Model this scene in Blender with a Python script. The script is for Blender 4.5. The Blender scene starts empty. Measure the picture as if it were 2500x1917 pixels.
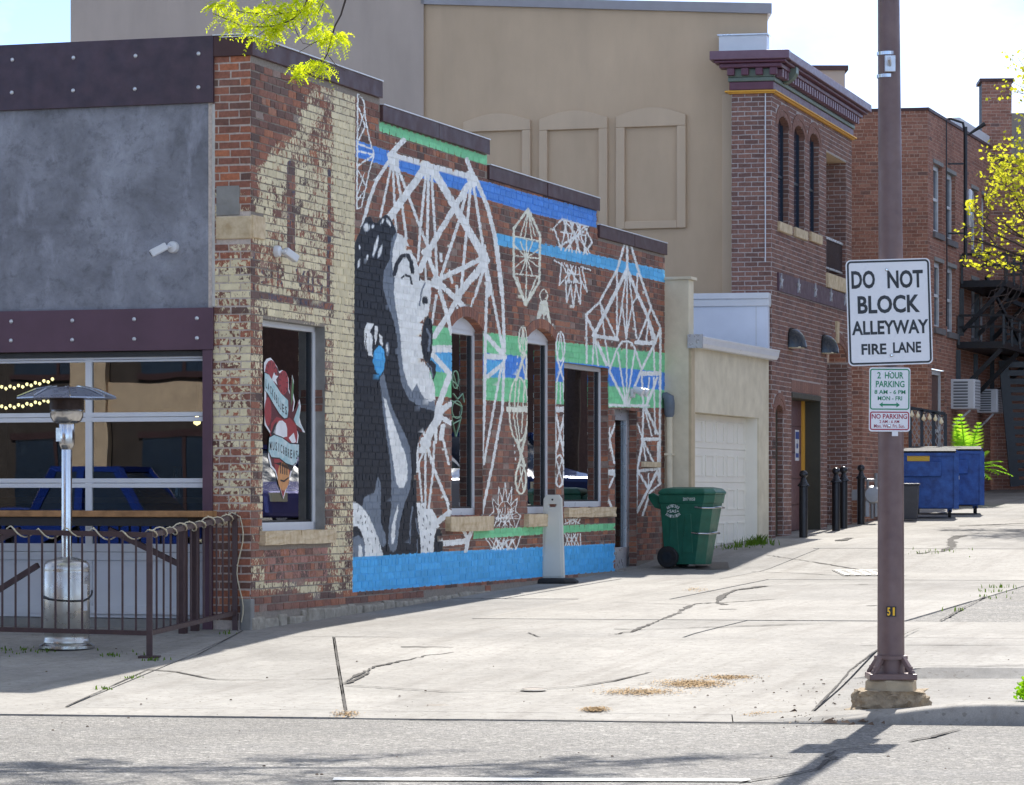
import bpy, bmesh, math, random
import numpy as np
from mathutils import Vector, Matrix
random.seed(7); rng = np.random.default_rng(7)
R = math.radians
scene = bpy.context.scene
# ------------------------------------------------------------------ camera, sky, sun, exposure
F, U0, VH, H = 8000.0, 1250.0, 1205.0, 1.6          # focal length in photo pixels, centre column, horizon row, eye height
cam_d = bpy.data.cameras.new('camera'); cam = bpy.data.objects.new('camera', cam_d)
scene.collection.objects.link(cam); scene.camera = cam
cam.location = (0, 0, H); cam.rotation_euler = (R(90), 0, 0)
cam_d.sensor_width = 36; cam_d.lens = 36 * F / 2500
cam_d.shift_y = (VH - 1917 / 2) / 2500
cam_d.clip_start = 0.5; cam_d.clip_end = 3000
SUN_EL = 45.0; SX, SY = 0.21, 0.978                   # sun stands behind the buildings, a little right
world = bpy.data.worlds.new('World'); scene.world = world; world.use_nodes = True
wn = world.node_tree; wn.nodes.clear()
def wnode(t, **k):
    n = wn.nodes.new(t)
    for a, b in k.items(): setattr(n, a, b)
    return n
w_out = wnode('ShaderNodeOutputWorld'); w_bg = wnode('ShaderNodeBackground'); w_bg.inputs[1].default_value = 0.15
sky = wnode('ShaderNodeTexSky', sky_type='NISHITA', sun_disc=False, sun_elevation=R(SUN_EL),
            sun_rotation=math.atan2(SX, SY), altitude=3500, air_density=0.48, dust_density=0.3, ozone_density=1.0)
w_tc = wnode('ShaderNodeTexCoord'); w_map = wnode('ShaderNodeMapping'); w_map.inputs['Scale'].default_value = (1, 1, 2.2)
w_map.inputs['Location'].default_value = (0.33, 0.1, 0.0)
w_no = wnode('ShaderNodeTexNoise'); w_no.inputs['Scale'].default_value = 5.0; w_no.inputs['Detail'].default_value = 9; w_no.inputs['Roughness'].default_value = 0.55
w_rp = wnode('ShaderNodeValToRGB'); w_rp.color_ramp.elements[0].position = 0.44; w_rp.color_ramp.elements[1].position = 0.68
w_mx = wnode('ShaderNodeMixRGB'); w_mx.inputs[2].default_value = (4.1, 4.2, 4.35, 1)
L = wn.links.new
L(w_tc.outputs['Generated'], w_map.inputs[0]); L(w_map.outputs[0], w_no.inputs['Vector']); L(w_no.outputs[0], w_rp.inputs[0])
L(w_rp.outputs[0], w_mx.inputs[0]); L(sky.outputs[0], w_mx.inputs[1]); L(w_mx.outputs[0], w_bg.inputs[0]); L(w_bg.outputs[0], w_out.inputs[0])
sun_d = bpy.data.lights.new('sun', 'SUN'); sun_d.energy = 3.2; sun_d.angle = R(0.53); sun_d.color = (1.0, 0.955, 0.88)
sun = bpy.data.objects.new('sun', sun_d); scene.collection.objects.link(sun)
_h = math.cos(R(SUN_EL)); sun.rotation_euler = Vector((-SX * _h, -SY * _h, -math.sin(R(SUN_EL)))).to_track_quat('-Z', 'Y').to_euler()
sun.location = (10, 40, 40)
vs = scene.view_settings; vs.view_transform = 'Standard'; vs.look = 'None'; vs.exposure = 1.40; vs.gamma = 1.0; vs.use_curve_mapping = False
scene.cycles.use_denoising = True; scene.cycles.max_bounces = 10; scene.cycles.transparent_max_bounces = 16
scene.cycles.caustics_reflective = False; scene.cycles.caustics_refractive = False

# ------------------------------------------------------------------ helpers
COL = scene.collection
def lin(c):
    return tuple(((x / 255) / 12.92 if x / 255 <= 0.04045 else ((x / 255 + 0.055) / 1.055) ** 2.4) for x in c)
def P(u, v, Y): return Vector(((u - U0) / F * Y, Y, H + (VH - v) / F * Y))
GP = [(-60, 0), (23.25, 0.0), (23.7, .03), (27.8, .18), (30.6, .31), (34, .38), (43.7, .585), (47, .82), (50.6, .92), (57.9, 1.08), (63.2, 1.24), (76.6, 1.75), (120, 3.4), (400, 12)]
GPX = np.array([a for a, b in GP]); GPZ = np.array([b for a, b in GP])
def sst(a, b, x):
    t = min(1, max(0, (x - a) / (b - a))); return t * t * (3 - 2 * t)
def ground(x, y):
    b = y + .15 * x
    z = float(np.interp(b, GPX, GPZ))
    if b > 23.25: z += .11 * sst(2.5, 3.35, x) * (1 - sst(24, 33, b))
    return z
def G(u, v, dz=0.0):
    k = (u - U0) / F; lo, hi = 5.0, 200.0
    f = lambda Y: H + (VH - v) / F * Y - ground(k * Y, Y) - dz
    for Y in np.arange(6, 140, .5):
        if f(Y) <= 0: lo, hi = Y - .5, Y; break
    for _ in range(40):
        m = (lo + hi) / 2
        if f(m) > 0: lo = m
        else: hi = m
    Y = (lo + hi) / 2; return Vector((k * Y, Y, ground(k * Y, Y)))
class Fr:
    """A vertical wall plane: origin, direction e along it, outward normal n."""
    def __init__(s, o, e, n):
        s.o = Vector(o[:2]); s.e = Vector(e).normalized(); s.n = Vector(n).normalized()
    def p(s, a, d, z):
        q = s.o + s.e * a + s.n * d; return Vector((q.x, q.y, z))
    def uv(s, u, v, d=0.0):
        k = (u - U0) / F; ox, oy = s.o + s.n * d
        a = (k * oy - ox) / (s.e.x - k * s.e.y); Y = oy + a * s.e.y
        return a, H + (VH - v) / F * Y
    def s_(s, u, d=0.0): return s.uv(u, 1205, d)[0]
    def z_(s, u, v, d=0.0): return s.uv(u, v, d)[1]
    def proj(s, a, z, d=0.0):
        q0 = s.o + s.n * d; x = q0.x + a * s.e.x; y = q0.y + a * s.e.y
        return U0 + F * x / y, VH - (z - H) * F / y
WL = {}                                               # world location of each parent (roots are only moved, not turned)
def reg(o, label=None, cat=None, group=None, kind=None):
    if label: o['label'] = label
    if cat: o['category'] = cat
    if group: o['group'] = group
    if kind: o['kind'] = kind
    return o
def thing(name, label, cat, loc=(0, 0, 0), group=None, rz=0):
    o = bpy.data.objects.new(name, None); COL.objects.link(o); o.location = loc; o.rotation_euler = (0, 0, rz)
    o.empty_display_size = .2; WL[o] = Vector(loc); return reg(o, label, cat, group)
class B:
    def __init__(s): s.v = []; s.f = []; s.uvs = None
    def add(s, vs_, fs):
        n = len(s.v); s.v += [tuple(a) for a in vs_]; s.f += [tuple(i + n for i in f) for f in fs]; return s
    def box(s, x0, x1, y0, y1, z0, z1):
        return s.add([(x, y, z) for z in (z0, z1) for y in (y0, y1) for x in (x0, x1)],
                     [(0, 2, 3, 1), (4, 5, 7, 6), (0, 1, 5, 4), (2, 6, 7, 3), (0, 4, 6, 2), (1, 3, 7, 5)])
    def fbox(s, fr, a0, a1, d0, d1, z0, z1):
        return s.add([fr.p(a, d, z) for z in (z0, z1) for d in (d0, d1) for a in (a0, a1)],
                     [(0, 2, 3, 1), (4, 5, 7, 6), (0, 1, 5, 4), (2, 6, 7, 3), (0, 4, 6, 2), (1, 3, 7, 5)])
    def bar(s, p, q, w, h=None, up=(0, 0, 1)):
        p, q = Vector(p), Vector(q); h = h or w; d = (q - p).normalized(); up = Vector(up)
        if abs(d.dot(up)) > .98: up = Vector((1, 0, 0))
        sd = d.cross(up).normalized() * w / 2; uu = sd.cross(d).normalized() * h / 2
        vs_ = [a + i * sd + j * uu for a in (p, q) for j in (-1, 1) for i in (-1, 1)]
        return s.add(vs_, [(0, 1, 3, 2), (4, 6, 7, 5), (0, 4, 5, 1), (2, 3, 7, 6), (0, 2, 6, 4), (1, 5, 7, 3)])
    def prism(s, pts, off):
        n = len(pts); off = Vector(off); a = [Vector(p) for p in pts]; b = [p + off for p in a]
        return s.add(a + b, [tuple(range(n))[::-1], tuple(range(n, 2 * n))] + [(i, (i + 1) % n, n + (i + 1) % n, n + i) for i in range(n)])
    def tube(s, path, r, n=6, cap=True):
        path = [Vector(p) for p in path]; rs = r if isinstance(r, (list, tuple)) else [r] * len(path)
        m = len(path); vs_ = []; prev = None
        for i, p in enumerate(path):
            d = (path[min(i + 1, m - 1)] - path[max(i - 1, 0)]).normalized()
            if prev is None: a = d.orthogonal().normalized()
            else:
                a = prev - d * prev.dot(d)
                a = a.normalized() if a.length > 1e-6 else d.orthogonal().normalized()
            prev = a; b = d.cross(a)
            vs_ += [p + (a * math.cos(2 * math.pi * k / n) + b * math.sin(2 * math.pi * k / n)) * rs[i] for k in range(n)]
        fs = [(i * n + k, i * n + (k + 1) % n, (i + 1) * n + (k + 1) % n, (i + 1) * n + k) for i in range(m - 1) for k in range(n)]
        if cap: fs += [tuple(range(n))[::-1], tuple((m - 1) * n + k for k in range(n))]
        return s.add(vs_, fs)
    def lathe(s, prof, c=(0, 0, 0), n=20, axis='z', start=0.0):
        c = Vector(c); vs_ = []
        for r, z in prof:
            for k in range(n):
                t = 2 * math.pi * k / n + start; x, y = r * math.cos(t), r * math.sin(t)
                vs_.append(c + Vector({'z': (x, y, z), 'x': (z, x, y), 'y': (x, z, y)}[axis]))
        m = len(prof)
        fs = [(i * n + k, i * n + (k + 1) % n, (i + 1) * n + (k + 1) % n, (i + 1) * n + k) for i in range(m - 1) for k in range(n)]
        if prof[0][0] > 1e-4: fs.append(tuple(range(n))[::-1])
        if prof[-1][0] > 1e-4: fs.append(tuple((m - 1) * n + k for k in range(n)))
        return s.add(vs_, fs)
    def obj(s, name, mat, parent=None, smooth=None, bevel=0, local=False, recalc=True):
        me = bpy.data.meshes.new(name); w = Vector((0, 0, 0))
        if parent is not None and not local: w = WL.get(parent, Vector((0, 0, 0)))
        me.from_pydata([(a[0] - w.x, a[1] - w.y, a[2] - w.z) for a in s.v], [], s.f)
        if recalc:
            bm = bmesh.new(); bm.from_mesh(me); bmesh.ops.recalc_face_normals(bm, faces=bm.faces); bm.to_mesh(me); bm.free()
        return link(name, me, mat, parent, smooth, bevel, w)
def link(name, me, mat, parent=None, smooth=None, bevel=0, w=None):
    o = bpy.data.objects.new(name, me); COL.objects.link(o)
    if mat: me.materials.append(mat)
    if smooth is not None:
        me.polygons.foreach_set('use_smooth', [True] * len(me.polygons)); me.set_sharp_from_angle(angle=R(smooth))
    if bevel:
        m = o.modifiers.new('bevel', 'BEVEL'); m.width = bevel; m.segments = 2; m.limit_method = 'ANGLE'; m.angle_limit = R(35)
    if parent is not None: o.parent = parent
    if w is not None: WL[o] = w
    return o
def copy_tree(o, loc=None, rz=None, parent=None):
    c = o.copy(); COL.objects.link(c); c.parent = parent
    if loc is not None: c.location = loc; WL[c] = Vector(loc)
    if rz is not None: c.rotation_euler = (0, 0, rz)
    for ch in list(o.children): copy_tree(ch, parent=c)
    return c
def text_geo(txt, width, height, bold=0.0, space=1.0):
    cu = bpy.data.curves.new('t', 'FONT'); cu.body = txt; cu.size = 1; cu.offset = bold; cu.space_character = space; cu.resolution_u = 3
    to = bpy.data.objects.new('t', cu); COL.objects.link(to); dg = bpy.context.evaluated_depsgraph_get()
    me = bpy.data.meshes.new_from_object(to.evaluated_get(dg)); vv = np.array([v.co[:2] for v in me.vertices]); ff = [tuple(p.vertices) for p in me.polygons]
    bpy.data.objects.remove(to); bpy.data.curves.remove(cu); bpy.data.meshes.remove(me)
    lo, hi = vv.min(0), vv.max(0); vv = (vv - (lo + hi) / 2) / (hi - lo) * np.array([width, height]); return vv, ff
def put_text(b, txt, c, ex, ez, width, height, bold=.0, space=1.0, off=(0, 0, 0)):
    vv, ff = text_geo(txt, width, height, bold, space); c, ex, ez = Vector(c), Vector(ex).normalized(), Vector(ez).normalized()
    b.add([c + ex * float(a) + ez * float(d) + Vector(off) for a, d in vv], ff)

# ------------------------------------------------------------------ materials
class NT:
    def __init__(s, name):
        s.m = bpy.data.materials.new(name); s.m.use_nodes = True; s.t = s.m.node_tree; s.t.nodes.clear()
        s.out = s.n('ShaderNodeOutputMaterial')
    def n(s, t, **k):
        x = s.t.nodes.new(t)
        for a, b in k.items():
            if a.startswith('i_'): x.inputs[a[2:].replace('_', ' ')].default_value = b
            else: setattr(x, a, b)
        return x
    def l(s, a, b): s.t.links.new(a, b)
    def tex(s): return s.n('ShaderNodeTexCoord').outputs['Object']
    def noise(s, scale, detail=4, rough=.55, vec=None, dist=0.0):
        x = s.n('ShaderNodeTexNoise'); x.inputs['Scale'].default_value = scale; x.inputs['Detail'].default_value = detail
        x.inputs['Roughness'].default_value = rough; x.inputs['Distortion'].default_value = dist
        s.l(vec if vec is not None else s.tex(), x.inputs['Vector']); return x.outputs[0]
    def mapv(s, sc, vec=None):
        x = s.n('ShaderNodeMapping'); x.inputs['Scale'].default_value = sc; s.l(vec if vec is not None else s.tex(), x.inputs[0]); return x.outputs[0]
    def ramp(s, fac, stops, interp='LINEAR'):
        x = s.n('ShaderNodeValToRGB'); r = x.color_ramp; r.interpolation = interp
        while len(r.elements) < len(stops): r.elements.new(.5)
        for e, (p, c) in zip(r.elements, stops): e.position = p; e.color = (*c[:3], 1) if hasattr(c, '__len__') else (c, c, c, 1)
        s.l(fac, x.inputs[0]); return x.outputs[0]
    def mix(s, fac, a, b, mode='MIX'):
        x = s.n('ShaderNodeMixRGB', blend_type=mode)
        for i, q in enumerate((fac, a, b)):
            if hasattr(q, 'is_linked'): s.l(q, x.inputs[i])
            else: x.inputs[i].default_value = q if i == 0 else (*q[:3], 1)
        return x.outputs[0]
    def math(s, op, a, b=0.0, clamp=False):
        x = s.n('ShaderNodeMath', operation=op, use_clamp=clamp)
        for i, q in enumerate((a, b)):
            if hasattr(q, 'is_linked'): s.l(q, x.inputs[i])
            else: x.inputs[i].default_value = q
        return x.outputs[0]
    def pbr(s, col, rough=.6, metal=0.0, bump=None, bstr=.3, bdist=.01, spec=.5, **k):
        p = s.n('ShaderNodeBsdfPrincipled')
        for nm, q in (('Base Color', col), ('Roughness', rough), ('Metallic', metal), ('Specular IOR Level', spec)):
            if hasattr(q, 'is_linked'): s.l(q, p.inputs[nm])
            else: p.inputs[nm].default_value = (*q[:3], 1) if nm == 'Base Color' else q
        if bump is not None:
            b = s.n('ShaderNodeBump'); b.inputs['Strength'].default_value = bstr; b.inputs['Distance'].default_value = bdist
            s.l(bump, b.inputs['Height']); s.l(b.outputs[0], p.inputs['Normal'])
        s.l(p.outputs[0], s.out.inputs[0]); s.p = p; return s.m
def M(name, rgb, rough=.6, var=.12, scale=6, metal=0.0, bump=.15, bscale=40, rgb2=None, spec=.5, bdist=.004, linear=False):
    t = NT(name); c = rgb if linear else lin(rgb)
    c2 = (rgb2 if linear else lin(rgb2)) if rgb2 else None
    a = tuple(x * (1 - var) for x in c); b = c2 or tuple(min(1, x * (1 + var)) for x in c)
    col = t.ramp(t.noise(scale, 5, .6), [(.3, a), (.7, b)])
    rg = t.ramp(t.noise(scale * 2.3, 3), [(.3, max(.02, rough - .08)), (.7, min(1, rough + .08))])
    return t.pbr(col, rg, metal, t.noise(bscale, 4) if bump else None, bump, bdist, spec)
def glass_mat(name, tint=(.75, .8, .8), refl=1.0, rough=0.0):
    t = NT(name); tr = t.n('ShaderNodeBsdfTransparent'); tr.inputs[0].default_value = (*tint, 1)
    gl = t.n('ShaderNodeBsdfGlossy'); gl.inputs['Roughness'].default_value = rough; gl.inputs[0].default_value = (.95, .97, 1, 1)
    b = t.n('ShaderNodeBump'); b.inputs['Strength'].default_value = .022; b.inputs['Distance'].default_value = .02; t.l(t.noise(1.6, 1), b.inputs['Height']); t.l(b.outputs[0], gl.inputs['Normal'])
    lw = t.n('ShaderNodeFresnel'); lw.inputs[0].default_value = 1.5
    f = t.math('MULTIPLY', lw.outputs[0], 2.2 * refl, True); mx = t.n('ShaderNodeMixShader'); t.l(f, mx.inputs[0]); t.l(tr.outputs[0], mx.inputs[1]); t.l(gl.outputs[0], mx.inputs[2])
    t.l(mx.outputs[0], t.out.inputs[0]); return t.m
def leaf_mat(name, c1, c2, trans=.5):
    t = NT(name); col = t.ramp(t.noise(9, 3), [(.3, lin(c1)), (.7, lin(c2))])
    d = t.n('ShaderNodeBsdfDiffuse'); r = t.n('ShaderNodeBsdfTranslucent'); mx = t.n('ShaderNodeMixShader'); mx.inputs[0].default_value = trans
    t.l(col, d.inputs[0]); t.l(t.mix(1.0, col, (1.0, 1.0, .6), 'MULTIPLY'), r.inputs[0]); t.l(d.outputs[0], mx.inputs[1]); t.l(r.outputs[0], mx.inputs[2]); t.l(mx.outputs[0], t.out.inputs[0]); return t.m
def emit_mat(name, rgb, st):
    t = NT(name); e = t.n('ShaderNodeEmission'); e.inputs[0].default_value = (*rgb, 1); e.inputs[1].default_value = st; t.l(e.outputs[0], t.out.inputs[0]); return t.m
def brick_mat(name, stops, mortar, wear=22.0, vcol=.25, bstr=.6):
    """Brick and mortar: random clay per brick, and paint from the 'paint' attribute worn away where its coverage is low."""
    t = NT(name); pa = t.n('ShaderNodeAttribute', attribute_name='paint'); ra = t.n('ShaderNodeAttribute', attribute_name='rnd')
    sr = t.n('ShaderNodeSeparateColor'); t.l(ra.outputs['Color'], sr.inputs[0])
    vec = t.tex()
    clay = t.ramp(sr.outputs[0], stops)
    n1 = t.noise(30, 5, .7, vec); n2 = t.noise(1.1, 3, .5, vec); n3 = t.noise(120, 3, .6, vec)
    clay = t.mix(1.0, clay, t.ramp(n1, [(.25, .62), (.75, 1.3)]), 'MULTIPLY')
    clay = t.mix(t.ramp(n2, [(.5, 0.0), (.8, vcol)]), clay, (.30, .27, .24))
    mor = t.mix(1.0, mortar, t.ramp(n1, [(.25, .7), (.75, 1.2)]), 'MULTIPLY')
    base = t.mix(ra.outputs['Alpha'], mor, clay)
    nw = t.math('ADD', t.math('MULTIPLY', t.noise(wear, 3, .6, t.mapv((1, 1, .8), vec), .7), .75), t.math('MULTIPLY', t.noise(wear * 2.6, 2, .5, t.mapv((1, 1, .6), vec), .4), .25))
    cov = t.math('ADD', pa.outputs['Alpha'], t.math('MULTIPLY', t.math('SUBTRACT', sr.outputs[2], .5), .26))
    cov = t.math('SUBTRACT', cov, t.math('MULTIPLY', t.math('SUBTRACT', 1.0, ra.outputs['Alpha']), t.math('MULTIPLY', t.math('LESS_THAN', pa.outputs['Alpha'], .95), .30)))
    nw = t.math('ADD', t.math('MULTIPLY', t.math('SUBTRACT', nw, .5), 1.7), .5)
    fac = t.math('ADD', t.math('MULTIPLY', t.math('SUBTRACT', cov, nw), 9.0), .3, True)
    fac = t.math('MAXIMUM', fac, t.math('GREATER_THAN', pa.outputs['Alpha'], .97))
    fac = t.math('MULTIPLY', fac, t.math('GREATER_THAN', pa.outputs['Alpha'], .02))
    pcol = t.mix(1.0, pa.outputs['Color'], t.ramp(t.noise(14, 4, .6, vec), [(.25, .84), (.75, 1.1)]), 'MULTIPLY')
    pcol = t.mix(1.0, pcol, t.ramp(sr.outputs[1], [(0, .88), (1, 1.08)]), 'MULTIPLY')
    col = t.mix(fac, base, pcol)
    hgt = t.math('ADD', t.math('MULTIPLY', n1, .7), t.math('ADD', t.math('MULTIPLY', n3, .25), t.math('MULTIPLY', fac, .25)))
    return t.pbr(col, t.ramp(fac, [(0, .9), (1, .62)]), 0, hgt, bstr, .012, .35)
OLD = [(0.0, (.125, .082, .072)), (.22, (.195, .105, .084)), (.5, (.26, .125, .094)), (.75, (.32, .138, .092)), (.93, (.42, .175, .10)), (1, (.30, .24, .21))]
MIDR = [(0.0, (.16, .088, .075)), (.4, (.235, .122, .095)), (.8, (.28, .145, .11)), (1, (.18, .10, .09))]
ORAN = [(0.0, (.26, .12, .085)), (.5, (.34, .16, .112)), (.9, (.40, .20, .14)), (1, (.17, .10, .085))]
m_brick = brick_mat('old_brick', OLD, (.29, .25, .21), wear=26)
m_pier = brick_mat('corner_brick', [(p, (c[0] * 1.12, c[1] * .98, c[2] * .9)) for p, c in OLD], (.60, .51, .45), wear=24)
m_brick2 = brick_mat('firehouse_brick', MIDR, (.47, .415, .39), vcol=.12)
m_brick3 = brick_mat('far_brick', ORAN, (.52, .39, .32), vcol=.15)
m_steel = M('weathered_steel', (62, 50, 62), .4, .18, 5, .15, .1, 30, rgb2=(80, 62, 72))
m_steel2 = M('purple_steel', (92, 68, 80), .45, .1, 3, .3, .08, 30)
m_cap = M('dark_coping', (78, 56, 56), .55, .15, 2.5, .0, .08, 20, spec=.3)
m_white = M('white_metal', (212, 214, 218), .35, .04, 4, .0, .04, 30)
m_alum = M('aluminium', (200, 203, 208), .32, .06, 6, .6, .05, 60)
m_chrome = M('stainless', (190, 190, 190), .18, .08, 6, 1.0, .03, 10)
m_black = M('black_paint', (28, 29, 33), .4, .2, 12, .1, .1, 60)
m_rubber = M('black_rubber', (30, 30, 32), .8, .2, 12, 0, .3, 80)
m_rail = M('brown_rail', (74, 56, 56), .5, .15, 14, .3, .15, 60)
m_wood = M('counter_wood', (158, 112, 66), .5, .3, 9, 0, .3, 40, rgb2=(180, 132, 84))
m_sand = M('sandstone', (198, 172, 134), .85, .18, 9, 0, .8, 26, bdist=.012, rgb2=(220, 202, 170))
m_stone = M('rubble_stone', (150, 142, 128), .9, .25, 10, 0, .9, 22, bdist=.015, rgb2=(172, 164, 150))
m_conc_w = M('grey_render', (138, 136, 132), .85, .16, 7, 0, .6, 18, bdist=.01)
m_glass = glass_mat('window_glass', (.5, .56, .58), 1.0)
m_glass_d = glass_mat('dark_glass', (.2, .26, .27), .35)
m_dark = M('dark_interior', (44, 42, 42), .8, .2, 2)
m_cream = M('cream_stucco', (206, 194, 168), .85, .08, 3, 0, .35, 20, rgb2=(222, 211, 186), bdist=.008)
m_door_cr = M('cream_door', (234, 229, 216), .45, .03, 3, 0, .05, 60)
m_green_trim = M('green_trim', (104, 116, 104), .5, .06)
m_purple = M('plum_trim', (98, 56, 72), .5, .07)
m_yellow = M('ochre_trim', (222, 164, 62), .5, .05)
m_bin = M('green_plastic', (18, 84, 64), .42, .12, 6, 0, .12, 90, rgb2=(30, 98, 78))
m_blue = M('blue_steel', (22, 62, 136), .42, .25, 7, .1, .2, 30, rgb2=(44, 92, 170))
m_pole = M('brown_pole', (106, 84, 82), .42, .1, 6, .1, .12, 50, rgb2=(120, 98, 94))
m_signw = M('sign_white', (226, 226, 228), .3, .02, 3, 0, .02, 60)
m_signk = M('sign_black', (22, 22, 26), .35, .05)
m_signg = M('sign_green', (0, 128, 84), .35, .04)
m_signr = M('sign_red', (160, 20, 50), .35, .04)
m_ysign = M('yellow_label', (244, 190, 30), .4, .05)
m_bark = M('bark', (70, 58, 54), .9, .25, 20, 0, .6, 50)
m_leaf = leaf_mat('spring_leaf', (186, 206, 36), (226, 230, 60), .6)
m_leaf2 = leaf_mat('spring_leaf_pale', (186, 192, 62), (224, 216, 80), .55)
m_grass = leaf_mat('grass_blade', (76, 108, 40), (116, 144, 56), .35)
m_palm = leaf_mat('palm_leaf', (140, 200, 60), (190, 226, 80), .6)
m_bulb = M('clear_bulb', (232, 222, 190), .2, .02, 5, 0, 0)
m_lit = emit_mat('lit_bulb', (1.0, .72, .32), 3.0)
# ------------------------------------------------------------------ ground, road, pavement
def concrete_mat(name, c, stain=.42):
    t = NT(name); v = t.tex(); n1 = t.noise(.55, 5, .6, v); n2 = t.noise(9, 6, .65, v); n3 = t.noise(150, 2, .5, v)
    col = t.mix(1.0, tuple(c), t.ramp(n1, [(.3, .76), (.7, 1.16)]), 'MULTIPLY')
    col = t.mix(1.0, col, t.ramp(n2, [(.25, .80), (.75, 1.12)]), 'MULTIPLY')
    col = t.mix(1.0, col, t.ramp(n3, [(.3, .86), (.7, 1.1)]), 'MULTIPLY')
    mp = t.n('ShaderNodeMapping'); mp.inputs['Rotation'].default_value = (0, 0, R(17.7)); t.l(v, mp.inputs[0]); tr = t.noise(2.6, 5, .62, t.mapv((1.7, .10, 1), mp.outputs[0])); col = t.mix(t.ramp(tr, [(.5, 0.0), (.72, stain)]), col, (.16, .14, .12))
    sp = t.noise(1.3, 6, .7, v); col = t.mix(t.ramp(sp, [(.66, 0.0), (.74, .35)]), col, (.30, .22, .14))
    dk = t.noise(.8, 6, .65, t.mapv((1, .35, 1), v), .4); col = t.mix(t.ramp(dk, [(.55, 0.0), (.7, .28)]), col, (.12, .11, .10))
    vo = t.n('ShaderNodeTexVoronoi'); vo.inputs['Scale'].default_value = 42; t.l(v, vo.inputs['Vector']); gg = t.n('ShaderNodeSeparateColor'); t.l(vo.outputs['Color'], gg.inputs[0]); col = t.mix(t.ramp(gg.outputs[0], [(.93, 0.0), (.97, .5)]), col, (.14, .12, .10))
    return t.pbr(col, .88, 0, t.math('ADD', n2, t.math('MULTIPLY', n3, .5)), .35, .008, .3)
m_conc = concrete_mat('pavement_concrete', (.312, .296, .272)); m_conc2 = concrete_mat('pavement_concrete_grey', (.288, .274, .254)); m_conc3 = concrete_mat('pavement_concrete_warm', (.335, .316, .288))
def asphalt_mat():
    t = NT('asphalt'); v = t.tex(); n1 = t.noise(.35, 5, .6, v)
    vo = t.n('ShaderNodeTexVoronoi'); vo.inputs['Scale'].default_value = 75; t.l(v, vo.inputs['Vector'])
    g = t.n('ShaderNodeSeparateColor'); t.l(vo.outputs['Color'], g.inputs[0])
    col = t.ramp(g.outputs[0], [(0, (.07, .07, .07)), (.45, (.17, .165, .16)), (.8, (.27, .265, .255)), (.96, (.42, .41, .40)), (1, (.62, .6, .57))])
    vb = t.n('ShaderNodeTexVoronoi'); vb.inputs['Scale'].default_value = 26; t.l(v, vb.inputs['Vector']); gb = t.n('ShaderNodeSeparateColor'); t.l(vb.outputs['Color'], gb.inputs[0])
    col = t.mix(.45, col, t.ramp(gb.outputs[0], [(0, (.10, .10, .10)), (.5, (.19, .185, .18)), (.9, (.27, .26, .25)), (1, (.5, .49, .47))]))
    col = t.mix(1.0, col, t.mix(1.0, t.ramp(n1, [(.3, .78), (.7, 1.16)]), (1.03, 1.0, .95), 'MULTIPLY'), 'MULTIPLY')
    tr = t.noise(1.0, 4, .6, t.mapv((.12, 1.3, 1), v)); col = t.mix(t.ramp(tr, [(.52, 0.0), (.75, .45)]), col, (.13, .13, .135))
    return t.pbr(col, .8, 0, t.math('ADD', vo.outputs['Distance'], t.noise(160, 2, .5, v)), .7, .012, .35)
m_asph = asphalt_mat()
m_crack = M('tar_crack', (52, 47, 42), .9, .3, 20, 0, .3, 60)
m_soil = M('joint_soil', (74, 66, 54), .95, .3, 20, 0, .4, 60)
m_paintw = M('road_paint', (214, 214, 210), .6, .1, 12, 0, .2, 60)
def clip(poly, n, c):
    out = []; m = len(poly)
    for i in range(m):
        a, b = poly[i], poly[(i + 1) % m]; da = n[0] * a[0] + n[1] * a[1] - c; db = n[0] * b[0] + n[1] * b[1] - c
        if da <= 0: out.append(a)
        if (da < 0 < db) or (db < 0 < da):
            t = da / (da - db); out.append((a[0] + (b[0] - a[0]) * t, a[1] + (b[1] - a[1]) * t))
    return out if len(out) >= 3 else []
def area(p): return abs(sum(p[i][0] * p[(i + 1) % len(p)][1] - p[(i + 1) % len(p)][0] * p[i][1] for i in range(len(p)))) / 2
def split(polys, p, q, gap=.007):
    d = Vector((q[0] - p[0], q[1] - p[1])).normalized(); n = (-d.y, d.x); c = n[0] * p[0] + n[1] * p[1]; out = []
    for po in polys:
        for s in (1, -1):
            r = clip(po, (n[0] * s, n[1] * s), c * s - gap)
            if r and area(r) > .02: out.append(r)
    return out
BN = (.15, 1.0)
def sheet(b, poly, dz=0.0, step=.5, skirt=.06):
    bs = [p[0] * .15 + p[1] for p in poly]; lo = math.floor(min(bs) / step) * step; k = lo
    while k < max(bs):
        r = clip(clip(poly, BN, k + step), (-BN[0], -BN[1]), -k)
        if r and area(r) > 1e-6: b.add([(x, y, ground(x, y) + dz) for x, y in r], [tuple(range(len(r)))])
        k += step
    if skirt:
        n = len(poly)
        for i in range(n):
            a, c = poly[i], poly[(i + 1) % n]; ln = math.dist(a, c); m = max(1, int(ln / step))
            pts = [(a[0] + (c[0] - a[0]) * j / m, a[1] + (c[1] - a[1]) * j / m) for j in range(m + 1)]
            for p, q in zip(pts, pts[1:]):
                zp, zq = ground(*p) + dz, ground(*q) + dz
                b.add([(*p, zp), (*q, zq), (*q, zq - skirt), (*p, zp - skirt)], [(0, 1, 2, 3)])
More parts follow.
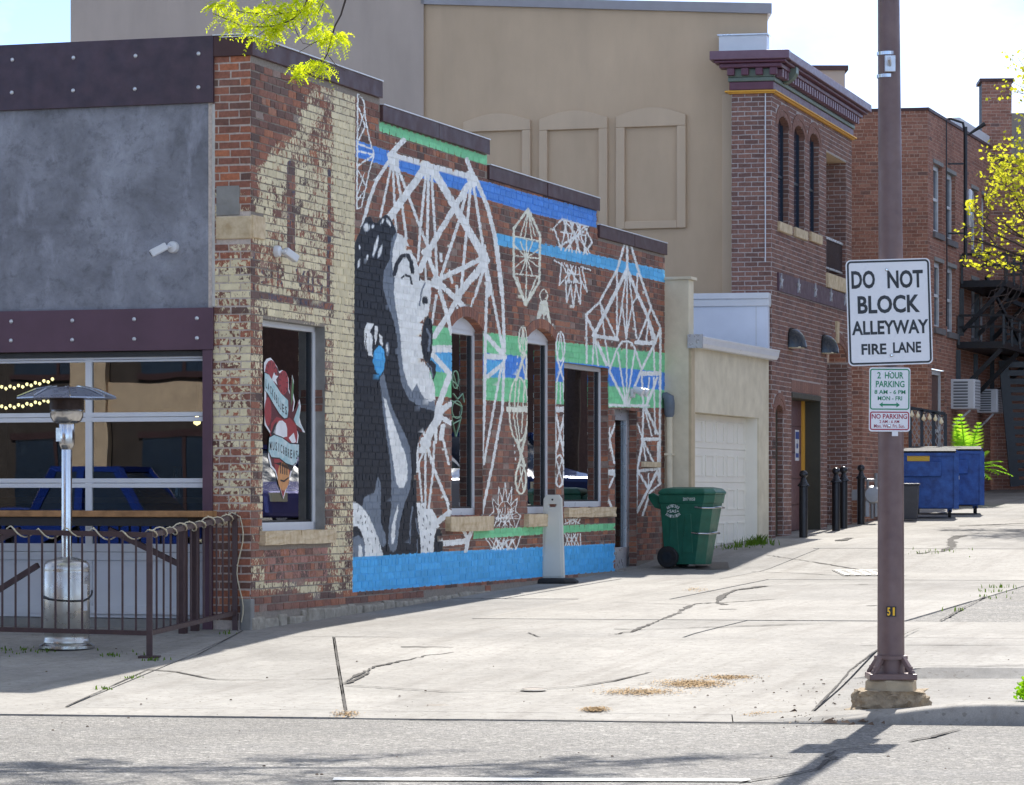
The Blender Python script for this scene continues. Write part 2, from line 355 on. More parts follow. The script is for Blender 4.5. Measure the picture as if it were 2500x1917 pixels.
# one base sheet of earth out to the horizon, below everything
b = B(); b.add([(x, y, max(-.08, float(np.interp(y + .15 * x, GPX, GPZ)) - .07)) for y in (-300, 15, 20.2, 22, 25, 28, 31, 34, 39, 44, 47, 51, 58, 63, 77, 120, 900) for x in (-900, -20, -6, 0, 6, 20, 900)],
      [(r * 7 + c, r * 7 + c + 1, r * 7 + c + 8, r * 7 + c + 7) for r in range(16) for c in range(6)])
reg(b.obj('ground', m_soil, recalc=False), kind='structure')
# road
b = B(); sheet(b, [(-95, 23.1 + 14.25), (-95, -6), (95, -35), (95, 23.1 - 14.25)], -.004, 4.0, 0)
road = reg(b.obj('road', m_asph), kind='structure')
b = B()
for (x0, x1) in ((-1.0, 1.33),):
    b.add([(x0, 18.22 - .03 * x0, .004), (x1, 18.22 - .03 * x1, .004), (x1, 18.40 - .03 * x1, .004), (x0, 18.40 - .03 * x0, .004)], [(0, 1, 2, 3)])
reg(b.obj('lane_line', m_paintw, road))
# pavement: alley apron, sidewalk and alley as separate cast slabs
pave = bpy.data.objects.new('pavement', None); COL.objects.link(pave); reg(pave, kind='structure'); WL[pave] = Vector((0, 0, 0))
g = lambda u, v: tuple(G(u, v)[:2])
DA = (.319, 1.0)                                       # direction of the alley
def alley_line(p): return (p, (p[0] + DA[0], p[1] + DA[1]))
def zone(b0, b1, x0=-12, x1=26): return [(x0, b0 - .15 * x0), (x1, b0 - .15 * x1), (x1, b1 - .15 * x1), (x0, b1 - .15 * x0)]
slabs = []
gut = [zone(23.22, 23.62, -14, 3.0)]
for x in (-9, -4.6, -1.2, 1.55): gut = split(gut, (x, 23), (x + .05, 24), .004)
bA, bB = g(594, 1540), g(160, 1728)
front = split([zone(23.635, 29.95, -14, 14)], bA, bB, .012)
front = split(front, g(815, 1556), g(845, 1744), .014)
front = split(front, g(2141, 1588), g(1979, 1743), .012)
front2 = []
for po in front:
    cx = sum(p[0] for p in po) / len(po)
    if cx > 2.6: front2 += split([po], g(2239, 1631), g(2500, 1625), .01)
    elif cx < -3: front2 += split([po], g(0, 1588), g(380, 1617), .01)
    else: front2.append(po)
z2 = split([zone(29.97, 32.6, -14, 14)], *alley_line(g(1700, 1545)), .01)
z3 = split([zone(32.62, 36.4, -14, 14)], *alley_line(g(1320, 1480)), .01)
z4 = split(split([zone(36.42, 41.2, -14, 14)], *alley_line(g(1800, 1430)), .01), *alley_line(g(1480, 1420)), .01)
z5 = split([zone(41.22, 47.0, -14, 16)], *alley_line(g(1900, 1380)), .01)
z6 = split([zone(47.02, 53, -14, 18)], *alley_line(g(2080, 1320)), .01)
z7 = split([zone(53.02, 60, -14, 20)], *alley_line(g(2250, 1290)), .01)
z8 = [zone(60.02, 68, -14, 22)]; z9 = [zone(68.02, 84, -14, 26)]
lotp, lotq = Vector(g(2404, 1458)), Vector(g(2449, 1432))
ld = Vector((DA[0] * 1.02, 1)).normalized(); ln_ = (ld.y, -ld.x); lc = ln_[0] * lotp.x + ln_[1] * lotp.y
for po in gut + front2 + z2: slabs.append(po)
for zz in (z3, z4, z5, z6, z7, z8, z9):
    for po in zz:
        r = clip(po, ln_, lc)
        if r: slabs.append(r)
for i, po in enumerate(slabs):
    b = B(); sheet(b, po, random.uniform(-.004, .004)); b.obj('slab', (m_conc, m_conc3, m_conc, m_conc3, m_conc2)[i % 5] if i > 5 else m_conc3, pave, recalc=False)
b = B(); sheet(b, clip(zone(32.62, 90, -2, 60), (-ln_[0], -ln_[1]), -lc), -.012, 1.0, .05)
lot = reg(b.obj('parking_lot', m_asph, recalc=False), kind='structure')
# kerb to the right of the lamp post, dying into the alley apron on the left
b = B(); N = 40; xs = [1.9 + (13 - 1.9) * (i / N) ** 1.6 for i in range(N + 1)]; prof = []
for x in xs:
    y0 = 23.2 - .15 * x; h = .012 + .125 * sst(2.05, 3.3, x)
    prof.append([(x, y0, -.06), (x, y0 + .01, h - .025), (x, y0 + .035, h - .004), (x, y0 + .07, h), (x, y0 + .19, h + .004), (x, y0 + .435, ground(x, 23.64 - .15 * x) + .003)])
vs_ = [p for pr in prof for p in pr]; b.add(vs_, [(i * 6 + k, i * 6 + k + 1, i * 6 + k + 7, i * 6 + k + 6) for i in range(N) for k in range(5)])
reg(b.obj('kerb', m_conc3, smooth=50), kind='structure')
# cracks and tar lines that follow the concrete
def ribbon(b, pts, w, jit=.0, dz=.006):
    q = []
    for (p0, p1) in zip(pts, pts[1:]):
        A, C = G(*p0), G(*p1); n = max(2, int((C - A).length / .07))
        q += [A.lerp(C, i / n) for i in range(n)]
    q.append(G(*pts[-1])); q = [Vector((p.x + random.gauss(0, jit) * .15, p.y + random.gauss(0, jit) * .4, 0)) for p in q]
    vs_ = []
    for i, p in enumerate(q):
        d = q[min(i + 1, len(q) - 1)] - q[max(i - 1, 0)]; d.normalize(); n = Vector((-d.y, d.x, 0)); wk = max(.3, min(1.25, (wk if i else .8) + random.uniform(-.28, .28))); ww = w * .55 * wk / 2
        for s in (-1, 1): r = p + n * ww * s; vs_.append((r.x, r.y, ground(r.x, r.y) + dz))
    b.add(vs_, [(2 * i, 2 * i + 1, 2 * i + 3, 2 * i + 2) for i in range(len(q) - 1)])
ck = lambda *p: [(1500 + x / 2.191, 1250 + y / 2.191) for x, y in p]
c3 = lambda *p: [(x / 2.19, 1150 + y / 2.19) for x, y in p]
cracks = [(c3((1300, 855), (1050, 990), (800, 1060), (350, 1265)), .025, .004), (c3((1785, 890), (1800, 990), (1820, 1120), (1850, 1300)), .035, .012),
          (c3((760, 1062), (930, 1075), (1150, 1118), (1480, 1120), (1815, 1112)), .05, .03), (c3((1815, 1140), (1880, 1130), (1971, 1080)), .09, .05),
          ([(842, 1664), (920, 1627), (1050, 1600), (1141, 1591)], .09, .06), ([(842, 1674), (1100, 1690), (1300, 1685), (1404, 1677), (1500, 1663), (1700, 1618), (1890, 1585)], .05, .02),
          ([(981, 1580), (1270, 1585), (1369, 1588), (1500, 1578)], .09, .04), (ck((0, 720), (560, 718), (870, 735)), .10, .02), (ck((870, 735), (1400, 715)), .05, .02), (ck((1560, 712), (2190, 710)), .05, .02),
          (ck((0, 485), (400, 498), (860, 470)), .06, .03), (ck((350, 535), (390, 510), (440, 492), (550, 487), (580, 450), (640, 420), (800, 398)), .16, .05), (ck((550, 487), (595, 500)), .12, .04),
          (ck((350, 540), (180, 605), (100, 640), (0, 655)), .08, .05), (ck((0, 628), (120, 632), (890, 605), (1250, 590)), .08, .03), (ck((1405, 740), (1260, 850), (1050, 1080)), .03, .012), (ck((1548, 660), (1630, 625)), .03, .01),
          (ck((1560, 835), (1780, 828), (2190, 822)), .05, .02), (ck((820, 232), (1100, 275), (1310, 310)), .10, .05), (ck((730, 320), (1000, 330), (1250, 345)), .08, .05), (ck((800, 398), (1100, 392), (1400, 390), (1800, 385)), .05, .03),
          (ck((1740, 585), (1840, 530), (1980, 455)), .06, .03), (ck((1775, 205), (1810, 190), (1800, 150), (1860, 128)), .3, .08), (ck((1620, 225), (1700, 215), (1775, 208)), .2, .1), (ck((560, 524), (655, 522)), .10, .01), (ck((1350, 505), (1405, 503)), .10, .01), (ck((1305, 390), (1358, 389)), .14, .01),
          ([(1290, 1545), (1400, 1592)], .03, .02), (ck((1840, 78), (2190, 62)), .25, .1), (ck((1200, 155), (1265, 140)), .3, .05)]
b = B()
for p, w, j in cracks: ribbon(b, p, w, j)
reg(b.obj('pavement_cracks', m_crack, recalc=False), 'dark tar lines and cracks running across the pale concrete', 'cracks', kind='stuff')
b = B()
ribbon(b, ck((660, 1450), (900, 1415), (1090, 1375), (1120, 1345), (1150, 1325), (1190, 1318), (1130, 1303), (1200, 1275), (1410, 1250)), .05, .02)
ribbon(b, ck((1580, 1228), (1700, 1205), (1850, 1165)), .06, .03)
for p in (c3((240, 1592), (350, 1585), (460, 1592)), c3((715, 1430), (850, 1425)), c3((855, 1477), (910, 1477)), [(1500, 1763), (1700, 1764), (1900, 1768), (2080, 1772)]): ribbon(b, p, .05, .01)
ribbon(b, [(1000, 1757), (1500, 1759), (1700, 1763), (2085, 1768)], .06, .01)
reg(b.obj('road_cracks', m_crack, recalc=False), 'dark crack winding across the asphalt and along the gutter', 'cracks', kind='stuff')
# utility covers, drain, sand, grit
def cover(name, label, cat, u, v, r, mat):
    p = G(u, v); t = thing(name, label, cat, p); b = B()
    n = 24; ring = [(r * math.cos(2 * math.pi * k / n), r * math.sin(2 * math.pi * k / n)) for k in range(n)]
    b.add([(p.x + x, p.y + y, ground(p.x + x, p.y + y) + .012) for x, y in ring], [tuple(range(n))]); b.obj('lid', mat, t, recalc=False)
    b = B(); b.add([(p.x + x * q, p.y + y * q, ground(p.x + x * q, p.y + y * q) + (.014 if q < 1.2 else .006)) for q in (1.0, 1.22) for x, y in ring], [(k, (k + 1) % n, n + (k + 1) % n, n + k) for k in range(n)]); b.obj('rim', m_conc3, t, recalc=False)
m_iron = M('cast_iron', (92, 84, 78), .6, .2, 20, .5, .5, 60)
cover('valve_cover', 'small round iron valve cover in the concrete apron', 'utility cover', 1302, 1686, .085, m_iron)
cover('manhole_cover', 'worn oval manhole lid in the middle of the apron', 'utility cover', 1450, 1583, .30, m_iron)
p = G(2121, 1400); t = thing('drain_grate', 'square iron drain grate behind the lamp post in the alley', 'drain', p); b = B()
for i in range(6):
    x = p.x - .34 + i * .136
    b.add([(x + q[0], p.y + q[1], ground(x, p.y + q[1]) + .012) for q in ((-.035, -.75), (.035, -.75), (.035, .75), (-.035, .75))], [(0, 1, 2, 3)])
for j in range(5):
    y = p.y - .7 + j * .35
    b.add([(p.x + q[0], y + q[1], ground(p.x, y + q[1]) + .014) for q in ((-.38, -.05), (.38, -.05), (.38, .05), (-.38, .05))], [(0, 1, 2, 3)])
b.obj('grate', M('galvanised', (140, 138, 132), .6, .1, 20, .4), t, recalc=False)
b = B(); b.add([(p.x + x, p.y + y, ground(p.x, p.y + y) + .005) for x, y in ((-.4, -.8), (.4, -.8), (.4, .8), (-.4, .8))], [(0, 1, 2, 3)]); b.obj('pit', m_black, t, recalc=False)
p = G(1735, 1383); t = thing('meter_cover', 'rectangular dark cover set in the concrete beside the green bin', 'utility cover', p); b = B()
b.add([(p.x + x, p.y + y, ground(p.x + x, p.y + y) + .012) for x, y in ((-.22, -.5), (.22, -.5), (.26, .5), (-.18, .5))], [(0, 1, 2, 3)]); b.obj('lid', m_iron, t, recalc=False)
b = B()
for uc, vc, ru, rv, n in ((1690, 1670, 75, 9, 2200), (1560, 1690, 90, 8, 1300), (1453, 1733, 26, 5, 900), (1780, 1655, 60, 5, 800), (1880, 1745, 50, 6, 300), (1700, 1440, 30, 5, 200), (1480, 1390, 60, 4, 80), (1960, 1756, 60, 7, 300), (845, 1745, 30, 8, 260)):
    for _ in range(n):
        u, v = random.gauss(uc, ru * .55), random.gauss(vc, rv * .5); p = G(u, v); s = random.uniform(.004, .011); a = random.random() * 6.3
        b.add([(p.x + s * math.cos(a + q), p.y + s * 1.6 * math.sin(a + q), p.z + .005 + (.004 if q else 0)) for q in (0, 2.1, 4.2)], [(0, 1, 2)])
reg(b.obj('spilt_sand', M('tan_sand', (176, 146, 104), .95, .2, 30, 0, .3, 90), recalc=False), 'patches of tan sand spilt on the concrete apron', 'sand', kind='stuff')
b = B()
for _ in range(170):
    u, v = random.uniform(0, 2500), random.uniform(1560, 1900)
    if random.random() < .45: u, v = random.gauss(2010, 130), random.gauss(1700, 40)
    p = G(u, v); s = random.choice((.004, .005, .007, .011)); a = random.random() * 6.3
    b.lathe([(s, 0), (s * .8, s * .5), (0, s * .8)], (p.x, p.y, p.z + .004), 5, start=a)
for _ in range(160):
    u, v = random.gauss(2060, 60), random.gauss(1757, 6); p = G(u, v); a = random.random() * 3.1; l = random.uniform(.02, .06)
    b.add([(p.x - l * math.cos(a), p.y - l * math.sin(a), p.z + .008), (p.x + l * math.cos(a), p.y + l * math.sin(a), p.z + .012), (p.x + .012, p.y + .02, p.z + .03)], [(0, 1, 2)])
reg(b.obj('grit', M('grit_brown', (92, 74, 60), .95, .3, 30), recalc=False), 'scattered pebbles and dead leaves on the concrete and in the gutter', 'grit', kind='stuff')
# ------------------------------------------------------------------ mural: flat paint on the side wall, described in the wall's own drawing plane
K = dict(BLK=(34, 38, 47), DK=(46, 52, 64), GRY=(122, 132, 145), LG=(158, 166, 176), WHT=(246, 247, 244), CRM=(242, 242, 224), AZ=(86, 184, 242), RB=(80, 146, 232), GRN=(134, 218, 160), LB=(100, 190, 240), SLT=(78, 78, 94))
K = {k: lin(v) for k, v in K.items()}
SH = []                                               # (kind, points, width, colour, coverage)
fr_ = dict(z=(800, 200, 2.4), y=(800, 750, 2.24), a=(860, 500, 2.8), b=(860, 1000, 4.2), c=(1160, 600, 2.4), d=(1400, 560, 2.4), e=(860, 220, 3.36), h=(500, 80, 3.11), k=(500, 600, 3.36))
def px(f, pts): ox, oy, s = fr_[f]; return np.array([(ox + x / s, oy + y / s) for x, y in pts])
def poly(f, c, *pts, cov=1.0): SH.append(('p', px(f, pts), 0, K[c], cov))
def ln(f, w, *pts, c='WHT', cov=1.0): SH.append(('l', px(f, pts), w / fr_[f][2] / 2, K[c], cov))
def ell(f, c, x, y, rx, ry, w=0, tilt=0, cov=1.0):
    t = np.linspace(0, 2 * math.pi, 25); ct, st = math.cos(tilt), math.sin(tilt)
    pts = [(x + rx * math.cos(q) * ct - ry * math.sin(q) * st, y + rx * math.cos(q) * st + ry * math.sin(q) * ct) for q in t]
    (ln(f, w, *pts, c=c, cov=cov) if w else poly(f, c, *pts[:-1], cov=cov))
rm = random.Random(3)
def hatch(f, x, y, rx, ry, n, w):
    for _ in range(n):
        a, b_ = rm.random() * 6.28, rm.random() * 6.28
        ln(f, w, (x + rx * math.cos(a), y + ry * math.sin(a)), (x + rx * math.cos(b_), y + ry * math.sin(b_)))
# bands
poly('y', 'AZ', (60, 1364), (1572, 1292), (1572, 1330), (1572, 1444), (60, 1566))
poly('y', 'GRN', (800, 1215), (1572, 1182), (1572, 1218), (795, 1268))
gt = [(560, 98), (975, 152), (1300, 193), (1850, 251)]; bt = [(560, 236), (975, 258), (1300, 300), (1545, 325), (1850, 358)]; bb = [(560, 350), (975, 385), (1545, 430), (1850, 456)]; gb = [(560, 486), (975, 517), (1545, 548), (1850, 553)]
poly('y', 'GRN', *gt, *bt[::-1]); poly('y', 'RB', *bt, *bb[::-1]); poly('y', 'GRN', *bb, *gb[::-1])
poly('y', 'LB', (560, 240), (690, 245), (690, 358), (560, 350))
poly('y', 'LB', (870, 290), (960, 290), (960, 385), (870, 385))
poly('z', 'LB', (985, 885), (1245, 942), (1990, 1107), (1990, 1180), (1245, 1010), (1000, 958))
poly('z', 'GRN', (302, 228), (935, 430), (935, 492), (302, 290))
poly('z', 'RB', (165, 340), (360, 405), (830, 565), (950, 590), (1160, 650), (1575, 755), (1575, 856), (1230, 780), (850, 665), (360, 500), (165, 440))
# great lattice
for w, *p in [(45, (420, 415), (310, 530)), (48, (330, 540), (620, 610)), (48, (620, 620), (970, 710)), (35, (940, 570), (985, 690)), (30, (330, 540), (200, 740), (140, 900), (80, 1130)), (20, (320, 620), (270, 860), (232, 1040)), (20, (335, 640), (345, 900), (360, 1160)), (22, (355, 620), (400, 880), (445, 1220)), (24, (360, 610), (440, 810), (550, 1110), (620, 1290)),
              (62, (590, 650), (310, 1040)), (62, (660, 650), (820, 920), (1070, 1350)), (22, (605, 680), (560, 1120), (540, 1400)), (24, (625, 680), (615, 1300)), (22, (650, 690), (680, 1180), (695, 1520)), (48, (950, 780), (840, 960), (620, 1330), (555, 1480)), (26, (945, 800), (880, 1060), (780, 1370), (730, 1520)), (24, (970, 790), (940, 1130), (890, 1680)), (24, (995, 780), (1070, 1260), (1090, 1350)), (34, (1010, 720), (1110, 960), (1170, 1200), (1230, 1680)),
              (34, (620, 1360), (690, 1540)), (44, (1050, 1390), (740, 1540)), (56, (1070, 1430), (870, 1680)), (22, (1080, 1460), (1010, 1680)), (34, (1095, 1400), (1120, 1680)), (16, (1090, 1450), (1150, 1680)), (55, (560, 1590), (700, 1590)), (16, (600, 1440), (605, 1570)), (84, (330, 540), (345, 620)), (90, (600, 630), (650, 650)), (80, (970, 700), (990, 760)), (70, (600, 1330), (620, 1350)), (80, (690, 1560), (710, 1600)), (80, (1075, 1360), (1090, 1400)),
              (26, (725, 1340), (730, 1400)), (22, (795, 1480), (820, 1580)), (26, (855, 1610), (862, 1660))]: ln('e', w, *p)
for w, *p in [(12, (50, 30), (95, 90), (110, 250), (140, 400), (180, 530), (140, 660), (110, 800), (75, 960), (40, 975)), (12, (55, 150), (105, 300), (50, 420)), (10, (100, 180), (50, 330)), (14, (45, 440), (150, 480)), (16, (45, 500), (175, 530)), (16, (45, 620), (170, 540)), (10, (50, 660), (115, 800), (50, 900)), (10, (100, 680), (45, 850)), (14, (45, 30), (38, 975)), (10, (50, 885), (100, 880))]: ln('e', w, *p)
for w, *p in [(38, (610, 550), (840, 770)), (30, (600, 590), (660, 790), (680, 880)), (18, (575, 620), (545, 810)), (38, (735, 625), (650, 760), (560, 900)), (14, (830, 640), (800, 730)), (14, (720, 700), (715, 800)), (14, (755, 720), (750, 780)), (50, (545, 985), (690, 985)), (36, (545, 1020), (690, 1180)), (40, (660, 1180), (580, 1400)), (70, (560, 1480), (600, 1400)), (40, (590, 1420), (680, 1355)), (36, (600, 1450), (680, 1495)), (40, (590, 1480), (540, 1560), (470, 1680))]: ln('a', w, *p)
for w, *p in [(80, (870, 50), (760, 330)), (25, (672, 340), (665, 640)), (22, (735, 420), (680, 560), (715, 945)), (24, (750, 420), (750, 990)), (24, (840, 330), (830, 620), (785, 1010)), (34, (780, 420), (840, 620), (985, 970)), (30, (860, 170), (855, 340)), (50, (930, 170), (910, 300)), (26, (930, 300), (990, 560)), (20, (978, 960), (990, 1080)), (30, (730, 230), (760, 300)), (100, (740, 330), (760, 360)), (60, (880, 1150), (1000, 1055)), (60, (930, 1375), (1175, 1350)), (35, (1140, 1245), (1190, 1330)), (40, (1225, 1245), (1190, 1330), (1165, 1450))]: ln('b', w, *p)
for w, *p in [(18, (55, 0), (70, 200), (60, 540), (55, 930), (45, 1150), (38, 1320)), (16, (75, 150), (165, 620)), (18, (130, 0), (160, 260), (172, 620)), (26, (60, 520), (165, 640)), (34, (65, 650), (170, 650)), (24, (70, 770), (165, 690)), (14, (155, 700), (110, 950), (50, 1280)), (16, (170, 660), (160, 960), (100, 1290), (40, 1570)), (12, (0, 300), (50, 150)), (24, (0, 190), (50, 110))]: ln('c', w, *p)
# small ornaments
ln('z', 14, (1175, 745), (1245, 900), (1240, 1170), (1160, 1310), (1090, 1130), (1090, 860), (1175, 745), c='CRM')
for q in ((1130, 900), (1155, 915), (1195, 920), (1215, 905)): ln('z', 8, (1175, 755), q, c='CRM')
for q in ((1095, 960), (1130, 940), (1165, 930), (1200, 940), (1240, 980), (1240, 1090), (1200, 1130), (1165, 1140), (1130, 1130), (1095, 1090)): ln('z', 8, (1165, 1030), q, c='CRM')
for p in (((1095, 905), (1245, 935)), ((1095, 1125), (1240, 1140)), ((1165, 1145), (1160, 1300)), ((1110, 1145), (1160, 1300)), ((1225, 1145), (1162, 1300)), ((1095, 1020), (1240, 1035))): ln('z', 9, *p, c='CRM')
ln('z', 10, (1375, 803), (1325, 855), (1365, 970)); ln('z', 10, (1500, 840), (1550, 940), (1505, 1005)); [ln('z', 9, (1380 + 20 * i, 803 + 8 * i), (1368 + 22 * ((i * 5 + 3) % 8), 985 + 4 * ((i * 5 + 3) % 8))) for i in range(8)]; [ln('z', 8, (1385 + 45 * i, 805 + 18 * i), (1355 + 60 * (3 - i), 965 + 12 * (3 - i))) for i in range(4)]; ln('z', 8, (1365, 880), (1510, 900)); ln('z', 8, (1370, 960), (1500, 880)); ln('z', 9, (1375, 803), (1530, 850))
ln('z', 10, (1328, 1045), (1370, 1070)); ln('z', 10, (1485, 1085), (1540, 1102)); [ln('z', 8, (1370 + 17 * i, 1058 + 5 * i), (1400 + 14 * ((i * 3 + 2) % 7), 1178)) for i in range(7)]; ln('z', 8, (1395, 1160), (1485, 1180)); ln('z', 8, (1400, 1120), (1480, 1130))
ln('z', 9, (1370, 1070), (1358, 1192), (1400, 1140)); ln('z', 9, (1395, 1160), (1400, 1292), (1425, 1190), (1440, 1322), (1455, 1190), (1480, 1302), (1485, 1170)); ln('z', 9, (1490, 1085), (1520, 1232), (1478, 1150))
ell('c', 'CRM', 402, 295, 22, 38, 8); poly('c', 'CRM', (380, 330), (402, 318), (425, 330), (434, 390), (462, 545), (445, 530), (418, 400), (404, 420), (390, 400), (362, 505), (336, 520), (360, 420)); ln('c', 9, (402, 380), (402, 495), c='CRM')
for x, y in ((340, 455), (328, 475), (316, 495), (455, 465), (466, 490), (477, 515), (250, 650), (246, 690), (246, 730), (228, 1170), (232, 1210), (238, 1250)): ell('c', 'WHT', x, y, 4, 9)
ell('c', 'CRM', 280, 550, 24, 80, 9); ell('c', 'CRM', 268, 1370, 30, 85, 12); ell('c', 'CRM', 255, 960, 55, 190, 10)
for w, *p in [(7, (280, 480), (262, 620)), (7, (280, 480), (300, 610)), (7, (280, 490), (280, 625)), (14, (290, 630), (240, 790)), (12, (300, 640), (302, 780)), (9, (270, 640), (297, 780)), (8, (240, 790), (225, 1000), (250, 1140)), (8, (262, 790), (245, 1000), (262, 1140)), (8, (290, 790), (272, 1100)), (36, (197, 958), (312, 958)), (18, (245, 1140), (290, 1290)), (14, (302, 1080), (255, 1290)), (8, (262, 1300), (285, 1440)), (8, (285, 1300), (250, 1430))]: ln('c', w, *p, c='CRM')
ell('c', 'WHT', 500, 590, 25, 85, 9); ell('c', 'WHT', 493, 1320, 28, 92, 12)
for w, *p in [(6, (500, 510), (482, 650)), (6, (500, 510), (515, 650)), (10, (480, 660), (522, 800)), (10, (522, 660), (476, 800)), (8, (480, 810), (473, 930)), (8, (515, 810), (525, 930)), (7, (500, 800), (500, 930)), (34, (466, 960), (530, 960)), (12, (475, 990), (522, 1230)), (12, (522, 990), (470, 1230)), (8, (470, 1000), (476, 1210)), (8, (522, 1000), (515, 1220)), (8, (472, 1240), (515, 1400)), (8, (512, 1240), (475, 1380))]: ln('c', w, *p)
ln('c', 6, (78, 1590), (110, 1560), (100, 1480), (135, 1520), (138, 1415), (160, 1500), (175, 1390), (190, 1500), (215, 1415), (210, 1520), (248, 1480), (235, 1560), (268, 1580), (240, 1650)); ln('c', 6, (78, 1590), (95, 1655)); [ln('c', 5, (110 + 16 * i, 1650), (120 + 14 * ((i * 5 + 2) % 9), 1520 + 6 * abs(i - 4))) for i in range(9)]; [ln('c', 5, (85 + 10 * i, 1590 + 12 * i), (262 - 12 * i, 1600 - 16 * i)) for i in range(4)]; ell('c', 'WHT', 175, 1560, 42, 62, 5)
ln('y', 7, (865, 1265), (905, 1325), (920, 1265), (945, 1325), (965, 1265), (985, 1325), (1010, 1265), (1030, 1325), (1055, 1255)); [ln('y', 6, (885 + 20 * i, 1266), (900 + 16 * ((i * 5 + 2) % 8), 1325)) for i in range(8)]
[ln('y', 6, (1297 + 12 * i, 1155), (1297 + 12 * ((i * 3 + 1) % 8), 1186)) for i in range(8)]; [ln('y', 6, (1297 + 12 * i, 1240), (1300 + 12 * ((i * 3 + 2) % 8), 1302)) for i in range(8)]
# right lattice
for w, *p in [(14, (300, 85), (255, 240), (150, 430), (75, 500)), (12, (75, 500), (78, 780)), (16, (75, 510), (125, 610)), (14, (335, 85), (380, 240), (455, 460), (510, 580), (505, 1490)), (14, (315, 85), (315, 230)), (22, (315, 235), (120, 620)), (18, (315, 235), (375, 380), (430, 500), (480, 650)), (10, (310, 260), (285, 440), (310, 640)), (10, (315, 250), (312, 640)), (9, (325, 260), (345, 440), (315, 600)), (10, (345, 440), (370, 640)), (10, (285, 440), (255, 640)), (10, (255, 250), (255, 640)), (10, (375, 260), (370, 400), (345, 440)),
              (12, (155, 430), (250, 640)), (10, (160, 440), (185, 640), (210, 800)), (26, (120, 625), (255, 645)), (28, (370, 665), (470, 665)), (12, (455, 460), (375, 660)), (14, (430, 500), (465, 640)), (10, (440, 540), (425, 660)), (14, (510, 580), (480, 660), (400, 820)), (10, (120, 630), (112, 790)), (10, (125, 640), (145, 795)), (18, (130, 640), (195, 795)), (12, (255, 700), (285, 660), (312, 655), (340, 665), (360, 700), (400, 820)), (12, (255, 700), (210, 830)), (10, (260, 720), (305, 1000)), (9, (312, 660), (312, 1000)), (10, (360, 710), (318, 990)), (14, (400, 820), (325, 1010)), (14, (210, 830), (305, 1020)), (26, (400, 845), (495, 845)), (10, (470, 660), (475, 830)), (14, (490, 870), (430, 1030)), (12, (400, 860), (410, 1030)), (9, (445, 870), (430, 1030)), (10, (470, 870), (480, 1200)), (16, (205, 1030), (440, 1035)), (30, (305, 1015), (320, 1020)),
              (12, (410, 1040), (405, 1230)), (14, (425, 1050), (495, 1200)), (10, (420, 1060), (460, 1210)), (10, (375, 1140), (410, 1240)), (22, (405, 1230), (497, 1230)), (14, (405, 1240), (378, 1390)), (12, (415, 1250), (470, 1370)), (10, (410, 1260), (425, 1360)), (12, (495, 1250), (495, 1400)), (18, (375, 1415), (490, 1405)), (12, (375, 1400), (368, 1660)), (14, (385, 1430), (440, 1520)), (16, (485, 1430), (370, 1660)), (12, (490, 1420), (510, 1490), (450, 1540)), (8, (440, 1430), (440, 1500)), (12, (450, 1540), (405, 1680)), (12, (245, 1140), (212, 1230), (240, 1370)), (8, (212, 1160), (212, 1280)), (36, (203, 1425), (242, 1425)), (12, (242, 1440), (210, 1510)), (14, (208, 1590), (242, 1670))]: ln('d', w, *p)
# the singing figure
poly('a', 'BLK', (-20, 300), (20, 255), (60, 160), (90, 90), (120, 75), (150, 120), (165, 125), (200, 85), (235, 65), (260, 90), (290, 150), (305, 190), (340, 400), (400, 800), (450, 1200), (565, 1340), (565, 1410), (555, 1470), (500, 1540), (460, 1590), (440, 1680), (-20, 1680))
poly('b', 'BLK', (-40, 300), (660, 330), (658, 700), (662, 960), (690, 1200), (705, 1472), (-40, 1518))
poly('a', 'GRY', (300, 190), (270, 225), (262, 300), (255, 380), (215, 450), (208, 560), (240, 680), (285, 800), (305, 900), (312, 1050), (335, 1220), (385, 1330), (470, 1385), (565, 1410), (565, 1345), (540, 1330), (450, 1250), (350, 1000), (320, 800), (300, 600), (300, 300), (312, 195))
poly('a', 'WHT', (310, 195), (345, 210), (370, 240), (395, 290), (415, 340), (435, 370), (445, 395), (455, 470), (470, 510), (500, 535), (540, 560), (538, 640), (530, 690), (520, 760), (495, 770), (475, 850), (470, 960), (490, 1070), (500, 1090), (520, 1110), (545, 1190), (565, 1240), (568, 1340), (530, 1345), (490, 1320), (460, 1270), (440, 1220), (425, 1250), (410, 1275), (380, 1230), (350, 1130), (335, 1000), (330, 900), (315, 800), (295, 690), (285, 600), (290, 500), (280, 470), (272, 400), (278, 300))
ln('a', 27, (288, 475), (305, 405), (340, 352), (378, 345), (402, 390), (412, 462), c='BLK'); ln('a', 14, (338, 500), (365, 480), (395, 492), (408, 542), c='BLK'); ln('a', 10, (500, 535), (475, 580), (460, 690), c='GRY'); ln('a', 9, (463, 480), (462, 515), c='BLK')
ell('a', 'BLK', 497, 655, 20, 30); ell('a', 'WHT', 500, 690, 14, 12)
poly('a', 'BLK', (515, 760), (545, 790), (550, 900), (545, 1000), (530, 1070), (500, 1080), (480, 1020), (470, 940), (480, 850), (495, 790)); ln('a', 15, (510, 850), (532, 900), (522, 1000), c='GRY')
poly('a', 'BLK', (500, 1085), (540, 1060), (570, 1090), (572, 1150), (555, 1210), (540, 1150), (520, 1110)); ln('a', 9, (515, 1085), (540, 1120), (550, 1180), c='GRY')
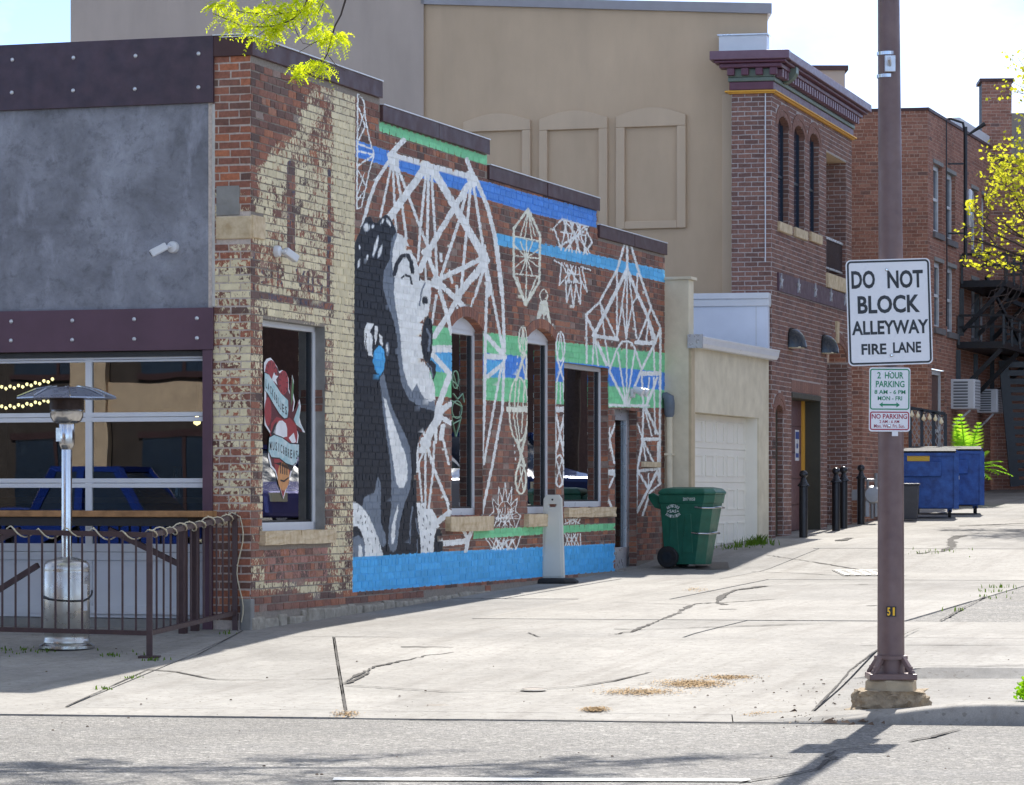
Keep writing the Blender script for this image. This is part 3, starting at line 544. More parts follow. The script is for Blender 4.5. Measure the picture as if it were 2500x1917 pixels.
poly('a', 'WHT', (80, 850), (105, 805), (150, 810), (120, 870), (140, 900), (135, 1000), (140, 1040), (105, 1025), (85, 960)); poly('a', 'WHT', (155, 830), (175, 830), (175, 870), (160, 960), (150, 900)); poly('a', 'WHT', (180, 880), (205, 900), (210, 970), (190, 950)); ln('a', 6, (95, 880), (92, 960), (105, 1020), c='BLK')
poly('a', 'AZ', (150, 1000), (180, 960), (215, 985), (225, 1060), (215, 1130), (190, 1175), (160, 1140), (140, 1070)); ell('a', 'GRY', 240, 985, 13, 48); ell('a', 'WHT', 238, 980, 6, 28)
for q in ((98, 155, 17, 26, 0), (140, 148, 8, 12, 0), (205, 115, 8, 19, .4), (248, 120, 8, 28, -.5), (160, 285, 9, 66, .25), (190, 320, 9, 42, .3), (45, 400, 6, 30, .2), (103, 360, 6, 18, .2), (50, 290, 4, 15, 0)): ell('a', 'LG', q[0], q[1], q[2] * 1.4, q[3] * 1.2, 0, q[4]); ell('a', 'WHT', *q[:4], 0, q[4])
poly('a', 'GRY', (185, 1185), (215, 1150), (240, 1260), (270, 1380), (310, 1470), (360, 1570), (395, 1660), (400, 1690), (260, 1690), (235, 1600), (210, 1400), (195, 1260))
poly('b', 'GRY', (310, 0), (340, 200), (370, 400), (395, 600), (400, 800), (400, 1000), (375, 1200), (368, 1370), (385, 1440), (420, 1465), (455, 1430), (470, 1300), (490, 1150), (530, 980), (590, 830), (610, 650), (600, 480), (570, 350), (490, 240), (430, 120), (400, 0))
poly('a', 'WHT', (225, 1340), (245, 1380), (280, 1480), (330, 1620), (345, 1690), (270, 1690), (245, 1550), (228, 1420)); poly('b', 'WHT', (320, -120), (350, -100), (375, 0), (410, 130), (470, 290), (540, 440), (568, 580), (565, 720), (530, 800), (485, 810), (455, 760), (435, 640), (410, 480), (380, 280), (355, 80))
poly('b', 'WHT', (470, 970), (470, 1050), (445, 1150), (440, 1300), (425, 1380), (405, 1375), (398, 1300), (405, 1200), (440, 1060))
poly('b', 'GRY', (265, 690), (290, 740), (295, 880), (290, 1000), (300, 1180), (340, 1280), (345, 1380), (325, 1410), (280, 1390), (240, 1250), (170, 1080), (100, 1000), (120, 910), (170, 870), (220, 860), (240, 800), (250, 720))
poly('b', 'WHT', (-40, 945), (18, 955), (60, 965), (110, 1010), (170, 1090), (220, 1200), (270, 1330), (320, 1498), (130, 1508), (130, 1380), (100, 1270), (60, 1200), (18, 1195), (-40, 1200))
poly('b', 'GRY', (-40, 1300), (20, 1310), (60, 1290), (110, 1320), (130, 1400), (130, 1508), (-40, 1516)); poly('b', 'WHT', (65, 1400), (80, 1380), (100, 1420), (105, 1506), (62, 1510))
ln('b', 16, (620, 1000), (600, 1130), (590, 1370), c='GRY'); ln('b', 14, (655, 1120), (665, 1200), (680, 1270), c='GRY'); ln('b', 9, (665, 1330), (668, 1465), c='GRY')
poly('b', 'WHT', (660, 955), (700, 960), (735, 955), (760, 1010), (820, 1020), (870, 1110), (895, 1200), (860, 1230), (840, 1330), (832, 1464), (705, 1472), (695, 1300), (675, 1150)); poly('b', 'BLK', (835, 1462), (840, 1330), (865, 1230), (890, 1210), (920, 1260), (930, 1380), (932, 1456))
for x, y in ((60, 1020), (90, 1090), (130, 1090), (140, 1140), (60, 1150), (100, 1160), (150, 1210), (195, 1245), (160, 1320), (235, 1310), (275, 1390), (205, 1440), (180, 1380), (720, 990), (680, 1040), (765, 1090), (730, 1110), (795, 1150), (720, 1180), (760, 1210), (800, 1270), (740, 1300), (790, 1350), (725, 1400), (770, 1420)): ln('b', 8, (x, y), (x + rm.uniform(-8, 12), y + rm.uniform(14, 34)), c='BLK')
for i in range(16): ln('y', 5, (1412 + i * 9, 1265 + rm.uniform(-12, 12)), (1418 + i * 9, 1275 + rm.uniform(-14, 14)), c='BLK', cov=.75)
ln('y', 4, (1412, 1245), (1408, 1270), (1415, 1282), (1425, 1275), c='BLK', cov=.8)
# ghost sign and worn cream paint on the near end
ghost = []
_n = len(SH)
ln('h', 62, (655, 1000), (655, 1680), c='SLT', cov=.36); ln('h', 26, (945, 1040), (945, 1690), c='SLT', cov=.42); ln('k', 28, (1014, 0), (1014, 490), c='SLT', cov=.42); ln('k', 58, (395, 395), (1030, 500), c='SLT', cov=.42); ln('k', 22, (402, 30), (402, 400), c='SLT', cov=.42)
for p in (((510, 190), (480, 180), (470, 215), (505, 250), (500, 300), (470, 300)), ((548, 165), (548, 300)), ((600, 340), (600, 180), (640, 195), (640, 245), (605, 250), (640, 345)), ((755, 195), (785, 330), (815, 215)), ((845, 215), (850, 370), (885, 380), (890, 225)), ((965, 260), (935, 245), (925, 290), (960, 330), (955, 390), (925, 385)), ((735, 0), (720, 45)), ((700, 1380 - 1500), (710, -40))): ln('k', 19, *p, c='SLT', cov=.44)
ghost = SH[_n:]; SH = SH[:_n]
CREAM = lin((228, 214, 176)); PINK = lin((176, 128, 116))
def inpoly(U, V, p):
    r = np.zeros(U.shape, bool); x, y = p[:, 0], p[:, 1]; n = len(p); j = n - 1
    for i in range(n):
        c = ((y[i] > V) != (y[j] > V)); xx = (x[j] - x[i]) * (V - y[i]) / (y[j] - y[i] + 1e-12) + x[i]; r ^= c & (U < xx); j = i
    return r
def apply(shapes, U, V, out):
    for kd, p, w, c, cov in shapes:
        lo, hi = p.min(0) - w - 1, p.max(0) + w + 1
        idx = np.nonzero((U > lo[0]) & (U < hi[0]) & (V > lo[1]) & (V < hi[1]))[0]
        if not len(idx): continue
        u, v = U[idx], V[idx]
        if kd == 'p': m = inpoly(u, v, p)
        else:
            m = np.zeros(len(idx), bool)
            for a, b_ in zip(p, p[1:]):
                d = b_ - a; L2 = max(1e-9, d @ d); t = np.clip(((u - a[0]) * d[0] + (v - a[1]) * d[1]) / L2, 0, 1)
                m |= np.hypot(u - a[0] - t * d[0], v - a[1] - t * d[1]) < w
        out[idx[m], :3] = c; out[idx[m], 3] = cov
def paint(U, V):
    U = np.asarray(U, float); V = np.asarray(V, float)
    U = U + .5 * np.sin(V * .31 + U * .17) + .3 * np.sin(V * .83); V = V + .5 * np.sin(U * .41 + V * .13)
    out = np.zeros((len(U), 4)); out[:, :3] = CREAM
    left = U < 868 - (V - 230) * .006
    pier = U < 613
    cov = np.where(pier, np.interp(V, [440, 470, 590, 640, 1150, 1230, 1290, 1330], [0, .3, .4, .56, .55, .46, .36, .12]), 0)
    ub = np.interp(V, [120, 190, 260, 401, 402], [806, 757, 731, 622, 600]); ex = np.clip((U - ub + 26) / 70, 0, 1)
    c2 = np.interp(V, [100, 330, 700, 1000, 1330, 1440, 1470], [.44, .56, .6, .58, .46, .5, .0]) + np.where(U > 815, np.interp(V, [150, 300, 900, 1100], [.1, .24, .22, .06]), 0)
    c2 = np.where(V > 1472 - (U - 610) * .07, 0, c2 * ex)
    cov = np.where(pier, cov, c2)
    pk = (~pier) & (U > 645) & (U < 800) & (V > 1325) & (V < 1424 - (U - 640) * .03)
    cov = np.where(cov > 0, cov + .06 * np.sin(U * .045 + V * .021) + .06 * np.sin(V * .037 - U * .02) + .05 * np.sin(V * .011 + U * .09), 0)
    out[:, 3] = np.where(left, cov, 0); out[left & pk, :3] = PINK; out[left & pk, 3] = .5
    gl = np.nonzero(left)[0]
    if len(gl): o2 = out[gl]; apply(ghost, U[gl], V[gl], o2); out[gl] = o2
    gm = np.nonzero(~left)[0]
    if len(gm): o2 = out[gm]; apply(SH, U[gm], V[gm], o2); out[gm] = o2
    return out
nopaint = lambda U, V: np.zeros((len(U), 4))

# ------------------------------------------------------------------ brickwork
def lay(a0, a1, z0, z1, ch, bl, joint, openings=(), top=None, bottom=None, header=6, jit=.05, dead=None):
    out = []; n = int(math.ceil((z1 - z0) / ch))
    cuts = sorted({a0, a1} | {o[0] for o in openings} | {o[1] for o in openings})
    for i in range(n):
        za = z0 + i * ch + joint / 2; zb = min(z1, z0 + (i + 1) * ch - joint / 2)
        if zb - za < .02: continue
        zm = (za + zb) / 2
        L_ = bl / 2 if (header and i % header == header - 1) else bl
        s = a0 - L_ * (.5 if i % 2 else 0) - random.uniform(0, jit) * L_ * .5
        spans = [(a0, a1)]
        for o in openings:
            if o[2] < zm < o[3]:
                ns = []
                for p, q in spans:
                    if o[1] <= p or o[0] >= q: ns.append((p, q)); continue
                    if o[0] - p > .02: ns.append((p, o[0]))
                    if q - o[1] > .02: ns.append((o[1], q))
                spans = ns
        while s < a1:
            l = L_ * (1 + random.uniform(-jit, jit))
            for p, q in spans:
                x0, x1 = max(s + joint / 2, p + .001), min(s + l - joint / 2, q - .001)
                if x1 - x0 < .03: continue
                xm = (x0 + x1) / 2
                if top and zb > top(xm) + .005: continue
                if bottom and za < bottom(xm): continue
                if dead and dead(xm, zm): continue
                out.append((x0, x1, za, zb))
            s += l
    return out
def mesh_with(name, V, Fc, pt, rd):
    me = bpy.data.meshes.new(name); me.from_pydata(V, [], Fc)
    for nm, arr in (('paint', pt), ('rnd', rd)):
        at = me.attributes.new(nm, 'FLOAT_COLOR', 'POINT'); at.data.foreach_set('color', np.asarray(arr, np.float32).ravel())
    return me
def brick_geo(fr, br, rd, nx, nz, d):
    x0, x1, z0, z1 = br; j = lambda: random.uniform(-.0035, .0035)
    cs = [(x0 + j(), z0 + j()), (x1 + j(), z0 + j()), (x1 + j(), z1 + j()), (x0 + j(), z1 + j())]; tl = [d + random.uniform(-.0025, .003) for _ in range(4)]
    az = []; dd = []
    for k in range(nz + 1):
        t = k / nz
        for i in range(nx + 1):
            s = i / nx; w = ((1 - s) * (1 - t), s * (1 - t), s * t, (1 - s) * t)
            az.append((sum(w[q] * cs[q][0] for q in range(4)), sum(w[q] * cs[q][1] for q in range(4)))); dd.append(sum(w[q] * tl[q] for q in range(4)))
    fs = [(k * (nx + 1) + i, k * (nx + 1) + i + 1, (k + 1) * (nx + 1) + i + 1, (k + 1) * (nx + 1) + i) for k in range(nz) for i in range(nx)]
    m = len(az); cor = [0, nx, (nz + 1) * (nx + 1) - 1, nz * (nx + 1)]
    az += [cs[q] for q in range(4)]; dd += [-.008] * 4
    fs += [(cor[q], m + q, m + (q + 1) % 4, cor[(q + 1) % 4]) for q in range(4)]
    return az, dd, fs
def brickwork(fr, bricks, mat, parent, d=.007, pf=nopaint, budget=0, off=0.0, sub=True):
    """Bricks of one wall: the largest in view become objects of their own, the rest one joined part."""
    if not bricks: return
    N = len(bricks); A = np.array(bricks)
    gs = [(s, t) for t in (.02, .26, .5, .74, .98) for s in np.linspace(.01, .99, 17)]; ng = len(gs)
    sa = np.stack([A[:, 0] + (A[:, 1] - A[:, 0]) * s for s, t in gs], 1).ravel(); sz = np.stack([A[:, 2] + (A[:, 3] - A[:, 2]) * t for s, t in gs], 1).ravel()
    X = fr.o.x + sa * fr.e.x; Y = fr.o.y + sa * fr.e.y; U = U0 + F * X / Y; Vv = VH - (sz - H) * F / Y
    c = pf(U, Vv).reshape(N, ng, 4); mixed = (np.ptp(c, axis=1).max(1) > .02) & sub
    um = U.reshape(N, ng); vm = Vv.reshape(N, ng)
    vis = (um.max(1) > 0) & (um.min(1) < 2500) & (vm.max(1) > 0) & (vm.min(1) < 1917)
    siz = np.where(vis, np.abs(np.ptp(um, axis=1) * np.ptp(vm, axis=1)), 0); order = np.argsort(-siz); solo = set(order[:budget].tolist()) if budget else set()
    geos = []; QA = []; QZ = []
    for i in range(N):
        x0, x1, z0, z1 = bricks[i]
        nx, nz = (max(2, int(math.ceil((x1 - x0) / .0105))), max(2, int(math.ceil((z1 - z0) / .008)))) if mixed[i] else (1, 1)
        az, dd, fs = brick_geo(fr, bricks[i], None, nx, nz, d + off); geos.append((az, dd, fs)); QA += [q[0] for q in az]; QZ += [q[1] for q in az]
    QA = np.array(QA); QZ = np.array(QZ); QD = np.array([max(e_, 0) for g_ in geos for e_ in g_[1]]); YY = fr.o.y + QA * fr.e.y + QD * fr.n.y; pt = pf(U0 + F * (fr.o.x + QA * fr.e.x + QD * fr.n.x) / YY, VH - (QZ - H) * F / YY)
    w = WL.get(parent, Vector((0, 0, 0))); k = 0; MV = []; MF = []; MP = []; MR = []
    for i in range(N):
        az, dd, fs = geos[i]; m = len(az); V_ = [tuple(fr.p(q[0], e_, q[1]) - w) for q, e_ in zip(az, dd)]; pp = pt[k:k + m]; k += m
        r = (random.random(), random.random(), random.random(), 1.0)
        if i in solo: link('brick', mesh_with('brick', V_, fs, pp, [r] * m), mat, parent, w=w)
        else:
            n0 = len(MV); MV += V_; MF += [tuple(q + n0 for q in f) for f in fs]; MP.append(pp); MR += [r] * m
    if MV: reg(link('brickwork', mesh_with('brickwork', MV, MF, np.concatenate(MP), MR), mat, parent, w=w), kind='stuff')
def mortar(name, fr, a0, a1, z0, z1, mat, parent, openings=(), top=None, pf=nopaint, da=.025, ch=None, joint=.012, inside=None, d=0.0, coarse=False, cuts=()):
    ac = {a0, a1} | set(cuts)
    for o in openings: ac |= {o[0], o[1]}
    ac |= set(np.arange(a0, a1, da).tolist()); ac = np.array(sorted(q for q in ac if a0 <= q <= a1)); ac = ac[np.concatenate([[True], np.diff(ac) > 1e-5])]
    zc = {z0, z1}
    for o in openings: zc |= {min(max(o[2], z0), z1), min(max(o[3], z0), z1)}
    if coarse: zc |= set(np.arange(z0, z1, .3).tolist())
    else:
        q = z0
        while q < z1: zc |= {q + joint, q + joint + (ch - joint) / 3, q + joint + 2 * (ch - joint) / 3, q + ch}; q += ch
    if top: zc |= {top(q) for q in (ac[:-1] + ac[1:]) / 2}
    zc = np.array(sorted(q for q in zc if z0 <= q <= z1)); zc = zc[np.concatenate([[True], np.diff(zc) > 1e-5])]
    na, nz = len(ac), len(zc); AA, ZZ = np.meshgrid(ac, zc); AA = AA.ravel(); ZZ = ZZ.ravel()
    X = fr.o.x + AA * fr.e.x + d * fr.n.x; Y = fr.o.y + AA * fr.e.y + d * fr.n.y; pt = pf(U0 + F * X / Y, VH - (ZZ - H) * F / Y)
    w = WL.get(parent, Vector((0, 0, 0))); am = (ac[:-1] + ac[1:]) / 2; zm = (zc[:-1] + zc[1:]) / 2; fs = []
    for j in range(nz - 1):
        for i in range(na - 1):
            if top and zm[j] > top(am[i]): continue
            if any(o[0] < am[i] < o[1] and o[2] < zm[j] < o[3] for o in openings): continue
            if inside and inside(am[i], zm[j]): continue
            fs.append((j * na + i, j * na + i + 1, (j + 1) * na + i + 1, (j + 1) * na + i))
    V_ = np.stack([X - w.x, Y - w.y, ZZ - w.z], 1).tolist()
    return link(name, mesh_with(name, V_, fs, pt, np.tile([.5, .5, .5, 0.0], (len(V_), 1))), mat, parent, w=w)
# ------------------------------------------------------------------ the mural building
YC = 31.0; T1 = .319; XC = (612 - U0) / F * YC
SW = Fr((XC, YC), (T1, 1), (1, -T1))                   # side wall along the alley
FW = Fr((XC, YC), (-1, T1), (-T1, -1))                 # street front, running left from the corner
bar = thing('bar_building', 'brick corner bar with painted mural side wall, steel bands and glass overhead door', 'building', (XC, YC, .3))
SL = SW.s_(1622)
stp = [SW.s_(927), SW.s_(1189), SW.s_(1458)]; ztop = [5.745, 5.51, 5.235, 4.90]; zcap = [5.92, 5.68, 5.395, 5.06]
def seg(a): return sum(a > q for q in stp)
def wtop(a): return ztop[seg(a)]
CH = .0745
def opening(u0, u1, vt, vb, um=None, rise=0.0):
    a0, a1 = SW.s_(u0), SW.s_(u1); um = um or (u0 + u1) / 2
    return [a0, a1, SW.z_(um, vb), SW.z_(um, vt), rise]
WA = opening(640, 793, 788, 1296); WB = opening(1102, 1179, 803, 1259, rise=.14); WC = opening(1287, 1356, 828, 1254, rise=.13); WD = opening(1376, 1485, 891, 1240); WE = opening(1501, 1555, 996, 1392)
OPS = [WA, WB, WC, WD, WE]
RING = .115
def arch_in(o, a, z, extra=0.0):
    if not o[4]: return False
    hw = (o[1] - o[0]) / 2; r = (hw * hw + o[4] ** 2) / (2 * o[4]); cx = (o[0] + o[1]) / 2; cz = o[3] + o[4] - r
    return z > o[3] - .01 and math.hypot(a - cx, z - cz) < r + extra and abs(a - cx) < hw + extra * .75
def sgnd(a): q = SW.p(a, .1, 0); return ground(q.x, q.y)
SO = [tuple(o[:4]) for o in OPS]
stone_h = lambda a: .12 - .014 * a if a < 7 else .0
STB = [(0.0, SW.s_(643), SW.z_(630, 585), SW.z_(630, 527)), (SW.s_(633), SW.s_(808), SW.z_(720, 1330), WA[2])]
bricks = lay(0, SL, .02, 5.80, CH, .215, .012, SO + STB, wtop, lambda a: sgnd(a) + stone_h(a) + .01, 6, .06, lambda a, z: any(arch_in(o, a, z, RING + .01) for o in OPS))
side = mortar('side_wall', SW, 0, SL, 0.0, 5.80, m_brick, bar, SO, wtop, paint, .014, CH, .012, lambda a, z: any(arch_in(o, a, z) for o in OPS), cuts=stp)
brickwork(SW, bricks, m_brick, side, .005, paint, 190)
# front pier
PM = FW.s_(523)
PB = [(0.0, FW.s_(529), FW.z_(580, 585), FW.z_(580, 527)), (FW.s_(584), FW.s_(530), FW.z_(560, 527), FW.z_(560, 453))]
pier = mortar('front_pier', FW, 0, PM + .06, 0.0, 5.78, m_pier, bar, (), None, paint, .03, CH, .012)
brickwork(FW, lay(0, PM + .01, .02, 5.78, CH, .215, .015, PB, None, lambda a: .33, 0, .05), m_pier, pier, .006, paint, 110)
b = B(); b.fbox(FW, -.012, FW.s_(529), -.05, .03, FW.z_(580, 584), FW.z_(580, 528)); b.fbox(SW, -.0, SW.s_(643), -.05, .028, SW.z_(630, 584), SW.z_(630, 528)); b.obj('stone_block', m_sand, bar, bevel=.012)
b = B(); b.fbox(FW, FW.s_(585), FW.s_(529), -.02, .014, FW.z_(560, 526), FW.z_(560, 454)); b.obj('cement_patch', m_conc_w, bar, bevel=.006)
b = B(); b.fbox(FW, -.02, .10, -.06, .03, .22, FW.z_(600, 1462)); b.obj('cement_footing', m_conc_w, bar, bevel=.015)
# rough foundation stones along the side
a = -.02; rs = random.Random(5)
while a < 7.2:
    w_ = rs.uniform(.14, .42); zb = sgnd(a + w_ / 2); h = stone_h(a) * rs.uniform(.6, 1.15) + .01; b = B(); b.fbox(SW, a, a + w_ - .015, -.06, rs.uniform(.025, .05), zb - .1, zb + h)
    o = b.obj('foundation_stone', m_stone, bar, bevel=.02); me = o.data
    for v in me.vertices: v.co += Vector((rs.uniform(-.02, .02), rs.uniform(-.02, .02), rs.uniform(-.022, .012)))
    a += w_
# coping
def coping(fr, a0, a1, zb, zt, n, d0=-.3, d1=.035):
    for i in range(n):
        b = B(); q0, q1 = a0 + (a1 - a0) * i / n, a0 + (a1 - a0) * (i + 1) / n
        b.fbox(fr, q0 + (.002 if i else 0), q1 - .002, d0, d1 + random.uniform(-.004, .006), zb, zt); b.obj('coping', m_cap, bar, bevel=.006)
    b = B(); b.fbox(fr, a0, a1, d0, d1 + .012, zt + .001, zt + .012); b.obj('coping_lip', m_white, bar)
edges = [0.0] + stp + [SL]
for i in range(4): coping(SW, edges[i] - (.035 if i == 0 else 0), edges[i + 1] + (.02 if i == 3 else 0), ztop[i] - .002, zcap[i], (2, 2, 2, 2)[i])
coping(FW, .0, PM, ztop[0] - .002, zcap[0] + .02, 1)
for i in range(3):
    b = B(); b.fbox(SW, edges[i + 1] - .30, edges[i + 1], -.3, -.004, ztop[i + 1] - .4, ztop[i] - .002); b.obj('parapet_end', m_stone, bar)
# reveals: far jambs of brick or render, sills, soffits
def jamb(o, mat_brick=True, depth=.24, pf=nopaint):
    jf = Fr(SW.p(o[1], 0, 0), -SW.n, -SW.e); zt = o[3] + o[4] * .2
    if mat_brick:
        mo = mortar('reveal', jf, 0, depth, o[2], zt, m_brick, bar, (), None, pf, .06, CH, .012)
        brickwork(jf, lay(0.004, depth, o[2], zt, CH, .215, .012, (), None, None, 0, .05), m_brick, mo, .004, pf)
    else:
        b = B(); b.fbox(jf, 0, depth, -.04, .004, o[2], zt); b.obj('reveal', m_conc_w, bar)
    b = B(); b.fbox(SW, o[0] - .02, o[0], -depth, -.002, o[2], o[3]); b.obj('near_reveal', m_conc_w, bar)
    if not o[4]: b = B(); b.fbox(SW, o[0] - .02, o[1] + .02, -depth, -.004, o[3], o[3] + .03); b.obj('soffit', m_conc_w, bar)
jamb(WA, False); jamb(WB); jamb(WC); jamb(WD); jamb(WE, True, .16)
jf = Fr(SW.p(WA[1], 0, 0), -SW.n, -SW.e)
brickwork(jf, lay(.02, .23, SW.z_(785, 1005), SW.z_(785, 945), CH, .215, .012, (), None, None, 0, .05), m_brick, bar, .008)
def arch(o, depth=.24):
    hw = (o[1] - o[0]) / 2; r = (hw * hw + o[4] ** 2) / (2 * o[4]); cx = (o[0] + o[1]) / 2; cz = o[3] + o[4] - r; t = math.asin(hw / r); n = 15
    for ring in range(1):
        for i in range(n):
            t0, t1 = -t + 2 * t * (i + .06) / n, -t + 2 * t * (i + .94) / n; b = B()
            pts = [(cx + math.sin(q) * rr, cz + math.cos(q) * rr) for q, rr in ((t0, r), (t1, r), (t1, r + RING), (t0, r + RING))]
            b.prism([SW.p(x, .010, z) for x, z in pts], Vector((-SW.n.x * depth, -SW.n.y * depth, 0)))
            w = WL[bar]; me = mesh_with('voussoir', [tuple(Vector(q) - w) for q in b.v], b.f, [(0, 0, 0, 0)] * 8, [(random.uniform(.3, .95), random.random(), .5, 1)] * 8); link('voussoir', me, m_brick, bar, w=w)
    return cx, cz, r, t
def window(o, label=None, fw=.055, d=-.10, arched=False, split_=None):
    w = B(); zt = o[3]
    root = None
    for (p, q, z0, z1) in ((o[0], o[1], o[2], o[2] + fw * 1.5), (o[0], o[1], zt - fw, zt), (o[0], o[0] + fw, o[2], zt), (o[1] - fw, o[1], o[2], zt)): w.fbox(SW, p, q, d - .07, d, z0, z1)
    root = w.obj('window', m_white, bar, bevel=.004)
    g_ = B()
    for (p, q, z0, z1) in ((o[0] + fw, o[1] - fw, o[2] + fw * 1.5, o[2] + fw * 1.5 + .02), (o[1] - fw - .05, o[1] - fw, o[2] + fw * 1.5, zt - fw), (o[0] + fw, o[0] + fw + .02, o[2] + fw * 1.5, zt - fw)): g_.fbox(SW, p, q, d - .06, d - .02, z0, z1)
    g_.obj('gasket', m_black, root)
    pn = B(); pn.fbox(SW, o[0] + fw, o[1] - fw, d - .046, d - .04, o[2] + fw * 1.5, zt - fw); pn.obj('pane', m_glass, root)
    if o[4]:
        cx, cz, r, t = arch(o); b = B(); pts = [(o[0], o[3] - .002)] + [(cx + math.sin(-t + 2 * t * i / 14) * (r - .004), cz + math.cos(-t + 2 * t * i / 14) * (r - .004)) for i in range(15)] + [(o[1], o[3] - .002)]
        b.prism([SW.p(x, d + .01, z) for x, z in pts], Vector((-SW.n.x * .05, -SW.n.y * .05, 0))); b.obj('arched_panel', m_white, root)
    return root
winA = window(WA); winB = window(WB); winC = window(WC); winD = window(WD)
def sill(u0, u1, vt, vb, parts_=1, out=.07):
    a0, a1 = SW.s_(u0), SW.s_(u1); um = (u0 + u1) / 2
    for i in range(parts_):
        b = B(); p0, p1 = a0 + (a1 - a0) * i / parts_, a0 + (a1 - a0) * (i + 1) / parts_
        b.fbox(SW, p0 + .002, p1 - .002, -.26, out, SW.z_(um, vb), SW.z_(um, vt)); o = b.obj('sill', m_sand, bar)
        bm = bmesh.new(); bm.from_mesh(o.data); bmesh.ops.subdivide_edges(bm, edges=bm.edges, cuts=4, use_grid_fill=True)
        for v in bm.verts: v.co += Vector((random.uniform(-.007, .007), random.uniform(-.007, .007), random.uniform(-.007, .005)))
        bm.to_mesh(o.data); bm.free()
sill(633, 808, 1295, 1328, 2, .06); sill(1086, 1192, 1261, 1296); sill(1278, 1342, 1255, 1285); sill(1376, 1492, 1239, 1262, 2)
# small stone by the door
b = B(); b.fbox(SW, SW.s_(1565), SW.s_(1606), -.02, .05, SW.z_(1585, 1141), SW.z_(1585, 1128)); b.obj('stone_bracket', m_sand, bar, bevel=.008)
# glazed side door
b = B(); o = WE; fw = .08
for (p, q, z0, z1) in ((o[0], o[1], o[2], o[2] + .30), (o[0], o[1], o[3] - .16, o[3]), (o[0], o[0] + fw, o[2], o[3]), (o[1] - .14, o[1], o[2], o[3])): b.fbox(SW, p, q, -.19, -.11, z0, z1)
door = b.obj('side_door', m_alum, bar, bevel=.004)
b = B(); b.fbox(SW, o[0] + fw, o[1] - .14, -.155, -.149, o[2] + .30, o[3] - .16); b.obj('pane', m_glass_d, door)
b = B(); hz0, hz1 = SW.z_(1515, 1222), SW.z_(1515, 1172); ha = SW.s_(1512); b.tube([SW.p(ha - .1, -.11, hz0), SW.p(ha - .1, -.05, hz0), SW.p(ha - .1, -.05, hz1), SW.p(ha - .1, -.11, hz1)], .014, 8); b.obj('pull_handle', m_chrome, door, smooth=40)
b = B(); b.fbox(SW, ha - .08, ha + .24, -.148, -.146, SW.z_(1515, 1135), SW.z_(1515, 1078)); b.obj('notice', M('pale_notice', (196, 206, 196), .6), door)
b = B(); b.fbox(SW, o[0], o[1], -.2, .03, o[2] - .12, o[2] + .004); b.obj('threshold', m_conc_w, bar)
# flood lamp over the door
lp = SW.p(SW.s_(1540), .06, SW.z_(1540, 960))
t = thing('flood_lamp', 'small twin white flood lamp above the side door on the green band', 'lamp', lp)
b = B(); b.fbox(SW, SW.s_(1540) - .06, SW.s_(1540) + .06, .008, .05, lp.z - .06, lp.z + .06); b.obj('mount', m_white, t, bevel=.006)
for s in (-1, 1):
    b = B(); q = SW.p(SW.s_(1540) + s * .12, .14, lp.z + .03); d_ = Vector((SW.n.x, SW.n.y, -.5)).normalized(); b.tube([q - d_ * .07, q + d_ * .03, q + d_ * .07], [.03, .055, .06], 10); b.tube([lp, q - d_ * .05], .012, 6); b.obj('lamp_head', m_white, t, smooth=40)
# front: steel bands, render, overhead glass door
FL = 5.6
ZT0, ZT1, ZB1, ZB0 = 5.31, 5.945, 3.365, 2.965
def band(name, z0, z1, bolts, f, mat):
    m0 = FW.s_(524)
    for i, (p, q) in enumerate(((m0, 3.3), (3.305, FL))) if name == 'steel_band' else enumerate(((m0 - .0, 3.2), (3.205, FL))):
        b = B(); b.fbox(FW, p, q, -.03, .04, z0, z1); pb = b.obj(name, mat, bar, bevel=.004)
        if i == 0: first = pb
    for x, y in bolts:
        a_, z_ = FW.uv(f[0] + x / f[2], f[1] + y / f[2], .04); c = FW.p(a_, .04, z_); b = B()
        nn = Vector((FW.n.x, FW.n.y, 0)); b.tube([c, c + nn * .008, c + nn * .016], [.02, .019, .008], 10); b.obj('bolt', m_alum, first, smooth=30)
band('steel_band', ZT0, ZT1, ((73, 351), (431, 339), (795, 328), (1164, 315), (70, 543), (429, 531), (791, 522), (1163, 512)), (0, 0, 2.4), m_steel)
band('lower_steel_band', ZB0, ZB1, ((84, 260), (540, 253), (1001, 243), (1469, 236), (82, 402), (539, 397), (1001, 391), (1469, 384)), (0, 700, 3.054), m_steel2)
def render_mat():
    t = NT('dark_render'); v = t.tex(); n1 = t.noise(1.9, 8, .7, v, .25); n2 = t.noise(9, 6, .75, v, .3); n3 = t.noise(4.5, 6, .65, t.mapv((1, 1, .4), v), .2)
    col = t.ramp(n1, [(.28, lin((104, 105, 112))), (.5, lin((132, 134, 143))), (.72, lin((160, 163, 174)))])
    col = t.mix(t.ramp(n2, [(.52, 0.0), (.7, .7)]), col, lin((96, 97, 104))); col = t.mix(t.ramp(n3, [(.56, 0.0), (.72, .6)]), col, lin((168, 171, 184)))
    return t.pbr(col, t.ramp(n2, [(.3, .5), (.7, .75)]), 0, t.math('ADD', n1, t.math('MULTIPLY', n2, .4)), .5, .03, .4)
m_render = render_mat()
b = B(); b.fbox(FW, FW.s_(526), FL, -.06, -.004, ZB1 - .02, ZT0 + .02); b.obj('render_panel', m_render, bar)
b = B(); b.fbox(FW, FW.s_(523) - .012, FW.s_(523) + .02, -.03, .012, 3.37, 5.3); b.obj('mortar_edge', M('pale_mortar', (190, 186, 180), .9, .15, 12, 0, .6, 25), bar, bevel=.008)
DJ = FW.s_(497); DR = -.10                             # door: right edge and recess
b = B(); b.fbox(FW, FW.s_(521), DJ, -.16, .03, .25, ZB0); b.obj('door_post', m_steel2, bar, bevel=.004)
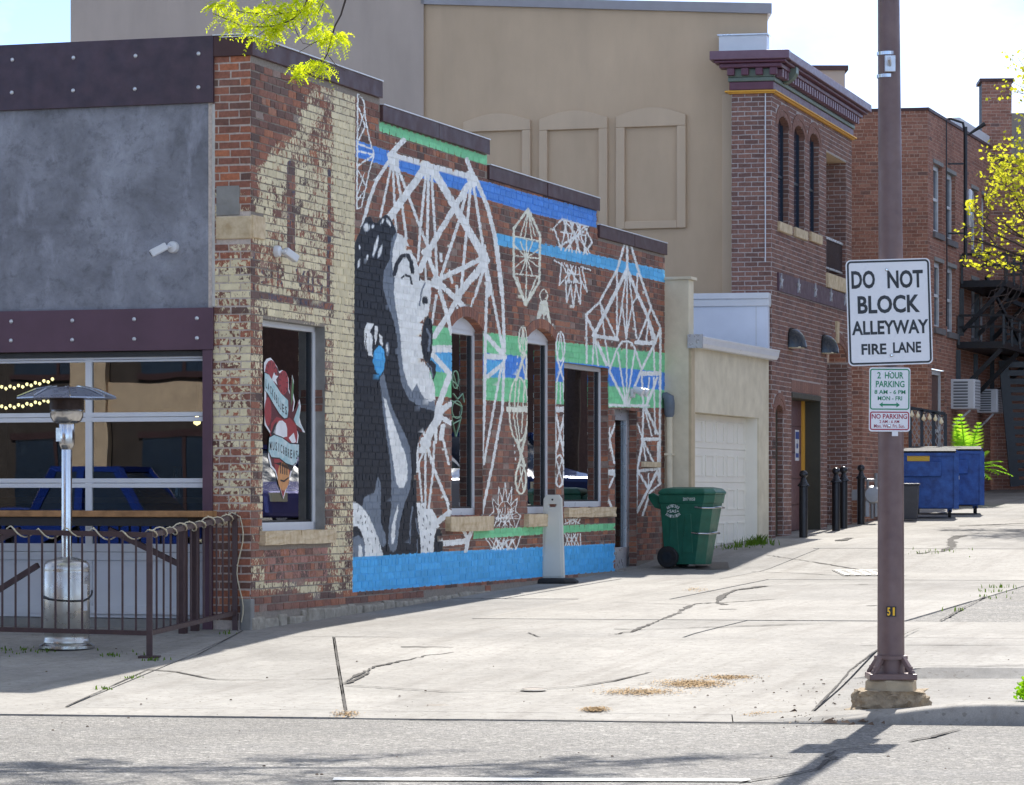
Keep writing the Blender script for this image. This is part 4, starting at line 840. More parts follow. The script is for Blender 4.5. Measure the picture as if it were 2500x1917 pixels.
DT, D0 = FW.z_(350, 870), FW.z_(250, 1509); DL = 4.25
b = B(); b.fbox(FW, DJ, DL, DR - .05, DR + .03, DT, ZB0 - .004); b.obj('door_header', M('rubber_seal', (70, 72, 74), .7), bar)
odoor = B(); zr = [D0, FW.z_(250, 1328), FW.z_(350, 1191), FW.z_(350, 1168), FW.z_(350, 1029), FW.z_(350, 1006), FW.z_(350, 882), DT]
cols = [DJ, DJ + 1.245, DJ + 2.49, DJ + 3.735]; st = .035
rails = [(zr[1] - .16, zr[1]), (zr[2], zr[3]), (zr[4], zr[5]), (zr[6], zr[7])]
for z0, z1 in rails:
    odoor.fbox(FW, DJ, DL, DR - .05, DR, z0, (z0 + z1) / 2 - .002); odoor.fbox(FW, DJ, DL, DR - .05, DR, (z0 + z1) / 2 + .002, z1)
for c in cols: odoor.fbox(FW, c - (0 if c == DJ else st), c + (st if c != DJ else .012), DR - .048, DR - .002, zr[1], zr[7])
od = odoor.obj('overhead_door', m_white, bar, bevel=.003)
for i in range(3):
    p, q = cols[i] + (.012 if i == 0 else st), cols[i + 1] - st
    for z0, z1 in ((zr[1], zr[2]), (zr[3], zr[4]), (zr[5], zr[6])): b = B(); b.fbox(FW, p, q, DR - .03, DR - .024, z0, z1); b.obj('pane', m_glass, od)
    b = B(); b.fbox(FW, p, q, DR - .04, DR - .012, zr[0] + .11, zr[1] - .162); b.obj('panel', m_white, od, bevel=.004)
b = B(); b.fbox(FW, DJ, DL, DR - .05, DR, zr[0], zr[0] + .11)
for c in cols: b.fbox(FW, c - (0 if c == DJ else st), c + st, DR - .048, DR - .001, zr[0] + .11, zr[1] - .162)
b.obj('bottom_rail', m_white, od, bevel=.003)
b = B(); b.fbox(FW, DJ, DL, DR - .2, .0, .1, zr[0] - .006); b.obj('door_sill', m_conc_w, bar)
b = B(); b.fbox(FW, DL, FL, -.3, 0, .1, ZB0); b.obj('left_pier', m_conc_w, bar)
# shell: roof, back and left walls, floor
dp = SL; c0, c1, c2, c3_ = FW.p(0, -.3, 0), FW.p(FL, -.3, 0), FW.p(FL, -dp, 0), FW.p(0, -dp, 0)
b = B(); b.add([(q.x, q.y, 4.62) for q in (SW.p(.3, -.02, 0), FW.p(FL, -.05, 0), FW.p(FL, -dp, 0), SW.p(dp, -.02, 0))], [(0, 1, 2, 3)]); b.obj('roof', m_dark, bar)
b = B(); b.fbox(FW, FL - .02, FL, -dp, 0, 0, 5.9); b.fbox(FW, 0, FL, -dp - .02, -dp, 0, 4.88); b.obj('rear_walls', m_conc_w, bar)
b = B(); b.fbox(FW, 0.02, FL, -.29, -.2, 3.0, 5.85); b.obj('front_backing', m_dark, bar)
b = B(); b.add([(q.x, q.y, .44) for q in (SW.p(.05, -.25, 0), FW.p(FL, -.16, 0), FW.p(FL, -dp, 0), SW.p(dp, -.25, 0))], [(0, 1, 2, 3)]); b.obj('floor', M('bar_floor', (92, 74, 60), .5), bar)
b = B(); b.fbox(FW, .35, FL, -6.2, -6.1, .44, 4.6); b.obj('partition', M('bar_wall', (58, 60, 66), .8, .25, 3), bar)
# bar counter, beer taps and lamps inside
cn = FW.p(2.6, -2.6, .44); t = thing('bar_counter', 'dark bar counter behind the glass overhead door', 'counter', cn)
b = B(); b.fbox(FW, .9, 5.2, -2.7, -2.1, .44, 1.5); b.obj('front', m_dark, t); b = B(); b.fbox(FW, .8, 5.3, -2.8, -2.0, 1.5, 1.56); b.obj('top', m_wood, t, bevel=.005)
for i, (m, lb) in enumerate(((.95, 'slim chrome tap tower on the bar counter nearest the steel door post'), (1.3, 'middle chrome tap tower on the bar counter behind the glass'), (1.75, 'chrome tap tower on the bar counter nearest the patio heater'))):
    q = FW.p(m, -2.3, 1.56); t = thing('tap_tower', lb, 'beer tap', q, 'tap towers on the bar'); b = B(); b.lathe([(.06, 0), (.05, .03), (.04, .3), (.055, .32), (0, .33)], q, 12); b.obj('tower', m_chrome, t, smooth=40)
    b = B(); d_ = Vector((FW.n.x, FW.n.y, 0)); b.tube([q + Vector((0, 0, .24)), q + Vector((0, 0, .25)) + d_ * .08, q + Vector((0, 0, .20)) + d_ * .1], .011, 6); b.obj('spout', m_chrome, t)
for m, d_, z, lb in ((1.35, -3.4, 2.75, 'small lit pendant bulb hanging high behind the right glass pane'), (1.62, -2.5, 2.35, 'lit pendant bulb hanging low beside the door stile')):
    q = FW.p(m, d_, z); t = thing('pendant_lamp', lb, 'lamp', q, 'pendant lamps in the bar'); b = B(); b.lathe([(.0, -.05), (.035, -.03), (.04, 0), (.02, .04), (.012, .06)], q, 10); b.obj('bulb', m_lit, t, smooth=60)
    b = B(); b.tube([q + Vector((0, 0, .05)), Vector((q.x, q.y, 4.6))], .006, 5); b.obj('cord', m_black, t)
for z, lb in ((2.83, 'upper string of small warm lights inside the bar'), (2.62, 'lower string of small warm lights inside the bar')):
    p0, p1 = FW.p(FW.s_(128, -3.2), -3.2, z), FW.p(5.2, -3.4, z + .1); t = thing('string_lights', lb, 'string lights', p0); b = B(); pts = [p0.lerp(p1, i / 30) - Vector((0, 0, .12 * math.sin(math.pi * i / 30) + .02 * (i % 2))) for i in range(31)]; b.tube(pts, .005, 4); b.obj('wire', m_black, t)
    b = B()
    for q in pts: b.lathe([(0, -.025), (.018, -.01), (.014, .01), (0, .015)], q, 6)
    b.obj('bulbs', m_lit, t)
# ------------------------------------------------------------------ window sticker of the bar (flat print just outside the pane)
SD = -.10 - .036
def spt(x, y): u, v = 620 + x / 3.11, 780 + y / 3.11; a_, z_ = SW.uv(u, v, SD); return a_, z_
def flat(name, pts, lv, mat, parent):
    b = B(); b.add([SW.p(a_, SD + .001 * lv, z_) for a_, z_ in (spt(*p) for p in pts)], [tuple(range(len(pts)))]); return b.obj(name, mat, parent, recalc=False)
m_red = M('sticker_red', (158, 54, 56), .4, .2, 30); m_teal = M('sticker_teal', (150, 200, 206), .4, .12, 12, rgb2=(214, 226, 226)); m_sk = M('sticker_black', (30, 24, 28), .4); m_tan = M('sticker_tan', (206, 146, 92), .4, .15, 25); m_swh = M('sticker_white', (236, 236, 238), .4)
q = SW.p(SW.s_(690), SD, SW.z_(690, 1000)); stk = thing('window_sticker', 'tattoo style heart sticker reading black and blues music and brews on the near window', 'sticker', q)
def el(x, y, rx, ry, n=22, t0=0, t1=2 * math.pi): return [(x + rx * math.cos(t0 + (t1 - t0) * i / n), y + ry * math.sin(t0 + (t1 - t0) * i / n)) for i in range(n)]
out_ = [(76, 330), (95, 300), (125, 290), (150, 320), (175, 360), (188, 395), (215, 385), (245, 405), (262, 450), (265, 530), (275, 560), (290, 420), (302, 470), (298, 560), (310, 625), (298, 700), (325, 670), (345, 605), (355, 660), (345, 745), (355, 790), (388, 860), (350, 850), (318, 815), (338, 880), (330, 960), (338, 1020), (325, 1090), (295, 1130), (270, 1210), (222, 1365), (160, 1160), (125, 1120), (105, 1040), (112, 930), (130, 880), (80, 800)]
flat('outline', out_, 1, m_swh, stk)
flat('maroon_field', [(222 + (x - 222) * .9, 800 + (y - 800) * .965) for x, y in out_], 1.5, M('sticker_maroon', (92, 34, 38), .4, .2, 30), stk); flat('heart_lobe', el(128, 410, 46, 100), 2, m_red, stk); flat('heart_lobe', el(222, 480, 38, 92), 2, m_red, stk); flat('heart_lobe', el(105, 700, 26, 110), 2, m_red, stk)
flat('heart', [(130, 790), (170, 740), (225, 760), (270, 745), (320, 800), (330, 880), (320, 960), (220, 1355), (160, 1130), (120, 880)], 2, m_red, stk)
flat('guitar_body', el(222, 1190, 45, 110), 3, m_tan, stk); flat('foam', [(145, 860), (160, 820), (175, 790), (190, 770), (215, 768), (240, 790), (250, 830), (250, 890), (200, 900)], 3, m_swh, stk)
flat('flame_leaf', [(290, 430), (300, 500), (294, 600), (280, 660), (282, 540)], 3, M('sticker_green', (92, 128, 82), .4), stk); flat('ribbon_tail', [(300, 760), (325, 690), (345, 630), (345, 730), (340, 780), (375, 845), (320, 800)], 3, m_teal, stk)
for _c, _n, _rx, _ry in (((128, 410), 11, 44, 96), ((222, 480), 9, 36, 88)):
    for _k in range(_n): _t = 2 * math.pi * _k / _n; _p = [(_c[0] + _rx * f * math.cos(_t + o_), _c[1] + _ry * f * math.sin(_t + o_)) for f, o_ in ((.5, -.02), (.92, -.07), (.92, .07))]; flat('ray', _p, 3, m_sk, stk)
flat('heart_shade', [(125, 870), (150, 800), (172, 770), (160, 860), (165, 900)], 3, m_sk, stk); flat('heart_shade', [(262, 900), (300, 860), (318, 930), (290, 945)], 3, m_swh, stk); flat('heart_shade', [(150, 1090), (225, 1085), (300, 1118), (285, 1150), (220, 1120)], 3, m_sk, stk)
flat('star', [(150, 400), (160, 425), (182, 430), (165, 455), (175, 500), (150, 470), (130, 470), (140, 430)], 4, m_swh, stk)
rb1 = [(78, 405), (110, 420), (150, 480), (200, 560), (255, 615), (258, 690), (250, 745), (228, 752), (190, 715), (145, 640), (100, 560), (78, 535)]; rb2 = [(112, 900), (150, 878), (210, 900), (270, 945), (338, 950), (338, 1020), (318, 1085), (290, 1108), (240, 1090), (190, 1050), (130, 1045), (108, 1000)]
flat('ribbon_border', [(x - 4, y - 8) if i < 6 else (x + 3, y + 8) for i, (x, y) in enumerate(rb1)], 4, m_sk, stk); flat('ribbon', rb1, 5, m_teal, stk); flat('ribbon_border', [(x, y - 9) if i < 6 else (x, y + 9) for i, (x, y) in enumerate(rb2)], 4, m_sk, stk); flat('ribbon', rb2, 5, m_teal, stk)
def curved_text(txt, path, hgt, lv, bold=.012):
    b = B(); n = len(txt); path = np.array(path, float); seg_ = np.concatenate([[0], np.cumsum(np.hypot(*np.diff(path, axis=0).T))])
    for i, chx in enumerate(txt):
        if chx == ' ': continue
        s = seg_[-1] * (i + .5) / n; x = np.interp(s, seg_, path[:, 0]); y = np.interp(s, seg_, path[:, 1]); x2 = np.interp(s + 4, seg_, path[:, 0]); y2 = np.interp(s + 4, seg_, path[:, 1]); x1 = np.interp(s - 4, seg_, path[:, 0]); y1 = np.interp(s - 4, seg_, path[:, 1])
        sl = (y2 - y1) / max(1e-3, x2 - x1); wd = seg_[-1] / n * .62 / math.hypot(1, sl)
        vv, ff = text_geo(chx, wd if chx not in 'I' else wd * .3, hgt, bold)
        b.add([SW.p(a_, SD + .001 * lv, z_) for a_, z_ in (spt(x + p, y - q_ + p * sl) for p, q_ in vv)], ff)
    b.obj('lettering', m_sk, stk, recalc=False)
curved_text('LACK&BLUES', [(82, 480), (120, 530), (165, 600), (205, 665), (250, 700)], 62, 6); curved_text('MUSIC&BREWS', [(112, 960), (160, 962), (210, 985), (265, 1020), (332, 1030)], 66, 6)
for k in range(4): flat('guitar_line', [(196 + k * 16, 1080 + k * 14), (203 + k * 16, 1085 + k * 14), (203 + k * 16, 1170 + k * 4), (196 + k * 16, 1170 + k * 4)], 4, m_sk, stk)
flat('smile', [(198, 1215), (225, 1222), (262, 1195), (262, 1206), (226, 1236), (198, 1228)], 4, m_sk, stk)
# line-art sticker on the tall window beside the singer
q = SW.p(SW.s_(1118), SD, SW.z_(1118, 980)); st2 = thing('line_sticker', 'thin pale green line drawing sticker on the arched window beside the singer', 'sticker', q); b = B()
lt = lambda x, y: SW.p(*[(lambda r: (r[0], SD + .002, r[1]))(SW.uv(860 + x / 2.8, 500 + y / 2.8, SD))][0])
for pth in (el(705, 1195, 22, 60), el(715, 1400, 34, 60), [(680, 1450), (710, 1585), (745, 1450), (680, 1450)], [(690, 1290), (720, 1330), (755, 1290), (765, 1350)], [(680, 1200), (725, 1240)], [(690, 1150), (720, 1260)], [(680, 1340), (750, 1380)], [(685, 1500), (740, 1470)]):
    b.tube([lt(*p) for p in (pth + [pth[0]] if len(pth) > 8 else pth)], .006, 4)
b.obj('lines', M('pale_green_line', (150, 190, 160), .5), st2)
# security cameras
def camera_unit(fr, u, v, label, du, d0=.0):
    a_, z_ = fr.uv(u, v, d0); c = fr.p(a_, d0, z_); nn = Vector((fr.n.x, fr.n.y, 0)); ee = Vector((fr.e.x, fr.e.y, 0)); t = thing('security_camera', label, 'camera', c)
    b = B(); b.tube([c, c + nn * .03, c + nn * .05, c + nn * .06], [.058, .058, .05, .02], 18); b.obj('base', m_white, t, smooth=40)
    b = B(); k = c + nn * .09 + ee * du * .06; b.tube([c + nn * .05, c + nn * .09, k], .016, 8); b.obj('arm', m_white, t, smooth=40)
    b = B(); dr = (ee * du + nn * .5 + Vector((0, 0, -.55))).normalized(); b.bar(k - dr * .02, k + dr * .15, .07, .075); b.obj('housing', m_white, t, bevel=.012); b = B(); b.tube([k + dr * .15, k + dr * .153], .025, 12); b.obj('lens', m_black, t)
camera_unit(FW, 424, 604, 'white security camera on the dark grey rendered front', .9, -.004); camera_unit(SW, 672, 614, 'white security camera on the worn cream brick above the near window', .95, .008)
# ------------------------------------------------------------------ cream garage beyond the mural
q0 = SW.p(SL + .02, .36, 0); GW = Fr((q0.x, q0.y), (T1, 1), (1, -T1))      # its alley wall
gar = thing('garage', 'low cream stucco garage with panelled door and white gutter beside the mural wall', 'garage', GW.p(2, 0, ground(q0.x, q0.y)))
GL = GW.s_(1876) + .02; g0 = .3
gz1 = GW.z_(1780, 843); gd0, gd1 = GW.s_(1697), GW.s_(1852); gdt = GW.z_(1760, 1012); rec = .2
b = B(); b.fbox(GW, 0, gd0, -.5, 0, g0, gz1 - .02); b.fbox(GW, gd1, GL, -.5, 0, g0, gz1 - .02); b.fbox(GW, gd0, gd1, -.5, 0, gdt, gz1 - .02); b.obj('wall', m_cream, gar)
b = B(); b.fbox(GW, -.02, .25, -.40, -.01, g0, GW.z_(1650, 674)); b.obj('end_wall', m_cream, gar, bevel=.01); b = B(); b.fbox(GW, -.05, .28, -.42, .03, GW.z_(1650, 674), GW.z_(1650, 674) + .04); b.obj('end_wall_cap', m_cream, gar)
b = B(); a_ = GW.s_(1684); b.fbox(GW, a_ - .01, a_ + .17, -.02, .03, .5, gz1 - .05); b.obj('corner_trim', M('trim_beige', (186, 168, 138), .8), gar, bevel=.01)
# roof and gutter
b = B(); b.add([GW.p(0, .1, gz1 + .02), GW.p(GL, .1, gz1 + .02), GW.p(GL, -1.6, gz1 + .3), GW.p(0, -1.6, gz1 + .3)], [(0, 1, 2, 3)]); b.obj('roof', M('roof_felt', (92, 98, 110), .8, .3, 8, 0, .5, 12), gar)
gp_ = [(.0, .0), (.12, 0), (.15, .05), (.16, .12), (.17, .13), (.17, .15), (.0, .15)]; b = B(); b.prism([GW.p(-.02, d, gz1 - .12 + z) for d, z in gp_], Vector((GW.e.x, GW.e.y, 0)) * (GL + .06)); b.obj('gutter', m_white, gar, bevel=.006)
b = B(); b.fbox(GW, -.06, -.015, -.02, .19, gz1 - .14, gz1 + .05); b.obj('gutter_end', m_alum, gar)
# panelled door
sec = 4; zg0 = ground(*GW.p((gd0 + gd1) / 2, 0, 0)[:2]) - .06
b = B(); b.fbox(GW, gd0 - .02, gd1 + .02, -rec - .06, -rec - .012, zg0, gdt + .02); gdo = b.obj('garage_door', m_door_cr, gar)
for r_ in range(sec):
    z0 = zg0 + (gdt - zg0) * r_ / sec; z1 = zg0 + (gdt - zg0) * (r_ + 1) / sec; b = B(); b.fbox(GW, gd0, gd1, -rec - .012, -rec, z0 + .004, z1 - .004); b.obj('section', m_door_cr, gdo, bevel=.004)
    for k in range(6):
        p0 = gd0 + (gd1 - gd0) * (k + .14) / 6; p1 = gd0 + (gd1 - gd0) * (k + .86) / 6; b = B(); zz0, zz1 = z0 + .09, z1 - .09
        for (x0, x1, y0, y1) in ((p0, p1, zz0, zz0 + .025), (p0, p1, zz1 - .025, zz1), (p0, p0 + .03, zz0 + .025, zz1 - .025), (p1 - .03, p1, zz0 + .025, zz1 - .025)): b.fbox(GW, x0, x1, -rec, -rec + .012, y0, y1)
        b.obj('panel', m_door_cr, gdo, bevel=.003)
b = B(); b.fbox(GW, gd1 - .02, gd1 + .05, -rec, -.02, zg0, gdt); b.obj('jamb', m_door_cr, gar); b = B(); b.fbox(GW, gd0 - .02, gd0, -rec, -.02, zg0, gdt); b.obj('jamb', m_door_cr, gar)
b = B(); b.fbox(GW, gd0, gd1, -rec - .02, -rec + .03, zg0 - .02, zg0 + .03); b.obj('weather_seal', m_rubber, gdo)
# white clad parapet standing on the garage roof, seen end on
ZF = 50.0
FH0 = P(1884, 1205, ZF); FFr = Fr((FH0.x, FH0.y), (1, -.2), (-.2, -1))        # street-facing plane of the fire station
b = B(); w0, w1 = FFr.s_(1681, .25), FFr.s_(1875, .25); zt_, zb_ = FFr.z_(1780, 716, .25), FFr.z_(1780, 868, .25)
b.fbox(FFr, w0, w1, .05, .25, zb_, zt_ - .12); cp = b.obj('clad_parapet', M('white_cladding', (214, 220, 232), .4, .04, 3), gar)
b = B(); b.fbox(FFr, w0, w1 + .02, .03, .28, zt_ - .20, zt_ - .09); b.fbox(FFr, w0, w1 + .02, .02, .3, zt_ - .09, zt_); b.obj('cap', m_white, cp, bevel=.006); b = B(); s_ = FFr.s_(1845, .25); b.fbox(FFr, s_, s_ + .012, .25, .256, zb_, zt_ - .2); b.obj('seam', m_alum, cp)
# vent hood and pipe between mural wall and garage
hp = GW.p(-.05, .12, 0); t = thing('vent_pipe', 'beige conduit with a grey curved weatherhead beside the green bin', 'pipe', (hp.x, hp.y, ground(hp.x, hp.y)))
cx = -.13; PD = min(np.arange(-.34, .1, .005), key=lambda d: abs(U0 + F * GW.p(cx, float(d), 0).x / GW.p(cx, float(d), 0).y - 1634)); PD = float(PD); pz = GW.z_(1634, 1015, PD); b = B(); b.tube([GW.p(cx, PD, .45), GW.p(cx, PD, pz)], .045, 14); b.obj('pipe', m_cream, t, smooth=40)
b = B(); b.tube([GW.p(cx, PD, pz - .02), GW.p(cx, PD, pz + .02), GW.p(cx, PD, pz + .17), GW.p(cx, PD - .01, pz + .24), GW.p(cx, PD - .05, pz + .27), GW.p(cx, PD - .1, pz + .27)], [.05, .07, .078, .078, .06, .045], 14); b.obj('weatherhead', M('grey_plastic', (94, 104, 116), .45), t, smooth=40)
b = B(); sz = GW.z_(1634, 1112, PD); b.fbox(GW, cx - .05, cx + .1, PD - .06, PD + .055, sz, sz + .03); b.obj('strap', m_cream, t)

# ------------------------------------------------------------------ tan stucco building behind
def tan_mat(name, c):
    t = NT(name); v = t.tex(); n1 = t.noise(.35, 5, .6, v); n2 = t.noise(2.2, 5, .6, t.mapv((1, 1, .3), v)); n3 = t.noise(70, 3, .6, v)
    col = t.mix(1.0, lin(c), t.ramp(n1, [(.3, .9), (.7, 1.08)]), 'MULTIPLY'); col = t.mix(1.0, col, t.ramp(n2, [(.3, .93), (.7, 1.05)]), 'MULTIPLY'); n4 = t.noise(1.2, 5, .6, t.mapv((1, 1, .08), v)); col = t.mix(t.ramp(n4, [(.55, 0.0), (.8, .22)]), col, (.22, .18, .15))
    return t.pbr(col, .92, 0, n3, .25, .006, .25)
m_tan2 = tan_mat('tan_stucco', (196, 172, 144)); m_tan3 = tan_mat('tan_stucco_trim', (202, 179, 152)); m_taupe = tan_mat('taupe_stucco', (182, 167, 155))
TO = P(1772, 1205, 50.6); TF = Fr((TO.x, TO.y), (-1, T1), (-T1, -1))
tan = thing('stucco_building', 'tall tan stucco building with three blind arched panels above the mural bar', 'building', (TO.x - 5, TO.y, .9))
sR = TF.s_(1874); sM = TF.s_(1030); sL = TF.s_(176)
ztl, ztr = TF.z_(1030, 8), TF.z_(1874, 32)
b = B(); zL = ztl + (ztl - ztr) * .02
sK = TF.s_(1780); zK = HSz = 9.0; zKt = ztr + (ztl - ztr) * (sK - sR) / (sM - sR); b.prism([TF.p(sK, 0, .5), TF.p(sM, 0, .5), TF.p(sM, 0, ztl), TF.p(sK, 0, zKt)], (0, 9, 0)); b.obj('main_wall', m_tan2, tan)
b = B(); zc_ = TF.z_(1800, 140); b.prism([TF.p(sR, 0, zc_), TF.p(sK, 0, zc_), TF.p(sK, 0, zKt), TF.p(sR, 0, ztr)], (0, 9, 0)); b.obj('upper_wall', m_tan2, tan)
b = B(); b.prism([TF.p(sM - .05, .06, .5), TF.p(sL, .06, .5), TF.p(sL, .06, ztl + .6), TF.p(sM - .05, .06, ztl + .25)], (0, 9.2, 0)); b.obj('left_wall', m_taupe, tan)
b = B(); b.prism([TF.p(sR - .08, .06, ztr - .02), TF.p(sM, .06, ztl - .02), TF.p(sM, .06, ztl + .1), TF.p(sR - .08, .06, ztr + .14)], (0, 9.1, 0)); b.obj('coping', M('grey_coping', (150, 146, 148), .5, .06, 3, .2), tan)
def blind(u0, u1, v0, vs1, vb, iu0, iu1, iv0, ivb):
    um = (u0 + u1) / 2; a0, a1 = TF.s_(u0), TF.s_(u1); zb = TF.z_(um, vb); zs = TF.z_(um, vs1); zt = TF.z_(um, v0); pts = [(a0, zb), (a0, zs)]
    for i in range(1, 16): f = i / 16; pts.append((a0 + (a1 - a0) * f, zs + (zt - zs) * math.sin(math.pi * f)))
    pts += [(a1, zs), (a1, zb)]; i0, i1, z0, z1 = TF.s_(iu0), TF.s_(iu1), TF.z_(um, ivb), TF.z_(um, iv0); b = B(); nn = Vector((-TF.n.x, -TF.n.y, 0)) * .06
    top = [p for p in pts if p[1] >= zs - 1e-6 or p[1] > z1]
    b.prism([TF.p(x, .06, z) for x, z in [(a0, z1)] + pts[1:-1] + [(a1, z1)]], nn); b.fbox(TF, a0, i0, 0, .06, zb, z1) if a0 < i0 else b.fbox(TF, i0, a0, 0, .06, zb, z1)
    b.fbox(TF, min(i1, a1), max(i1, a1), 0, .06, zb, z1); b.fbox(TF, min(i0, i1), max(i0, i1), 0, .06, zb, z0); b.obj('blind_arch', m_tan3, tan, bevel=.012)
z4p = lambda x, y: (800 + x / 2.4, 200 + y / 2.4)
blind(z4p(798, 0)[0], z4p(1193, 0)[0], 278, 297, 565, z4p(846, 0)[0], z4p(1143, 0)[0], 321, 545); blind(z4p(1243, 0)[0], z4p(1644, 0)[0], 271, 290, 562, z4p(1292, 0)[0], z4p(1592, 0)[0], 317, 544); blind(z4p(1693, 0)[0], z4p(2103, 0)[0], 263, 283, 559, z4p(1745, 0)[0], z4p(2050, 0)[0], 310, 540)
b = B(); a0, a1 = TF.s_(1788, .05), TF.s_(1763, .05); b.fbox(TF, a0, a1, 0, .07, 1, TF.z_(1775, 232)); b.obj('pilaster', m_tan3, tan, bevel=.01)
b = B(); q = P(2030, 300, 63); b.box(q.x - 1.1, q.x + .26, 63, 66, 4, P(2030, 172, 63).z); b.obj('rear_block', m_taupe, tan); b = B(); b.box(q.x - 1.15, q.x + .32, 62.95, 66.1, P(2030, 172, 63).z, P(2030, 168, 63).z + .06); b.obj('rear_coping', m_cap, tan)

# ------------------------------------------------------------------ brick fire station with painted cornice
T2 = .2875; HS = Fr((FH0.x, FH0.y), (T2, 1), (1, -T2)); HL = HS.s_(2079)
fire = thing('brick_fire_station', 'brick fire station with arched windows, ochre trim and plum dentil cornice', 'building', (FH0.x, FH0.y, .9))
h6 = lambda x, y: (1600 + x / 2.4, y / 2.4); h7 = lambda x, y: (1600 + x / 2.4, 650 + y / 2.4)
zt2 = HS.z_(1884, 228); CH2 = .072
def hop(u0, u1, vs1, vb, rise=0.0, ub=None):
    a0, a1 = HS.s_(u0), HS.s_(u1); um = (u0 + u1) / 2; return [a0, a1, HS.z_(um, vb), HS.z_(um, vs1), rise]
A1 = hop(1899, 1926, 312, 546, .17); A2 = hop(1938, 1964.6, 334, 560, .17); A3 = hop(1976, 2000, 352, 571, .17)
BO = hop(2017, 2066, 385, 672); DO = hop(1932, 2002, 966, 1330); SMA = hop(1893, 1912, 1010, 1340, .14); NI = hop(2019, 2069, 880, 1300, .30)
HO = [A1, A2, A3, BO, DO, SMA, NI]; HO4 = [tuple(o[:4]) for o in HO]
BD = [(HS.s_(1897), HL + .1, HS.z_(1900, 711), HS.z_(1900, 666))]
def harch_in(a, z, ex):
    for o in HO:
        if not o[4]: continue
        hw = (o[1] - o[0]) / 2; cx = (o[0] + o[1]) / 2
        if z >= o[3] and ((a - cx) / (hw + ex)) ** 2 + ((z - o[3]) / (o[4] + ex)) ** 2 < 1: return True
    return False
ltz = (DO[0], DO[1] + .02, DO[3], DO[3] + .22)
hb = lay(0, HL, .6, zt2, CH2, .205, .013, HO4 + BD + [ltz], None, None, 0, .015, lambda a, z: harch_in(a, z, .19))
hw_ = mortar('side_wall', HS, 0, HL, .6, zt2 + .3, m_brick2, fire, HO4, None, nopaint, .06, CH2, .011, lambda a, z: harch_in(a, z, 0))
brickwork(HS, hb, m_brick2, hw_, .003, nopaint, 180)
f0 = -abs(FFr.s_(1786)); hf = mortar('street_wall', FFr, f0, 0, .6, zt2 + .3, m_brick2, fire, (), None, nopaint, .1, CH2, .011)
brickwork(FFr, lay(f0, 0, .6, zt2, CH2, .205, .013, (), None, None, 0, .02), m_brick2, hf, .003, nopaint, 110)
b = B(); a_ = FFr.s_(1869); b.tube([FFr.p(a_, .02, HS.z_(1884, 640)), FFr.p(a_, .02, zt2)], .009, 8); b.obj('conduit', m_white, fire)
def arch2(o, rings=2):
    hw = (o[1] - o[0]) / 2; cx = (o[0] + o[1]) / 2; w = WL[fire]
    for rg in range(rings):
        e0, e1 = .0 + rg * .095, .088 + rg * .095; n = 11 if hw < .4 else 17
        for i in range(n):
            t0, t1 = math.pi * (i + .05) / n, math.pi * (i + .95) / n; b = B()
            pts = [(cx - math.cos(q) * (hw + e), o[3] + math.sin(q) * (o[4] + e)) for q, e in ((t0, e0), (t1, e0), (t1, e1), (t0, e1))]
            b.prism([HS.p(x, .008 + .006 * rg, z) for x, z in pts], Vector((-HS.n.x, -HS.n.y, 0)) * (.14 if rg == 0 and o is not NI else .03)); link('voussoir', mesh_with('voussoir', [tuple(Vector(q) - w) for q in b.v], b.f, [(0, 0, 0, 0)] * 8, [(random.uniform(.3, .9), random.random(), .5, 1)] * 8), m_brick2, fire, w=w)
def hjamb(o, depth, name='reveal', brick=True, mat=None):
    jf = Fr(HS.p(o[1], 0, 0), -HS.n, -HS.e); mo = mortar(name, jf, 0, depth, o[2], o[3], m_brick2, fire, (), None, nopaint, .2, CH2, .011)
    brickwork(jf, lay(.003, depth, o[2], o[3], CH2, .205, .013, (), None, None, 0, .02), m_brick2, mo, .005)
m_dglass = M('blue_black_glass', (30, 44, 62), .12, .1, 2, 0, .0, spec=.8)
for o in (A1, A2, A3):
    arch2(o); hjamb(o, .14); b = B(); b.fbox(HS, o[0] - .02, o[1] + .02, -.16, -.11, o[2], o[3] + o[4]); wn_ = b.obj('arched_window', m_dglass, fire); b = B()
    b.fbox(HS, o[0], o[0] + .04, -.11, -.09, o[2], o[3] + .1); b.fbox(HS, o[1] - .05, o[1], -.11, -.09, o[2], o[3] + .1); b.fbox(HS, o[0], o[1], -.11, -.09, (o[2] + o[3]) / 2 - .02, (o[2] + o[3]) / 2 + .02); b.obj('frame', M('navy_frame', (34, 44, 58), .5), wn_)
    b = B(); b.fbox(HS, o[0] - .04, o[1] + .05, -.3, .05, o[2] - .15, o[2]); b.obj('sill', m_sand, fire, bevel=.012)
# balcony recess
hjamb(BO, 1.6, 'balcony_reveal'); b = B(); b.fbox(HS, BO[0], BO[1], -1.6, .0, BO[3], BO[3] + .02); b.fbox(HS, BO[0], BO[1], -1.62, -1.6, BO[2], BO[3]); b.obj('balcony_lining', m_tan3, fire)
b = B(); b.fbox(HS, BO[0] - .05, BO[1] + .06, -.1, .05, BO[2] - .26, BO[2] - .02); b.obj('balcony_sill', m_sand, fire, bevel=.01)
b = B(); b.fbox(HS, BO[0], BO[1], -1.6, 0, BO[2] - .03, BO[2]); b.obj('balcony_floor', m_conc_w, fire)
rz0, rz1 = BO[2] + .08, HS.z_(2040, 583); b = B(); b.fbox(HS, BO[0], BO[1], -.10, -.05, rz1 - .04, rz1); b.fbox(HS, BO[0], BO[1], -.09, -.06, rz0, rz0 + .03); ry = b.obj('balcony_rail', m_alum, fire)
